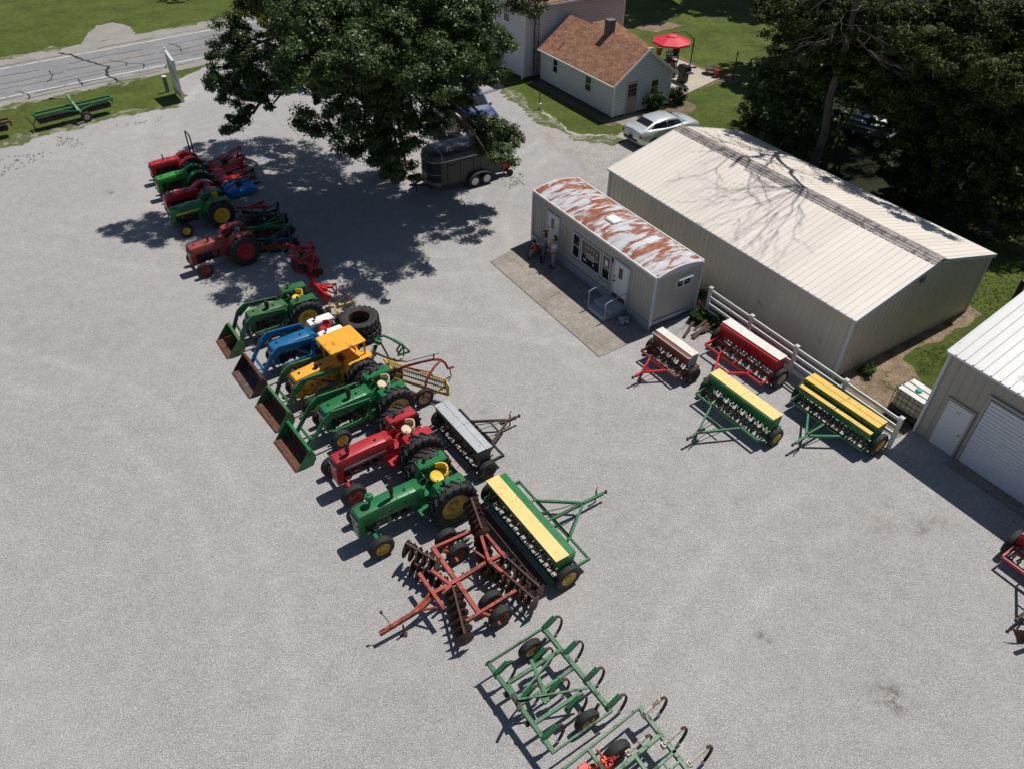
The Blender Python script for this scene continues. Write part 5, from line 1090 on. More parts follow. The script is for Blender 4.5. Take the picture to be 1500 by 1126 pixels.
plow('red plow with grey moldboards, nearer the farther loader tractor',(-10.076,31.481,.4),-10,red(),bs,2,1.7)
plow('red plow with wide shares nearest the sunlit gravel',(-9.668,30.456,.35),-6,red(),drust(),2,1.6)
plow('rusty plow cut off by the right edge of the yard',(15.723,12.536,.4),40,rust(),drust(),2,1.8)
# red grading blade
bo=(*(-8.796,29.013)[:2],0); bl=thing('grading_blade','bright red three-point grading blade lying on the gravel','blade',bo)
e0,e1=Vector((-9.362,29.671,.02)),Vector((-8.218,28.264,.02)); dd=(e1-e0).normalized(); nn=Vector((-dd.y,dd.x,0)); nn=nn if nn.dot(Vector((*VX,0)))<0 else -nn
a=MB(bo); prof=[(.0,.0),(-.08,.14),(-.10,.30),(-.05,.46),(.05,.56)]
a.loft([[e+nn*(x+.0)+Vector((0,0,z_)) for x,z_ in prof]+[e+nn*(x-.03)+Vector((0,0,z_)) for x,z_ in reversed(prof)] for e in(e0,e1)]); a.bar(e0+nn*-.12+Vector((0,0,.35)),e1+nn*-.12+Vector((0,0,.35)),.1,.12); a.build('moldboard',bred(),bl,40)
m_=(e0+e1)/2; 
a=MB(bo); h0,h1_,h2=Vector((-7.863,28.801,.75)),Vector((-7.846,28.594,.35)),Vector((-8.157,29.119,.35)); a.bar(m_+Vector((0,0,.5)),(-8.274,28.727,.5),.1,.1); a.bar(m_+Vector((0,0,.45)),h2,.09,.09); a.bar(h2,h0,.05,.06); a.bar(h1_,h0,.05,.06); a.bar(h2,h1_,.06,.08); a.bar(m_+Vector((0,0,.5)),h0,.05,.05); a.bar(m_+Vector((0,0,.4)),h1_,.05,.05); a.build('hitch_frame',bred(),bl,0)
# tan two-row implement
to=(*(-7.368,27.709)[:2],0); ti=thing('tool_frame','tan three-point cultivator with tall A-frame between the red blade and the stacked tyres','cultivator',to)
ap=(-6.972,27.271,1.25)
frame([(ap,(-6.824,27.413,.55),.05,.06),(ap,(-7.298,27.040,.55),.05,.06),(ap,(-7.660,27.457,.6),.05,.05),((-7.437,26.787,.55),(-6.797,27.338,.55),.10,.12),((-6.822,27.312,.55),(-6.524,27.244,.5),.08,.10),((-8.018,27.310,.55),(-7.524,27.340,.58),.08,.09),((-7.524,27.340,.58),(-6.899,27.767,.55),.08,.09),((-7.746,27.431,.58),(-7.359,26.741,.55),.07,.09)],'frame',tan(),ti,to)
for q in ((-7.990,27.282,.5),(-7.787,27.442,.5),(-7.435,26.807,.5),(-7.241,27.013,.5),(-7.477,27.506,.5)):
    a=MB(to); q=Vector(q); a.tube([q,q+Vector((-.12,-.1,-.1)),q+Vector((-.14,-.12,-.32)),q+Vector((.02,.0,-.46))],.03,6); a.box(q+Vector((0,0,.04)),(.12,.12,.14),.6,0,.02); tn=a.build('shank',tan(),ti)
    a=MB(to); a.box(q+Vector((.02,0,-.47)),(.18,.1,.04),.6,0,.01); a.build('sweep',drust(),tn)
for q in ((-8.067,27.475),(-7.440,26.805)): wheel(ti,(q[0]-to[0],q[1]-to[1],.18),.18,.10,drust(),rr=.1).rotation_euler[2]=R(36)
# green sickle mower
so_=(*(-5.183,24.840)[:2],0); sk=thing('sickle_mower','green sickle-bar mower with toothed bar and curved drawbar behind the tyre stack','mower',so_)
a=MB(so_); a.tube([(-5.576,25.022,.55),(-5.408,25.106,.7),(-5.242,25.138,.75),(-4.883,24.926,.75),(-4.653,24.820,.7)],.05,7); a.bar((-4.824,24.896,.74),(-4.412,24.633,.68),.08,.1); a.bar((-5.583,25.067,.55),(-5.357,25.005,.5),.2,.18); a.build('drawbar',green(),sk)
a=MB(so_); pp=[(-4.478,24.738,.7),(-4.392,24.647,.6),(-4.586,24.514,.35),(-4.696,24.731,.35),(-4.478,24.738,.7)]; 
for i in range(4): a.bar(pp[i],pp[i+1],.06,.06)
a.bar((-4.416,24.658,.66),(-4.137,24.579,.4),.05,.06); a.bar((-4.137,24.579,.4),(-4.659,24.567,.2),.05,.06); a.bar((-4.376,24.712,.55),(-4.429,24.657,.1),.05,.06); a.build('hitch_frame',dgreen(),sk,0)
a=MB(so_); a.bar((-5.364,25.025,.45),(-5.041,24.650,.05),.05,.06); a.build('strut',iron(),sk,0)
a=MB(so_); s0,s1=Vector((-5.585,25.099,.28)),Vector((-5.644,23.640,.22)); a.bar(s0,s1,.13,.05); a.build('cutter_bar',black(),sk,0)
a=MB(so_); d_=(s1-s0).normalized(); n_=Vector((-d_.y,d_.x,0)); n_=n_ if n_.x<0 else -n_
for i in range(19): m=s0.lerp(s1,(i+.5)/19); a.prism([(0,0),(1,0),(0,1)],0,0,'z') if False else a.add([m+n_*.05-d_*.035,m+n_*.05+d_*.035,m+n_*.19,m+n_*.05+Vector((0,0,.03))],[(0,1,2),(0,2,3),(1,3,2),(0,3,1)])
a.build('guard_teeth',iron(),sk,0)
# cultipackers on the verge
def packer(label,p0,p1,mat,tong=True,dirm=None):
    p0,p1=Vector((*p0[:2],0)),Vector((*p1[:2],0)); d=p1-p0; L=d.length; t=thing('cultipacker',label,'cultipacker',p0,math.atan2(d.y,d.x))
    for y,zz in((.0,.60),(-.26,.58)):
        a=MB(); n=int(L/.14); prof=[]
        for k in range(n): prof+=[(.24,k*.14),(.18,k*.14+.05),(.18,k*.14+.09)]
        a.lathe([(0,0)]+prof+[(0,n*.14)],(0,y,zz),(1,0,0),12); a.build('roller',iron(),t,30)
    a=MB()
    for y in(.12,-.42): a.bar((-.08,y,.92),(L+.08,y,.92),.09,.10)
    for x in(-.1,L/2,L+.1): a.bar((x,.16,.90),(x,-.46,.90),.08,.12); a.bar((x,0,.90),(x,0,.58),.06,.05); a.bar((x,-.26,.90),(x,-.26,.56),.06,.05)
    a.build('frame',mat,t,0)
    if tong:
        a=MB(); m=L*.52; a.bar((m,-.4,.9),(m+.02,-.95,.72),.12,.14); a.bar((m-.05,-.75,.80),(m-.15,.25,1.5),.12,.14); 
        for s in(-1,1): a.bar((m+s*1.35,-.35,.93),(m,-.85,.80),.05,.06)
        a.build('tongue',fgreen(),t,0)
        wheel(t,(m+.3,-.75,.32),.32,.2,cream(),rr=.15,s=-1)
        a=MB(); a.tube([(-.35,-.4,.0),(-.4,-.35,.5),(-.62,-.2,.95)],.035,6); a.tube([(-.35,-.4,.5),(-.1,-.3,.85),(-.2,.1,.92)],.03,6); a.build('side_stand',drust(),t)
packer('long green cultipacker with folded tongue on the grass verge by the road',(-29.330,46.115),(-26.143,49.134),green())
packer('rusty brown cultipacker cut off at the left edge of the grass verge',(-32.874,43.417),(-30.602,45.219),rust(),False)

# ------------------------------------------------------------------ cars and trailers
def sedan(label,loc,ang,col,L=5.0,W=1.9,kind='car',name='parked_car',roofh=1.50):
    t=thing(name,label,kind,loc,R(ang)); hw=W/2; f0=L*.5
    # side stations: x, half width at sill / belt, z of sill / belt / deck centre
    st=[(-2.50,.62,.70,.42,.70,.78),(-2.40,.82,.86,.30,.90,1.08),(-2.15,.90,.92,.24,.99,1.13),(-1.6,.93,.955,.22,1.02,1.12),(-.8,.93,.95,.22,1.01,1.06),(.5,.93,.95,.22,.98,1.04),(1.2,.93,.95,.22,.96,1.04),(1.8,.92,.93,.24,.90,.99),(2.2,.86,.87,.27,.80,.90),(2.40,.74,.76,.32,.68,.78),(2.46,.52,.58,.40,.56,.66)]
    k=hw/.95; a=MB(); secs=[]
    for x,ws,wb_,zs,zb,zd in st:
        ws*=k;wb_*=k
        secs.append([(x,-ws*.9,zs),(x,-ws,zs+.12),(x,-wb_,(zs+zb)/2+.05),(x,-wb_*.97,zb-.03),(x,-wb_*.86,(zb+zd)/2+.02),(x,0,zd),(x,wb_*.86,(zb+zd)/2+.02),(x,wb_*.97,zb-.03),(x,wb_,(zs+zb)/2+.05),(x,ws,zs+.12),(x,ws*.9,zs)])
    a.loft(secs); body=a.build('body',col,t,42)
    # cabin
    cs=[(-2.08,.70,1.07,.66,1.10),(-1.22,.82,1.04,.60,roofh-.07),(-.70,.85,1.02,.62,roofh),(.05,.86,1.0,.62,roofh-.005),(.50,.85,.98,.60,roofh-.08),(1.50,.74,.97,.70,1.0)]
    a=MB(); secs=[]
    for x,wb_,zb,wt,zt in cs:
        wb_*=k;wt*=k; secs.append([(x,-wb_,zb-.06),(x,-wt-.03,zt-.05),(x,-wt+.08,zt),(x,wt-.08,zt),(x,wt+.03,zt-.05),(x,wb_,zb-.06)])
    a.loft(secs); a.build('cabin',col,t,38)
    def inter(i,j,u): return [Vector(secs[i][q]).lerp(Vector(secs[j][q]),u) for q in range(6)]
    g=glass()
    def panel(pts,name,o=.012,dz=.006):
        c=sum((Vector(p) for p in pts),Vector())/len(pts); n=(Vector(pts[1])-Vector(pts[0])).cross(Vector(pts[2])-Vector(pts[0])).normalized()
        if n.dot(c-Vector((-.2,0,.8)))<0: n=-n
        a=MB(); a.add([Vector(p)+n*o for p in pts],[tuple(range(len(pts)))]); a.build(name,g,t,0)
    A=inter(0,1,.10);B=inter(0,1,.93); panel([A[1]+Vector((0,.10,0)),A[4]-Vector((0,.10,0)),B[3],B[2]],'rear_window',.03)
    A=inter(4,5,.07);B=inter(4,5,.92); panel([A[2],A[3],B[4]-Vector((0,.10,0)),B[1]+Vector((0,.10,0))],'windscreen',.03)
    for s in(0,1):
        i0,i1=(0,1) if s==0 else (5,4)
        for (xa,xb) in((-1.62,-.42),(-.34,.90)):
            def wall(x,h):
                for q in range(5):
                    if cs[q][0]<=x<=cs[q+1][0]:
                        u=(x-cs[q][0])/(cs[q+1][0]-cs[q][0]); S=inter(q,q+1,u); return S[i0].lerp(S[i1],h)
            pts=[wall(xa,.30 if xa<-1 else .14),wall(xb,.14),wall(xb if xb<0 else xb-.32,.88),wall(xa if xa>-1 else xa+.35,.86)]; panel(pts,'side_window',.035)
    for x in(-1.42,1.45):
        for s in(-1,1):
            a=MB(); a.lathe([(.0,.012*s),(.37,.012*s),(.37,-.04*s)],(x,s*hw*.985,.34),(0,1,0),20); a.build('wheel_arch',black(),t)
            wheel(t,(x,s*(hw-.10),.335),.335,.225,steel(),rr=.235,s=s,deep=.10)
    for s in(-1,1): a=MB(); a.box((-2.40,s*.70*k,.80),(.12,.36,.19),s*.45,0,.04); a.build('tail_light',paint('tail_red',(.30,.012,.012),.2),t)
    for s in(-1,1): a=MB(); a.box((2.30,s*.62*k,.66),(.22,.34,.15),-s*.5,0,.05); a.build('headlight',steel(),t)
    for s in(-1,1): a=MB(); a.box((.75,s*(hw+.05),1.0),(.14,.2,.14),0,0,.04); a.build('mirror',col,t)
    a=MB()
    for s in(-1,1):
        for x in(-.95,.15): a.box((x,s*hw*1.003,.80),(.17,.02,.035),0,0,.008)
        for x in(-.40,.72): a.bar((x,s*hw*.995,.32),(x,s*hw*.975,.92),.012,.02)
    a.box((-2.50,0,.80),(.04,.34,.03)); a.build('door_seams',paint('dark_seam',(.06,.065,.07),.4),t)  # dark grey for door seams, handles and the boot strip
    a=MB(); a.box((-2.49,0,.52),(.06,1.25*k,.12),0,0,.02); a.box((-2.53,0,.66),(.012,.32,.14)); a.build('bumper_trim',iron(),t)
    return t
silver=paint('silver_car_paint',(.60,.63,.65),.28,metal=.35,var=.03,coat=.5)
cl=(8.245,45.567); sedan('silver sedan parked between the white house and the tan shed',(cl[0]+1.42*VX[0]+.95*UX[0],cl[1]+1.42*VX[1]+.95*UX[1],0),34,silver)
cb=(-3.071,49.548,1.0); sedan('dark blue car under the big tree with only windscreen and bonnet showing',(cb[0],cb[1],0),-62,paint('deep_blue_paint',(.006,.04,.15),.55,var=.05),W=1.95,roofh=1.75)
# livestock trailer; x forward along the hitch
hl=(-2.025,40.117); ha=R(213); ht_=thing('livestock_trailer','black livestock trailer with rounded roof and two axles under the big tree','trailer',(hl[0]+.98*UX[0],hl[1]+.98*UX[1],0),ha)
char=paint('charcoal_trailer',(.021,.024,.029),.38,var=.15); chart=paint('charcoal_roof',(.040,.044,.052),.4,var=.12)
hw=.88; X0,X1=-1.45,2.35
def plan(z): return [(X0,-hw),(X1-.0,-hw),(X1+.42,-hw*.72),(X1+.55,-hw*.3),(X1+.55,hw*.3),(X1+.42,hw*.72),(X1,hw),(X0,hw)]
a=MB(); a.loft([[(x,y,z_) for x,y in plan(0)] for z_ in(.42,1.78)]); a.build('body',char,ht_,0)
a=MB(); secs=[]
for kx,kz in((1.0,1.80),(.99,1.98),(.94,2.13),(.80,2.22),(.40,2.25)): secs.append([((x if x<0 else 0+(x)*(.5+.5*kx)),y*kx,kz) for x,y in plan(0)])
a.loft(secs); a.build('roof',chart,ht_,40)
a=MB(); pl=[(x*1.004,y*1.012,1.79) for x,y in plan(0)]
for i in range(7): a.bar(pl[i],pl[i+1],.03,.05)
for q in(X1-.1,): a.tube([(q,-hw*1.01,1.79),(q,-hw*.99,1.99),(q,-hw*.94,2.14),(q,-hw*.8,2.24),(q,0,2.28),(q,hw*.8,2.24),(q,hw*.94,2.14),(q,hw*.99,1.99),(q,hw*1.01,1.79)],.022,5)
a.build('trim',galv(),ht_)
a=MB(); pl=plan(0)
for i in range(1,6): a.bar((pl[i][0]*1.004,pl[i][1]*1.01,.52),(pl[i+1][0]*1.004,pl[i+1][1]*1.01,.52),.02,.26)
a.build('nose_guard',paint('worn_guard',(.22,.20,.18),.5,wear=(.12,.07,.05),wear_amt=.4),ht_)
a=MB()
for i in range(1,6): a.bar((pl[i][0]*1.004,pl[i][1]*1.01,1.08),(pl[i+1][0]*1.004,pl[i+1][1]*1.01,1.08),.015,.03)
a.build('nose_strip',galv(),ht_)
for s in(-1,1):
    a=MB()
    for x in(1.95,1.15,.35,-.1): a.bar((x,s*(hw+.012),.45),(x,s*(hw+.012),1.76),.03,.03,0,(0,1,0))
    a.bar((1.15,s*(hw+.01),1.60),(-1.4,s*(hw+.01),1.60),.02,.09); a.bar((1.9,s*(hw+.01),1.5),(1.2,s*(hw+.01),1.5),.02,.09); a.bar((X0,s*(hw+.01),.44),(X1,s*(hw+.01),.44),.04,.06); a.build('side_rail',black(),ht_,0)
    a=MB(); pts=[(.48*math.cos(q)*1.62,.36+.46*math.sin(q)) for q in(R(180-18*i) for i in range(11))]; ins=[(x*.95,.36+(z_-.36)*.93) for x,z_ in reversed(pts)]
    y0,y1=s*(hw-.02),s*(hw+.28); a.prism(pts+ins,min(y0,y1),max(y0,y1),'y'); a.build('fender',chart,ht_,30)
    for x in(-.38,.38): wheel(ht_,(x,s*(hw+.13),.34),.34,.2,white(),rr=.2,s=s,deep=.1)
a=MB(); a.bar((X0-.2,0,.45),(X1+.6,0,.45),1.5,.08); a.bar((X1+.5,-.4,.47),(X1+1.35,0,.47),.07,.1); a.bar((X1+.5,.4,.47),(X1+1.35,0,.47),.07,.1); a.box((X1+1.4,0,.5),(.2,.12,.1),0,0,.02); a.tube([(X1+1.1,0,.05),(X1+1.1,0,.85)],.035,7); a.build('chassis',black(),ht_)
rc=(-0.690,41.546); rcart=thing('garden_cart','small bright red tipping cart standing behind the livestock trailer','cart',(*rc[:2],0),R(30))
a=MB(); a.loft([[(x*.22,y*.18,.38) for x,y in((-1,-1),(1,-1),(1,1),(-1,1))],[(x*.32,y*.26,.95) for x,y in((-1,-1),(1,-1),(1,1),(-1,1))]]); a.build('tub',bred(),rcart,0)
for s in(-1,1): wheel(rcart,(.1,s*.36,.2),.2,.1,iron(),rr=.11,s=s)
a=MB(); a.bar((-.1,0,.34),(-.9,0,.5),.05,.05); a.bar((.1,-.36,.2),(.1,.36,.2),.04,.04); a.bar((.0,0,.2),(0,0,.38),.3,.3); a.build('handle',black(),rcart)
ut=thing('utility_trailer','white railed utility trailer half hidden under the big tree between blue car and livestock trailer','trailer',(*(-4.544,47.334)[:2],0),R(-56))
a=MB(); a.box((0,0,.55),(3.4,1.7,.10)); a.build('bed',iron(),ut)
for s in(-1,1):
    a=MB()
    for zz in(.85,1.15): a.bar((-1.7,s*.85,zz),(1.7,s*.85,zz),.06,.08)
    for x in(-1.7,-.6,.6,1.7): a.bar((x,s*.85,.5),(x,s*.85,1.18),.07,.07)
    a.build('side_rail',white(),ut,0)
for s in(-1,1): wheel(ut,(-.2,s*1.0,.33),.33,.2,white(),rr=.19,s=s)
a=MB(); a.bar((1.7,-.5,.5),(2.6,0,.5),.07,.09); a.bar((1.7,.5,.5),(2.6,0,.5),.07,.09); a.bar((0,-1,.33),(0,1,.33),.06,.06); a.build('drawbar',black(),ut)
wgn=thing('farm_wagon','old blue-grey farm wagon with pale sheeting half hidden under the dark trees','wagon',(*(21.580,47.573)[:2],0),R(-40))
gw=paint('blue_grey_boards',(.10,.14,.17),.6,var=.25)
a=MB(); a.box((0,0,.8),(3.6,1.7,.14)); a.build('bed',gw,wgn)
for s in(-1,1):
    a=MB(); a.box((0,s*.82,1.25),(3.6,.06,.22)); a.box((0,s*.82,1.6),(3.6,.06,.2))
    for x in(-1.7,-.6,.6,1.7): a.bar((x,s*.82,.8),(x,s*.82,1.75),.08,.06)
    a.build('side_board',gw,wgn,0)
    for x in(-1.2,1.2): wheel(wgn,(x,s*.8,.38),.38,.2,cream(),rr=.2,s=s)
a=MB(); n=10
for k in range(3):
    cx=-1.1+k*1.1; vs=[]
    a.loft([[(cx-.5+1.0*i/n,y,1.2+.28*math.sin(PI*i/n)+random.uniform(-.05,.05)+.1*math.cos(y*3)) for i in range(n+1)]+[(cx+.5,y,1.0),(cx-.5,y,1.0)] for y in(-.7,-.35,0,.35,.7)])
a.build('sheeting',white(),wgn,50)
a=MB(); a.bar((1.8,0,.6),(3.,0,.45),.1,.1); a.bar((-1.2,-.8,.38),(-1.2,.8,.38),.08,.08); a.bar((1.2,-.8,.38),(1.2,.8,.38),.08,.08); a.bar((-1.6,0,.6),(1.6,0,.6),.12,.2); a.build('undercarriage',black(),wgn)
# ------------------------------------------------------------------ patio
ub=thing('patio_umbrella','bright red octagonal cantilever umbrella with black side pole over the patio','umbrella',(*(12.668,59.799)[:2],.06))
uc=(11.007,59.620,2.35); uo=ub.location; cx,cy=uc[0]-uo.x,uc[1]-uo.y
a=MB(); n=8; rings=[]
for r,zz in((1.45,1.95),(1.0,2.12),(.5,2.29),(.32,2.33)): rings.append([(cx+r*math.cos(2*PI*i/n+.2),cy+r*math.sin(2*PI*i/n+.2),zz) for i in range(n)])
rings.append([(cx+.5*math.cos(2*PI*i/n+.2),cy+.5*math.sin(2*PI*i/n+.2),2.33) for i in range(n)]); rings.append([(cx+.02*math.cos(2*PI*i/n+.2),cy+.02*math.sin(2*PI*i/n+.2),2.46) for i in range(n)])
a.loft(rings[:4],0,False); a.loft(rings[4:],0,False)
vl=[(cx+1.45*math.cos(2*PI*i/n+.2),cy+1.45*math.sin(2*PI*i/n+.2),1.83) for i in range(n)]; a.loft([vl,rings[0]],0,False)
a.build('canopy',paint('red_canvas',(.62,.014,.048),.6,var=.06),ub,0)
a=MB()
for i in range(n): a.tube([(cx,cy,2.42),(cx+1.4*math.cos(2*PI*i/n+.2),cy+1.4*math.sin(2*PI*i/n+.2),1.94)],.012,4)
a.build('ribs',black(),ub)
a=MB(); a.tube([(0,0,0),(0,0,2.1)],.045,8); a.tube([(0,0,2.05),(cx*.5,cy*.5,2.62),(cx,cy,2.5)],.035,7); a.lathe([(.05,0),(.07,.05),(.07,.2),(.05,.25)],(0,0,1.5),(0,0,1),8); a.build('pole',black(),ub)
a=MB(); a.bar((-.5,0,.04),(.5,0,.04),.12,.08); a.bar((0,-.5,.04),(0,.5,.04),.12,.078); a.build('base',black(),ub)
gl_=(11.655,56.759); gr=thing('gas_grill','black gas grill with silver handle on the patio by the house corner','grill',(*gl_[:2],.06),R(30))
a=MB(); a.box((0,0,.42),(.62,.5,.72),0,0,.02); a.build('cabinet',black(),gr)
a=MB(); a.prism([(-.30,.80),(.30,.80),(.30,.95),(.18,1.14),(-.12,1.18),(-.28,1.02)],-.42,.42,'y'); ld=a.build('lid',black(),gr,20)
a=MB(); a.tube([(.34,-.34,1.0),(.34,.34,1.0)],.025,7); a.box((.22,0,1.12),(.16,.7,.02),0,0,0,.9); a.build('handle',steel(),ld)
a=MB()
for s in(-1,1): a.box((0,s*.64,.84),(.46,.42,.05),0,0,.01)
a.build('side_shelf',iron(),gr)
for s in(-1,1): wheel(gr,(-.18,s*.32,.09),.09,.05,black(),rr=.05)
def chair(label,p,ang,col):
    t=thing('patio_chair',label,'chair',(p[0],p[1],.06),R(ang),'chairs on the patio')
    a=MB(); a.box((0,0,.42),(.5,.52,.05),0,0,.02); a.build('seat',col,t); a=MB(); a.box((-.27,0,.72),(.05,.52,.58),0,0,.02,-.22); a.build('backrest',col,t)
    for x in(-.22,.22):
        for y in(-.24,.24): a=MB(); a.bar((x,y,0),(x,y,.62 if True else .4),.04,.04); a.build('leg',col,t)
    a=MB()
    for y in(-.26,.26): a.box((.0,y,.64),(.5,.06,.035),0,0,.01)
    a.build('armrest',col,t)
chair('brown slatted patio chair beside the gas grill near the house wall',(11.237,57.972),40,brown()); chair('dark patio chair at the far edge of the patio',(11.652,60.920),250,iron())
tb=thing('patio_table','low brown patio table by the house wall beside the grill','table',(*(11.030,59.388)[:2],.06),R(34))
a=MB(); a.box((0,0,.6),(.9,.9,.05),0,0,.02); a.build('tabletop',brown(),tb)
for x in(-.38,.38):
    for y in(-.38,.38): a=MB(); a.bar((x,y,0),(x,y,.58),.05,.05); a.build('leg',brown(),tb)
def pot(label,p,r,h,mat,plant=None,z0=.06):
    t=thing('flower_pot',label,'pot',(p[0],p[1],z0)); a=MB(); a.lathe([(0,0),(r*.72,0),(r*.95,h*.8),(r*1.05,h*.82),(r*1.05,h),(r*.9,h),(r*.85,h*.85),(0,h*.82)],(0,0,0),(0,0,1),16); a.build('pot',mat,t)
    if plant: 
        a=MB()
        for k in range(70):
            th,ph=random.uniform(0,2*PI),random.uniform(-.2,1.4); q=Vector((math.cos(th)*math.cos(ph),math.sin(th)*math.cos(ph),math.sin(ph)))*r*random.uniform(.6,1.5)+Vector((0,0,h+r*.5)); u=Vector((random.uniform(-1,1),random.uniform(-1,1),random.uniform(-.4,.8))).normalized()*.09; v=u.orthogonal().normalized()*.06
            a.add([q-u,q+v,q+u,q-v],[(0,1,2,3)])
        a.build('leaves',plant,t,0)
pot('tall terracotta pot at the patio tip',(14.391,58.055),.26,.55,terra())
pot('terracotta pot behind the house corner at the far patio edge',(10.759,62.874),.26,.5,terra())
pot('dark pot with blue green plant at the far patio edge',(11.275,61.196),.24,.4,iron(),paint('blue_green_leaves',(.012,.10,.065),.5,var=.3))
fp=thing('fire_pit','round dark fire bowl on legs at the edge of the patio','fire pit',(*(14.012,58.736)[:2],0))
a=MB(); a.lathe([(0,.28),(.3,.32),(.5,.48),(.52,.50),(.47,.5),(.28,.36),(0,.33)],(0,0,0),(0,0,1),16); a.build('bowl',drust(),fp)
for k in range(4): a=MB(); a.bar((.36*math.cos(k*PI/2+.4),.36*math.sin(k*PI/2+.4),0),(.4*math.cos(k*PI/2+.4),.4*math.sin(k*PI/2+.4),.46),.04,.04); a.build('leg',drust(),fp)
# ------------------------------------------------------------------ people
skinm=paint('skin',(.42,.235,.165),.55,var=.06)
def skin_obj(name,verts,edges,radii,mat,parent,root=0,sub=1):
    me=bpy.data.meshes.new(name); me.from_pydata([tuple(v) for v in verts],edges,[]); me.materials.append(mat)
    o=link(name,me,parent); m=o.modifiers.new('skin','SKIN'); m.use_smooth_shade=True
    for i,sv in enumerate(me.skin_vertices[0].data): sv.radius=(radii[i],radii[i]) if not isinstance(radii[i],tuple) else radii[i]; sv.use_root=(i==root)
    s=o.modifiers.new('sub','SUBSURF'); s.levels=sub; s.render_levels=sub; return o
def person(label,loc,ang,H,J,shirt,legs,hair,shorts=False,hairlong=False,shoes=None):
    """J: joints for a 1.0 m tall figure facing +x; scaled to H"""
    t=thing('person',label,'person',loc,R(ang)); S=lambda k: Vector(J[k])*H
    vs=[];es=[];rs=[]; idx={}
    def add(k,r,frm=None,p=None):
        idx[k]=len(vs); vs.append(p if p is not None else S(k)); rs.append(tuple(x*H for x in r) if isinstance(r,tuple) else r*H)
        if frm: es.append((idx[frm],idx[k]))
    add('pelvis',(.075,.06)); add('chest',(.085,.062),'pelvis'); add('neck',.032,'chest'); add('jaw',(.045,.05),'neck'); add('head',(.050,.058),'jaw'); add('crown',(.034,.04),'head')
    for s in 'lr':
        add('sh'+s,.036,'chest'); add('el'+s,.026,'sh'+s); add('wr'+s,.018,'el'+s)
        w,e=S('wr'+s),S('el'+s); d=(w-e).normalized(); x=d.orthogonal().normalized(); y=d.cross(x)
        add('pa'+s,(.021,.012),'wr'+s,w+d*.045*H)
        for i,(o,l) in enumerate(((-.016,.038),(-.005,.043),(.006,.04),(.016,.032))):
            add('f%d'%i+s,.0055,'pa'+s,w+d*.06*H+x*o*H); add('t%d'%i+s,.0045,'f%d'%i+s,w+d*(.06+l)*H+x*o*1.2*H+y*.008*H)
        add('th'+s,.006,'pa'+s,w+d*.05*H-x*.028*H+y*.006*H)
    for s in 'lr': add('hi'+s,.058,'pelvis'); add('kn'+s,.040,'hi'+s); add('an'+s,.024,'kn'+s); add('to'+s,(.022,.026),'an'+s)
    skin_obj('body',vs,es,rs,skinm,t)
    hd=(S('head')+S('jaw'))/2; 
    a=MB(); a.box(hd+Vector((.056,0,.0))*H,(.02*H,.014*H,.03*H),0,0,.004*H); 
    for s in(-1,1): a.box(hd+Vector((0,s*.052,0))*H,(.02*H,.01*H,.03*H),0,0,.003*H)
    a.build('nose_and_ears',skinm,t)
    a=MB()
    for s in(-1,1): a.lathe([(0,-.004*H),(.006*H,0),(0,.004*H)],hd+Vector((.050,s*.02,.018))*H,(1,0,0),8)
    a.box(hd+Vector((.050,0,-.032))*H,(.006*H,.026*H,.006*H)); a.build('eyes_and_mouth',black(),t)
    # clothes
    k=['pelvis','chest','neck','shl','ell','shr','elr']; pv=S('pelvis'); 
    up=[pv+(S('chest')-pv)*-.28,S('chest'),S('chest').lerp(S('neck'),.62),S('shl'),S('shl').lerp(S('ell'),.75),S('shr'),S('shr').lerp(S('elr'),.75)]
    skin_obj('shirt',up,[(0,1),(1,2),(1,3),(3,4),(1,5),(5,6)],[(.090*H,.074*H),(.098*H,.074*H),.042*H,.047*H,.036*H,.047*H,.036*H],shirt,t)
    e=.99 if not shorts else .75; q=lambda s: S('kn'+s).lerp(S('an'+s),.93) if not shorts else S('hi'+s).lerp(S('kn'+s),.85)
    if shorts: lv=[pv,S('hil'),q('l'),S('hir'),q('r')]; le=[(0,1),(1,2),(0,3),(3,4)]; lr_=[(.085*H,.07*H),.068*H,.056*H,.068*H,.056*H]
    else: lv=[pv,S('hil'),S('knl'),q('l'),S('hir'),S('knr'),q('r')]; le=[(0,1),(1,2),(2,3),(0,4),(4,5),(5,6)]; lr_=[(.085*H,.07*H),.068*H,.050*H,.040*H,.068*H,.050*H,.040*H]
    skin_obj('shorts' if shorts else 'trousers',lv,le,lr_,legs,t)
    hv=[S('crown')+Vector((-.012,0,.006))*H,S('head')+Vector((-.03,0,.01))*H,S('jaw')+Vector((-.035,0,.0))*H]; hr=[(.052*H,.056*H),(.052*H,.066*H),(.03*H,.052*H)]; he=[(0,1),(1,2)]
    if hairlong: hv.append(S('chest').lerp(S('neck'),.6)+Vector((-.06,0,0))*H); hr.append((.02*H,.045*H)); he.append((2,3))
    skin_obj('hair',hv,he,hr,hair,t,1)
    for s in 'lr':
        a=MB(); f=S('an'+s); d=(S('to'+s)-f); d.z=0; an=math.atan2(d.y,d.x); c=f.lerp(S('to'+s),.55); a.box((c.x,c.y,f.z-.012*H),(.15*H,.058*H,.04*H),an,0,.015*H); a.build('shoe',shoes or iron(),t)
    return t
stand=dict(pelvis=(0,0,.53),chest=(.0,0,.72),neck=(.0,0,.83),jaw=(.012,0,.885),head=(.012,0,.93),crown=(.008,0,.965),shl=(0,.105,.79),shr=(0,-.105,.79),hil=(0,.05,.50),hir=(0,-.05,.50),
  knl=(.02,.055,.28),knr=(.0,-.06,.28),anl=(-.01,.06,.04),anr=(-.03,-.065,.04),tol=(.09,.07,.022),tor=(.07,-.075,.022),ell=(.02,.14,.64),elr=(.03,-.14,.64),wrl=(.12,.10,.56),wrr=(.13,-.09,.60))
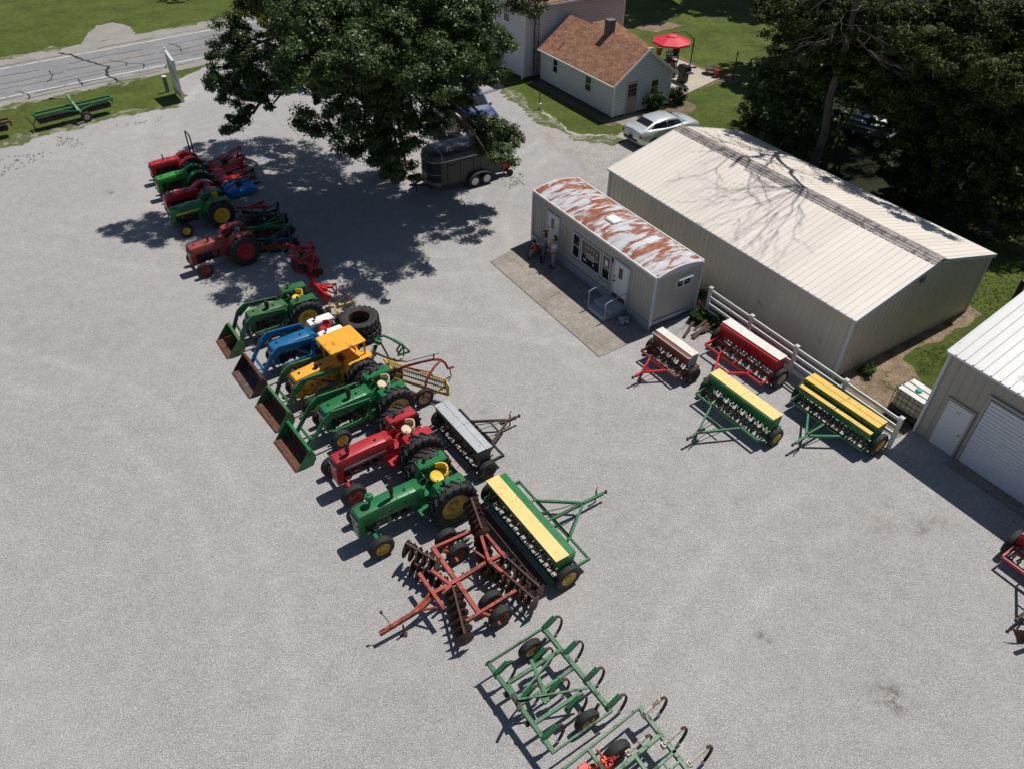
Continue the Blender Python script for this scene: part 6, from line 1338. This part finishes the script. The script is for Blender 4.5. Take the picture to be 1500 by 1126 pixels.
man=dict(stand); man.update(elr=(.05,-.15,.66),wrr=(.13,-.06,.78),ell=(.03,.15,.64),wrl=(.13,.05,.62),chest=(.01,0,.72))
hz=.035
person('man in white shirt and grey trousers by the left office door, hand at his face',(*(1.806,31.716)[:2],hz),200,1.66,man,paint('white_shirt',(.50,.55,.66),.7,var=.05),paint('grey_trousers',(.20,.19,.20),.8),paint('grey_brown_hair',(.07,.045,.035),.8),shoes=iron())
wom=dict(stand); wom.update(ell=(.06,.14,.65),wrl=(.15,.05,.62),elr=(.0,-.15,.65),wrr=(.06,-.12,.53))
person('woman with long dark hair in blue grey top standing behind the child',(*(1.360,32.242)[:2],hz),190,1.62,wom,paint('blue_grey_top',(.13,.18,.26),.8),paint('denim',(.05,.075,.12),.8),paint('dark_hair',(.02,.012,.009),.6),hairlong=True)
ch=dict(stand); ch.update(pelvis=(0,0,.32),chest=(.06,0,.50),neck=(.10,0,.61),jaw=(.12,0,.665),head=(.125,0,.72),crown=(.12,0,.765),shl=(.07,.10,.57),shr=(.07,-.10,.57),hil=(0,.055,.31),hir=(0,-.055,.31),knl=(.24,.07,.30),knr=(.22,-.08,.31),
  anl=(.30,.07,.04),anr=(.27,-.08,.04),tol=(.40,.08,.022),tor=(.37,-.09,.022),ell=(.15,.14,.44),elr=(.15,-.14,.44),wrl=(.26,.09,.38),wrr=(.25,-.09,.38))
seatp=(1.002,32.658); person('small child in red shirt sitting at the left end of the office',(*seatp[:2],hz),205,1.15,ch,paint('red_shirt',(.40,.02,.022),.7),paint('grey_shorts',(.09,.09,.10),.8),paint('black_hair',(.012,.009,.008),.6),shorts=True)
bx=thing('bench','low wooden bench against the left end of the office front','bench',(seatp[0]+.12*VX[0]+.1*UX[0],seatp[1]+.12*VX[1]+.1*UX[1],hz),SITE)
a=MB(); a.box((0,0,.29),(.34,1.1,.05),0,0,.01); a.build('seat',brown(),bx)
for y in(-.45,.45): a=MB(); a.box((0,y,.135),(.28,.06,.27)); a.build('leg',brown(),bx)

# ------------------------------------------------------------------ trees
def leaf_mat(name,dark,light,rough=.42,trans=.18):
    m,nt,ns,ls,b=nodes(name); at_=N(ns,'ShaderNodeAttribute',attribute_name='tint')
    r=ramp(ns,[(0,dark),(.55,tuple((a+b_)/2 for a,b_ in zip(dark,light))),(1,light)]); ls.new(at_.outputs['Fac'],r.inputs[0]); ls.new(r.outputs[0],b.inputs['Base Color'])
    b.inputs['Roughness'].default_value=rough; b.inputs['Specular IOR Level'].default_value=.24 if rough<.45 else .16
    t=N(ns,'ShaderNodeBsdfTranslucent'); mx=N(ns,'ShaderNodeMixShader'); mx.inputs[0].default_value=trans; ls.new(r.outputs[0],t.inputs[0])
    out=ns['Material Output']; ls.new(b.outputs[0],mx.inputs[1]); ls.new(t.outputs[0],mx.inputs[2]); ls.new(mx.outputs[0],out.inputs[0]); return m
m_oak=leaf_mat('oak_leaves',(.020,.042,.011),(.095,.142,.045),.40,.14); m_olive=leaf_mat('olive_leaves',(.012,.026,.006),(.078,.102,.018),.62,.15)
m_ylw=leaf_mat('yellow_green_leaves',(.07,.085,.008),(.26,.24,.02),.5,.25); m_bush=leaf_mat('bush_leaves',(.012,.036,.008),(.050,.105,.020),.6,.1); m_dkl=leaf_mat('dark_leaves',(.008,.018,.005),(.038,.062,.012),.45,.1)
m_bark=paint('bark',(.085,.065,.048),.95,var=.35,scale=6,bmp=.5); m_dead=paint('bleached_bark',(.080,.068,.058),.9,var=.5,scale=3)
def leaves(name,lobes,size,mat,parent,per=34,dens=1.0,flat=.75,stem=True,loc=None,sub=.34):
    """lobes: (x,y,z,r) relative to parent"""
    C=[];NR=[];TI=[];SZ=[]
    for x,y,z,r in lobes:
        k=max(5,int(16*dens*(r/1.5)**2))
        d=rng.normal(size=(k,3)); d/=np.linalg.norm(d,axis=1)[:,None]; rad=r*rng.uniform(.35,1.05,size=(k,1))**.6
        sc_=np.array([x,y,z])+d*rad*np.array([1,1,flat])
        for c,dd in zip(sc_,d):
            n=max(8,int(per*rng.uniform(.6,1.4))); q=rng.normal(size=(n,3)); q/=np.linalg.norm(q,axis=1)[:,None]
            rr=sub*r**.5*rng.uniform(.45,1.25); pos=c+q*rr*rng.uniform(.2,1.0,size=(n,1))*np.array([1.15,1.15,.75])
            nn=q*.55+dd*.35+np.array([0,0,.55])+rng.normal(size=(n,3))*.45; nn/=np.linalg.norm(nn,axis=1)[:,None]
            C.append(pos);NR.append(nn);TI.append(np.clip(rng.uniform(.15,.85)*.5+rng.uniform(0,.55,size=n),0,1));SZ.append(size*rng.uniform(.6,1.35,size=n))
    C=np.concatenate(C);NR=np.concatenate(NR);TI=np.concatenate(TI);SZ=np.concatenate(SZ)[:,None]; n=len(C)
    a=rng.normal(size=(n,3)); u=np.cross(NR,a); u/=np.linalg.norm(u,axis=1)[:,None]; v=np.cross(NR,u)
    V=np.empty((n,4,3)); V[:,0]=C-u*SZ; V[:,1]=C+v*SZ*.48+NR*SZ*.12; V[:,2]=C+u*SZ-NR*SZ*.2; V[:,3]=C-v*SZ*.48+NR*SZ*.12
    me=bpy.data.meshes.new(name); me.vertices.add(n*4); me.vertices.foreach_set('co',V.ravel()); me.loops.add(n*4); me.loops.foreach_set('vertex_index',np.arange(n*4,dtype=np.int32))
    me.polygons.add(n); me.polygons.foreach_set('loop_start',np.arange(0,n*4,4,dtype=np.int32)); me.update(calc_edges=True)
    at_=me.attributes.new('tint','FLOAT','FACE'); at_.data.foreach_set('value',TI.astype(np.float32)); me.materials.append(mat); me.validate()
    return link(name,me,parent,loc)
def limb(mb,p,q,r0,r1,wob=.3,n=6,sag=0):
    p,q=Vector(p),Vector(q); L=(q-p).length; pts=[];rs=[]
    for i in range(n+1):
        t=i/n; w=wob*L*.12*math.sin(PI*t); pts.append(p.lerp(q,t)+Vector((random.uniform(-w,w),random.uniform(-w,w),random.uniform(-w,w)*.5+sag*math.sin(PI*t)))); rs.append(r0+(r1-r0)*t**.8)
    mb.tube(pts,rs,7 if r0>.08 else 5); return pts
def tree(name,label,base,lobes,size,mat,trunk_r=.3,fork=.35,bark=None,per=34,dens=1.0,cat='tree',top=None,group=None,flat=.75,sub=.34):
    """lobes in world space"""
    t=thing(name,label,cat,(base[0],base[1],0),0,group); L=[(x-base[0],y-base[1],z,r) for x,y,z,r in lobes]
    H=top or max(l[2] for l in L); f=Vector((sum(l[0] for l in L)/len(L)*.3,sum(l[1] for l in L)/len(L)*.3,H*fork)); a=MB()
    limb(a,(0,0,-.1),f,trunk_r,trunk_r*.72,.15); a.lathe([(trunk_r*1.5,-.05),(trunk_r*1.1,.3),(trunk_r,.7)],(0,0,0),(0,0,1),9)
    for x,y,z,r in L:
        pts=limb(a,f+Vector((0,0,random.uniform(-.1,.5)*min(1,H*.1))),(x*.92,y*.92,z-r*.25),trunk_r*.36,trunk_r*.08,.5,6,.5 if z>H*.55 else min(3.2,.3*math.hypot(x,y)))
        for k in range(3): q=pts[random.randint(3,5)]; d=Vector((random.uniform(-1,1),random.uniform(-1,1),random.uniform(-.2,.9))).normalized()*r*.8; limb(a,q,q+d,trunk_r*.10,trunk_r*.03,.5,4)
    a.build('trunk',bark or m_bark,t,50); leaves('crown',L,size,mat,t,per,dens,flat,sub=sub); return t
def L_(p,r): return (p[0],p[1],p[2],r)
oak=[L_((-14.858,40.985,6.6),1.3),L_((-14.704,38.512,6.0),.9),L_((-14.226,37.327,4.3),.55),L_((-13.774,37.816,4.7),.75),L_((-14.143,38.535,5.2),.85),L_((-13.429,38.977,5.8),1.0),L_((-14.624,39.375,6.3),.95),L_((-12.592,37.921,5.2),.6),L_((-12.529,39.332,6.2),1.5),L_((-13.001,38.991,5.4),.8),L_((-14.376,40.665,7.6),1.0),L_((-11.028,39.266,7.4),1.7),L_((-9.518,38.489,6.4),1.7),L_((-9.562,36.904,5.0),1.2),L_((-7.568,35.560,4.6),1.3),L_((-7.386,36.491,6.2),1.9),
 L_((-6.467,38.048,8.2),2.2),L_((-5.185,36.969,6.4),1.9),L_((-5.393,35.616,4.8),1.25),L_((-4.452,35.993,5.0),.9),L_((-5.671,34.223,3.9),.95),L_((-5.157,34.443,3.4),.6),L_((-6.346,34.554,4.0),.9),L_((-6.746,34.913,4.4),.9),L_((-5.455,34.534,3.0),.55),L_((-3.856,35.947,5.2),.7),L_((-3.643,38.105,7.0),1.8),L_((-2.433,39.927,7.4),1.6),L_((-1.314,41.720,7.2),1.2),L_((-1.426,40.036,6.4),1.0),L_((-3.374,38.184,5.4),.95),L_((-2.970,38.401,6),.9),L_((-1.900,38.812,3.9),.95),L_((-0.895,37.888,3.6),1.05),L_((-0.607,38.651,4.0),.8),L_((-1.538,37.602,3.6),.8),L_((-1.392,37.379,3.2),.7),L_((-1.362,38.415,3.9),.8),
 L_((-8.322,38.256,9.0),2.0),L_((-9.887,40.148,9.2),1.7),L_((-4.560,38.571,9.0),2.0),L_((-2.800,40.946,9.0),1.6),
 (-13.66,46.82,9.5,1.4),(-11.84,47.60,9.5,1.5),(-9.62,46.78,9.5,1.5),(-12.16,44.37,9.5,1.3),(-9.96,44.07,9.5,1.5),(-14.86,47.58,10,1.0),(-7.75,45.51,9.5,1.5),
 (-8.63,32.05,9,1.3),(-7.0,32.95,9,1.5),(-5.84,34.15,9,1.4),(-3.63,32.0,8.5,1.2),(-3.21,33.69,9,1.3),(-1.57,34.53,9,1.2),(-8.08,35.73,9.5,1.6),(-5.6,36.49,9.5,1.6),(-2.85,35.98,9.5,1.5),(-13.4,37.73,11.5,1.2),(-14.4,37.68,11.5,.8),(-11.55,37.84,10.5,1.5),(-.88,35.8,3.6,.8),(-9.1,34.33,10,1.3),
 (-7,40,11.8,2.4),(-10.5,38.5,11.4,2.1),(-13.3,39.2,11.3,1.5),(-15.4,38.2,11.2,1.1),(-4,38,11.2,2.2),(-2,40,10.8,2.0),(-8,43.5,11,2.3),(-4.5,43,10.5,2.1),(-12,43,10.2,2.0),(-14.5,44.5,9.6,1.7),(-9,35.2,10.2,1.6),(-6,34.6,9.6,1.5),(-2.2,36.4,9.8,1.4),(.2,38.6,10.2,1.2)]
tree('oak_tree','huge dark green oak in the gravel yard shading tractors and the livestock trailer',(-7.2,41.2),oak,.078,m_oak,.52,.32,per=185,dens=2.1,top=12,sub=.40)
tree('small_tree','yellow green tree beyond the road behind the big oak',((-16.415,55.280,4.6)[0],(-16.415,55.280,4.6)[1]),[((-16.415,55.280,4.6)[0]+x,(-16.415,55.280,4.6)[1]+y,z+1.2,r) for x,y,z,r in((0,0,3.4,1.7),(1.5,.5,3.8,1.4),(-1.4,0,3.6,1.4),(0.2,-1,2.6,1.3),(.6,1.,4.6,1.2),(2.6,-.4,2.9,1.1))],.17,m_ylw,.16,.3,per=44)
tree('small_tree','green tree between the big oak and the red garage',(-9.5,63),[(-9.5+x,63+y,z,r) for x,y,z,r in((0,0,4.4,2.),(2.2,.5,4.2,1.7),(-2,0,4.2,1.7),(3.6,-.6,3.4,1.4),(.2,-1.2,3.2,1.6),(1,1.,5.8,1.6))],.2,leaf_mat('fresh_leaves',(.025,.055,.008),(.13,.19,.025)),.2,.3,per=40)
tree('bush','dark bush on the grass at the top edge beyond the road',(-30.533,73.905),[(*add2((-30.533,73.905),(x,y)),z,r) for x,y,z,r in((0,0,.7,.8),(.9,.2,.6,.6),(-.8,.3,.6,.6))],.12,m_bush,.06,.3,per=40,cat='bush')
# dark wooded corner behind the long shed
def wtree(label,x,y,h,r,mat,n=11,trunk=.3,size=.20,per=50,dens=1.15,z0=.35):
    b=at(SHED,x,y); lob=[]
    for i in range(n):
        th=2*PI*i*.618+.4; f=(i+.5)/n; zz=h*(z0+(.93-z0)*f); rad=r*(.35+.65*math.sin(PI*min(1,.25+f*.75)))*random.uniform(.6,.9); lob.append((b[0]+math.cos(th)*rad*.75,b[1]+math.sin(th)*rad*.75,zz,r*random.uniform(.32,.5)))
    lob.append((b[0],b[1],h*.9,r*.5)); return tree('shade_tree',label,b,lob,size,mat,trunk,.3,per=per,dens=dens,group='trees in the dark wooded corner')
def mtree(label,base,lobs,mat,size=.09,per=140,dens=1.6,trunk=.35): return tree('shade_tree',label,base,lobs,size,mat,trunk,.35,per=per,dens=dens,group='trees in the dark wooded corner',sub=.40)
mtree('leafy tree at the lawn edge behind the far end of the tan shed',at(SHED,14.5,17.5),[L_((14.255,45.336,4.8),1.3),L_((13.866,44.861,4.0),1.1),L_((14.622,43.302,4.4),1.5),L_((14.621,43.452,3.0),1.4),L_((15.687,42.984,3.6),1.5),L_((15.160,44.190,5.4),1.5),L_((16.724,43.120,2.0),1.5),L_((15.713,43.526,1.8),1.3),L_((16.337,43.304,5.0),1.6),L_((14.678,45.119,6.0),1.2),L_((17.085,42.588,3.6),1.3)],m_oak,.12,70,1.7,.22)
mtree('tall olive tree behind the bare tree, over the wagon',at(SHED,24,16),[L_((14.934,42.015,7.5),1.9),L_((16.055,42.066,8.5),2.1),L_((16.184,41.227,6.6),1.7),L_((17.304,40.808,7.6),2.0),L_((17.837,40.035,6.2),1.7),L_((13.971,44.266,8),1.8),L_((17.787,41.569,9),2.1),L_((18.613,39.635,8),2.0),L_((18.626,38.601,6.4),1.7),L_((14.488,41.866,9),1.9),L_((18.523,39.074,5.2),1.3),(*at(SHED,24,16)[:2],12,2.6),(*at(SHED,22,14)[:2],12,2.2),(*at(SHED,26,18)[:2],11.5,2.4)],m_olive)
mtree('broad olive tree behind the right half of the tan shed',at(SHED,19.5,6),[L_((19.794,39.422,6.8),2.0),L_((21.186,39.691,7.4),2.1),L_((20.880,38.715,5.4),1.9),L_((21.983,38.469,6.2),2.0),L_((19.880,39.011,4.2),1.4),L_((21.745,37.812,4.4),1.8),L_((21.111,37.650,3.2),1.6),L_((22.682,36.873,3.6),1.8),L_((20.542,38.136,2.4),1.3),L_((22.148,36.712,2.2),1.5),L_((19.674,38.868,2.6),1.1),L_((18.874,39.384,8.4),2.0),L_((19.655,38.826,9.2),2.1),(*at(SHED,11.3,6.2)[:2],9,1.3),(*at(SHED,11.2,4.4)[:2],9,1.2),(*at(SHED,11.4,2.8)[:2],8.8,1.1),(*at(SHED,11.3,8)[:2],9.2,1.1),(*at(SHED,18,5)[:2],9.6,2.2),(*at(SHED,20,7)[:2],10.4,2.2)],m_olive)
mtree('olive tree at the upper right edge of the wooded corner',at(SHED,25,4.5),[L_((22.262,39.650,8.4),2.2),L_((23.735,39.849,9),2.3),L_((23.242,38.515,7.2),2.2),L_((24.518,38.253,7),2.2),L_((23.129,37.493,5.6),2.0),L_((24.343,36.896,5.2),2.0),L_((24.815,38.838,8.4),2.2),L_((21.131,39.670,9.6),2.2),(*at(SHED,25,4)[:2],11.6,2.5),(*at(SHED,23,6)[:2],11.2,2.3),(*at(SHED,27,2)[:2],10.8,2.4)],m_olive)
mtree('low leafy tree at the right edge beside the grass strip',at(SHED,21.5,-.6),[L_((23.938,36.130,3.8),1.8),L_((23.383,35.618,2.6),1.5),L_((24.581,34.972,2.6),1.7),L_((24.991,35.762,4),1.8),L_((24.256,34.759,1.6),1.2),L_((25.290,34.138,1.6),1.4),L_((23.195,35.395,1.6),1.1)],m_olive,.13,60,1.5,.22)
wtree('dark tree farther back in the wooded corner behind the wagon',31,15,13,5.6,m_dkl,18,.4,.20,60,1.3)
wtree('dark tree at the back of the wooded corner next to the lawn',27,24.5,12,4.8,m_dkl,16,.4,.20,60,1.3,z0=.2)
wtree('low dark thicket between the tan shed and the wagon',15.6,7.6,2.8,2.6,m_dkl,12,.12,.13,60,1.5,z0=.15)
wtree('dark bushy tree low behind the wagon',30,9.5,7.5,4.4,m_dkl,16,.3,.2,60,1.3,z0=.12)
# trees beyond the lawn, their crowns above the frame
for i,(x,y,h,r,lb) in enumerate(((13.5,79,15,6,'big tree beyond the lawn with its trunk at the top edge of the photo'),(24,80,15,6.5,'big tree beyond the lawn, right of the trunk at the top edge'),(33,76,14,6,'big tree at the back of the lawn near the wooded corner'))):
    lob=[(x+math.cos(k*2.4)*r*.62*random.uniform(.6,1),y+math.sin(k*2.4)*r*.62*random.uniform(.6,1),h*random.uniform(.45,.92),r*random.uniform(.32,.45)) for k in range(15)]
    tree('shade_tree',lb,(x,y),lob,.32,m_dkl,.55,.4,per=36,dens=.8,group='trees beyond the lawn')
# bare tree
b=at(SHED,11.6,11.6); bt=thing('bare_tree','bare dead tree with bleached branches behind the far end of the tan shed','tree',b); a=MB(); H=21
tr=limb(a,(0,0,-.1),(.5,.3,H),.27,.07,.12,12)
def twig(p,d,L,r,lev):
    q=p+d*L; pts=limb(a,p,q,r,r*.3,.55,5,-.1*L*.3)
    if lev>0:
        for k in range(5 if lev>1 else 4):
            s=pts[random.randint(2,5)]; dd=(d+Vector((random.uniform(-.8,.8),random.uniform(-.8,.8),random.uniform(-.5,.35)))).normalized(); twig(s,dd,L*random.uniform(.38,.62),r*.42,lev-1)
for k in range(17):
    f=.32+.64*k/17; p=Vector((.5*f,.3*f,H*f)); th=k*2.4; twig(p,Vector((math.cos(th),math.sin(th),random.uniform(-.15,.35))).normalized(),random.uniform(3.2,5.4)*(1.15-.6*f),.06,2)
for th,zf in((PI*1.15,.40),(PI*1.0,.52),(PI*1.3,.46),(PI*.85,.60),(PI*1.6,.42)): twig(Vector((.2,.1,H*zf)),Vector((math.cos(th),math.sin(th),-.02)).normalized(),3.4,.045,2)
def loc_(x,y,z): q=at(SHED,x,y); return Vector((q[0]-b[0],q[1]-b[1],z))
e_=loc_(10.3,7.6,15.6); limb(a,(.33,.2,12.2),e_,.15,.11,.3,7); vb=Vector((-VX[0],-VX[1],0)); ub=Vector((UX[0],UX[1],0))
for k in range(9):
    q=-.75+1.9*k/8; twig(e_+Vector((0,0,random.uniform(-.3,.3))),(vb*math.cos(q)+ub*math.sin(q)+Vector((0,0,random.uniform(-.1,.5)))).normalized(),random.uniform(2.8,4.6),.034,2)
a.build('trunk',m_dead,bt,50)
def bush(label,p,r,h,mat,name='bush',size=.07,per=40,n=9):
    t=thing(name,label,'bush',(p[0],p[1],0)); lob=[(math.cos(k*2.4)*r*.45,math.sin(k*2.4)*r*.45,h*(.35+.25*(k%3)),r*.55) for k in range(n)]+[(0,0,h*.6,r*.6)]
    a=MB(); 
    for k in range(6): limb(a,(0,0,-.05),(math.cos(k)*r*.5,math.sin(k)*r*.5,h*.7),.04,.012,.4,4)
    a.build('stems',m_bark,t); leaves('foliage',lob,size,mat,t,per,3.,.8); return t
bush('clipped dark round bush against the house wing gable beside the door',at(ANX,2.8,-.8),.85,1.45,m_bush,per=80,size=.06); bush('small dark round bush at the right corner of the house wing',(10.606,52.827),.68,1.05,m_bush,per=80,size=.06)
bush('leafy green shrub on the lawn edge behind the far end of the tan shed',(15.220,49.309),1.3,1.5,m_oak,size=.11,n=8); bush('leafy shrub between the lawn and the wooded corner',(16.302,48.298),1.5,2.1,m_oak,size=.12,n=8)
bush('green weeds by the first white fence post',(8.032,27.758),.42,.4,m_bush,'weed_clump',.06,50); bush('green weeds between office and tan shed',at(TRL,3.3,.9),.6,.55,m_bush,'weed_clump',.06,50)
bush('dark weeds under the white fence behind the red drill',(8.800,27.391),.5,.4,m_bush,'weed_clump',.05,40)
bush('small weed clump on the dirt by the tan shed corner',(14.262,24.385),.3,.35,m_bush,'weed_clump',.05,30)
# grass and weeds as stuff
t1=[(16.302,24.166),(16.747,25.722),at(SHED,11,-1.8),at(SHED,16,-1),at(SHED,16,6),at(SHED,9.6,6),at(SHED,9.3,0),at(SHED,9,-1.2),at(SHED,4.6,-1.8)]
tufts('lawn_grass',[t1],[2600],.055,m_blade,'long grass between the tan shed and the grey shed')
verge_=([[(-30.630,43.742),(-29.141,45.715),(-25.922,48.586),(-23.457,50.229),(-23.054,52.055),(-24.294,53.224),(-29.573,50.414),(-32.506,47.398)],[(-0.754,54.707),(1.435,50.341),(3.866,47.016),(6.116,46.946),(5.856,49.053),(1.855,53.985),(0.918,56.012)],[(11.136,48.300),(13.993,48.691),(15.886,53.421),(13.267,54.500),(11.576,51.339)]],)
tufts('gravel_weeds',[[(-27.812,45.088),(-27.619,43.349),(-25.586,43.754),(-25.794,44.714)],[(-29.702,41.932),(-28.491,39.573),(-27.288,41.802),(-27.060,43.006)],[(-0.868,40.935),(-0.642,39.457),(0.483,40.171),(0.283,41.600)],[(-25.690,46.445),(-24.698,47.139),(-22.571,48.357),(-22.688,47.479)],[at(TRL,2.7,-1.0),at(TRL,4.1,-1.2),at(TRL,4.2,3),at(TRL,2.8,3)],[at(SHED,-.5,-.2),at(SHED,-.5,5),at(SHED,-.1,5),at(SHED,-.1,-.2)],[(15.330,21.255),(14.141,20.777),(15.206,22.304),(15.207,21.471)]],[40,50,40,18,260,90,40],.08,m_weed,'weeds growing in the gravel')
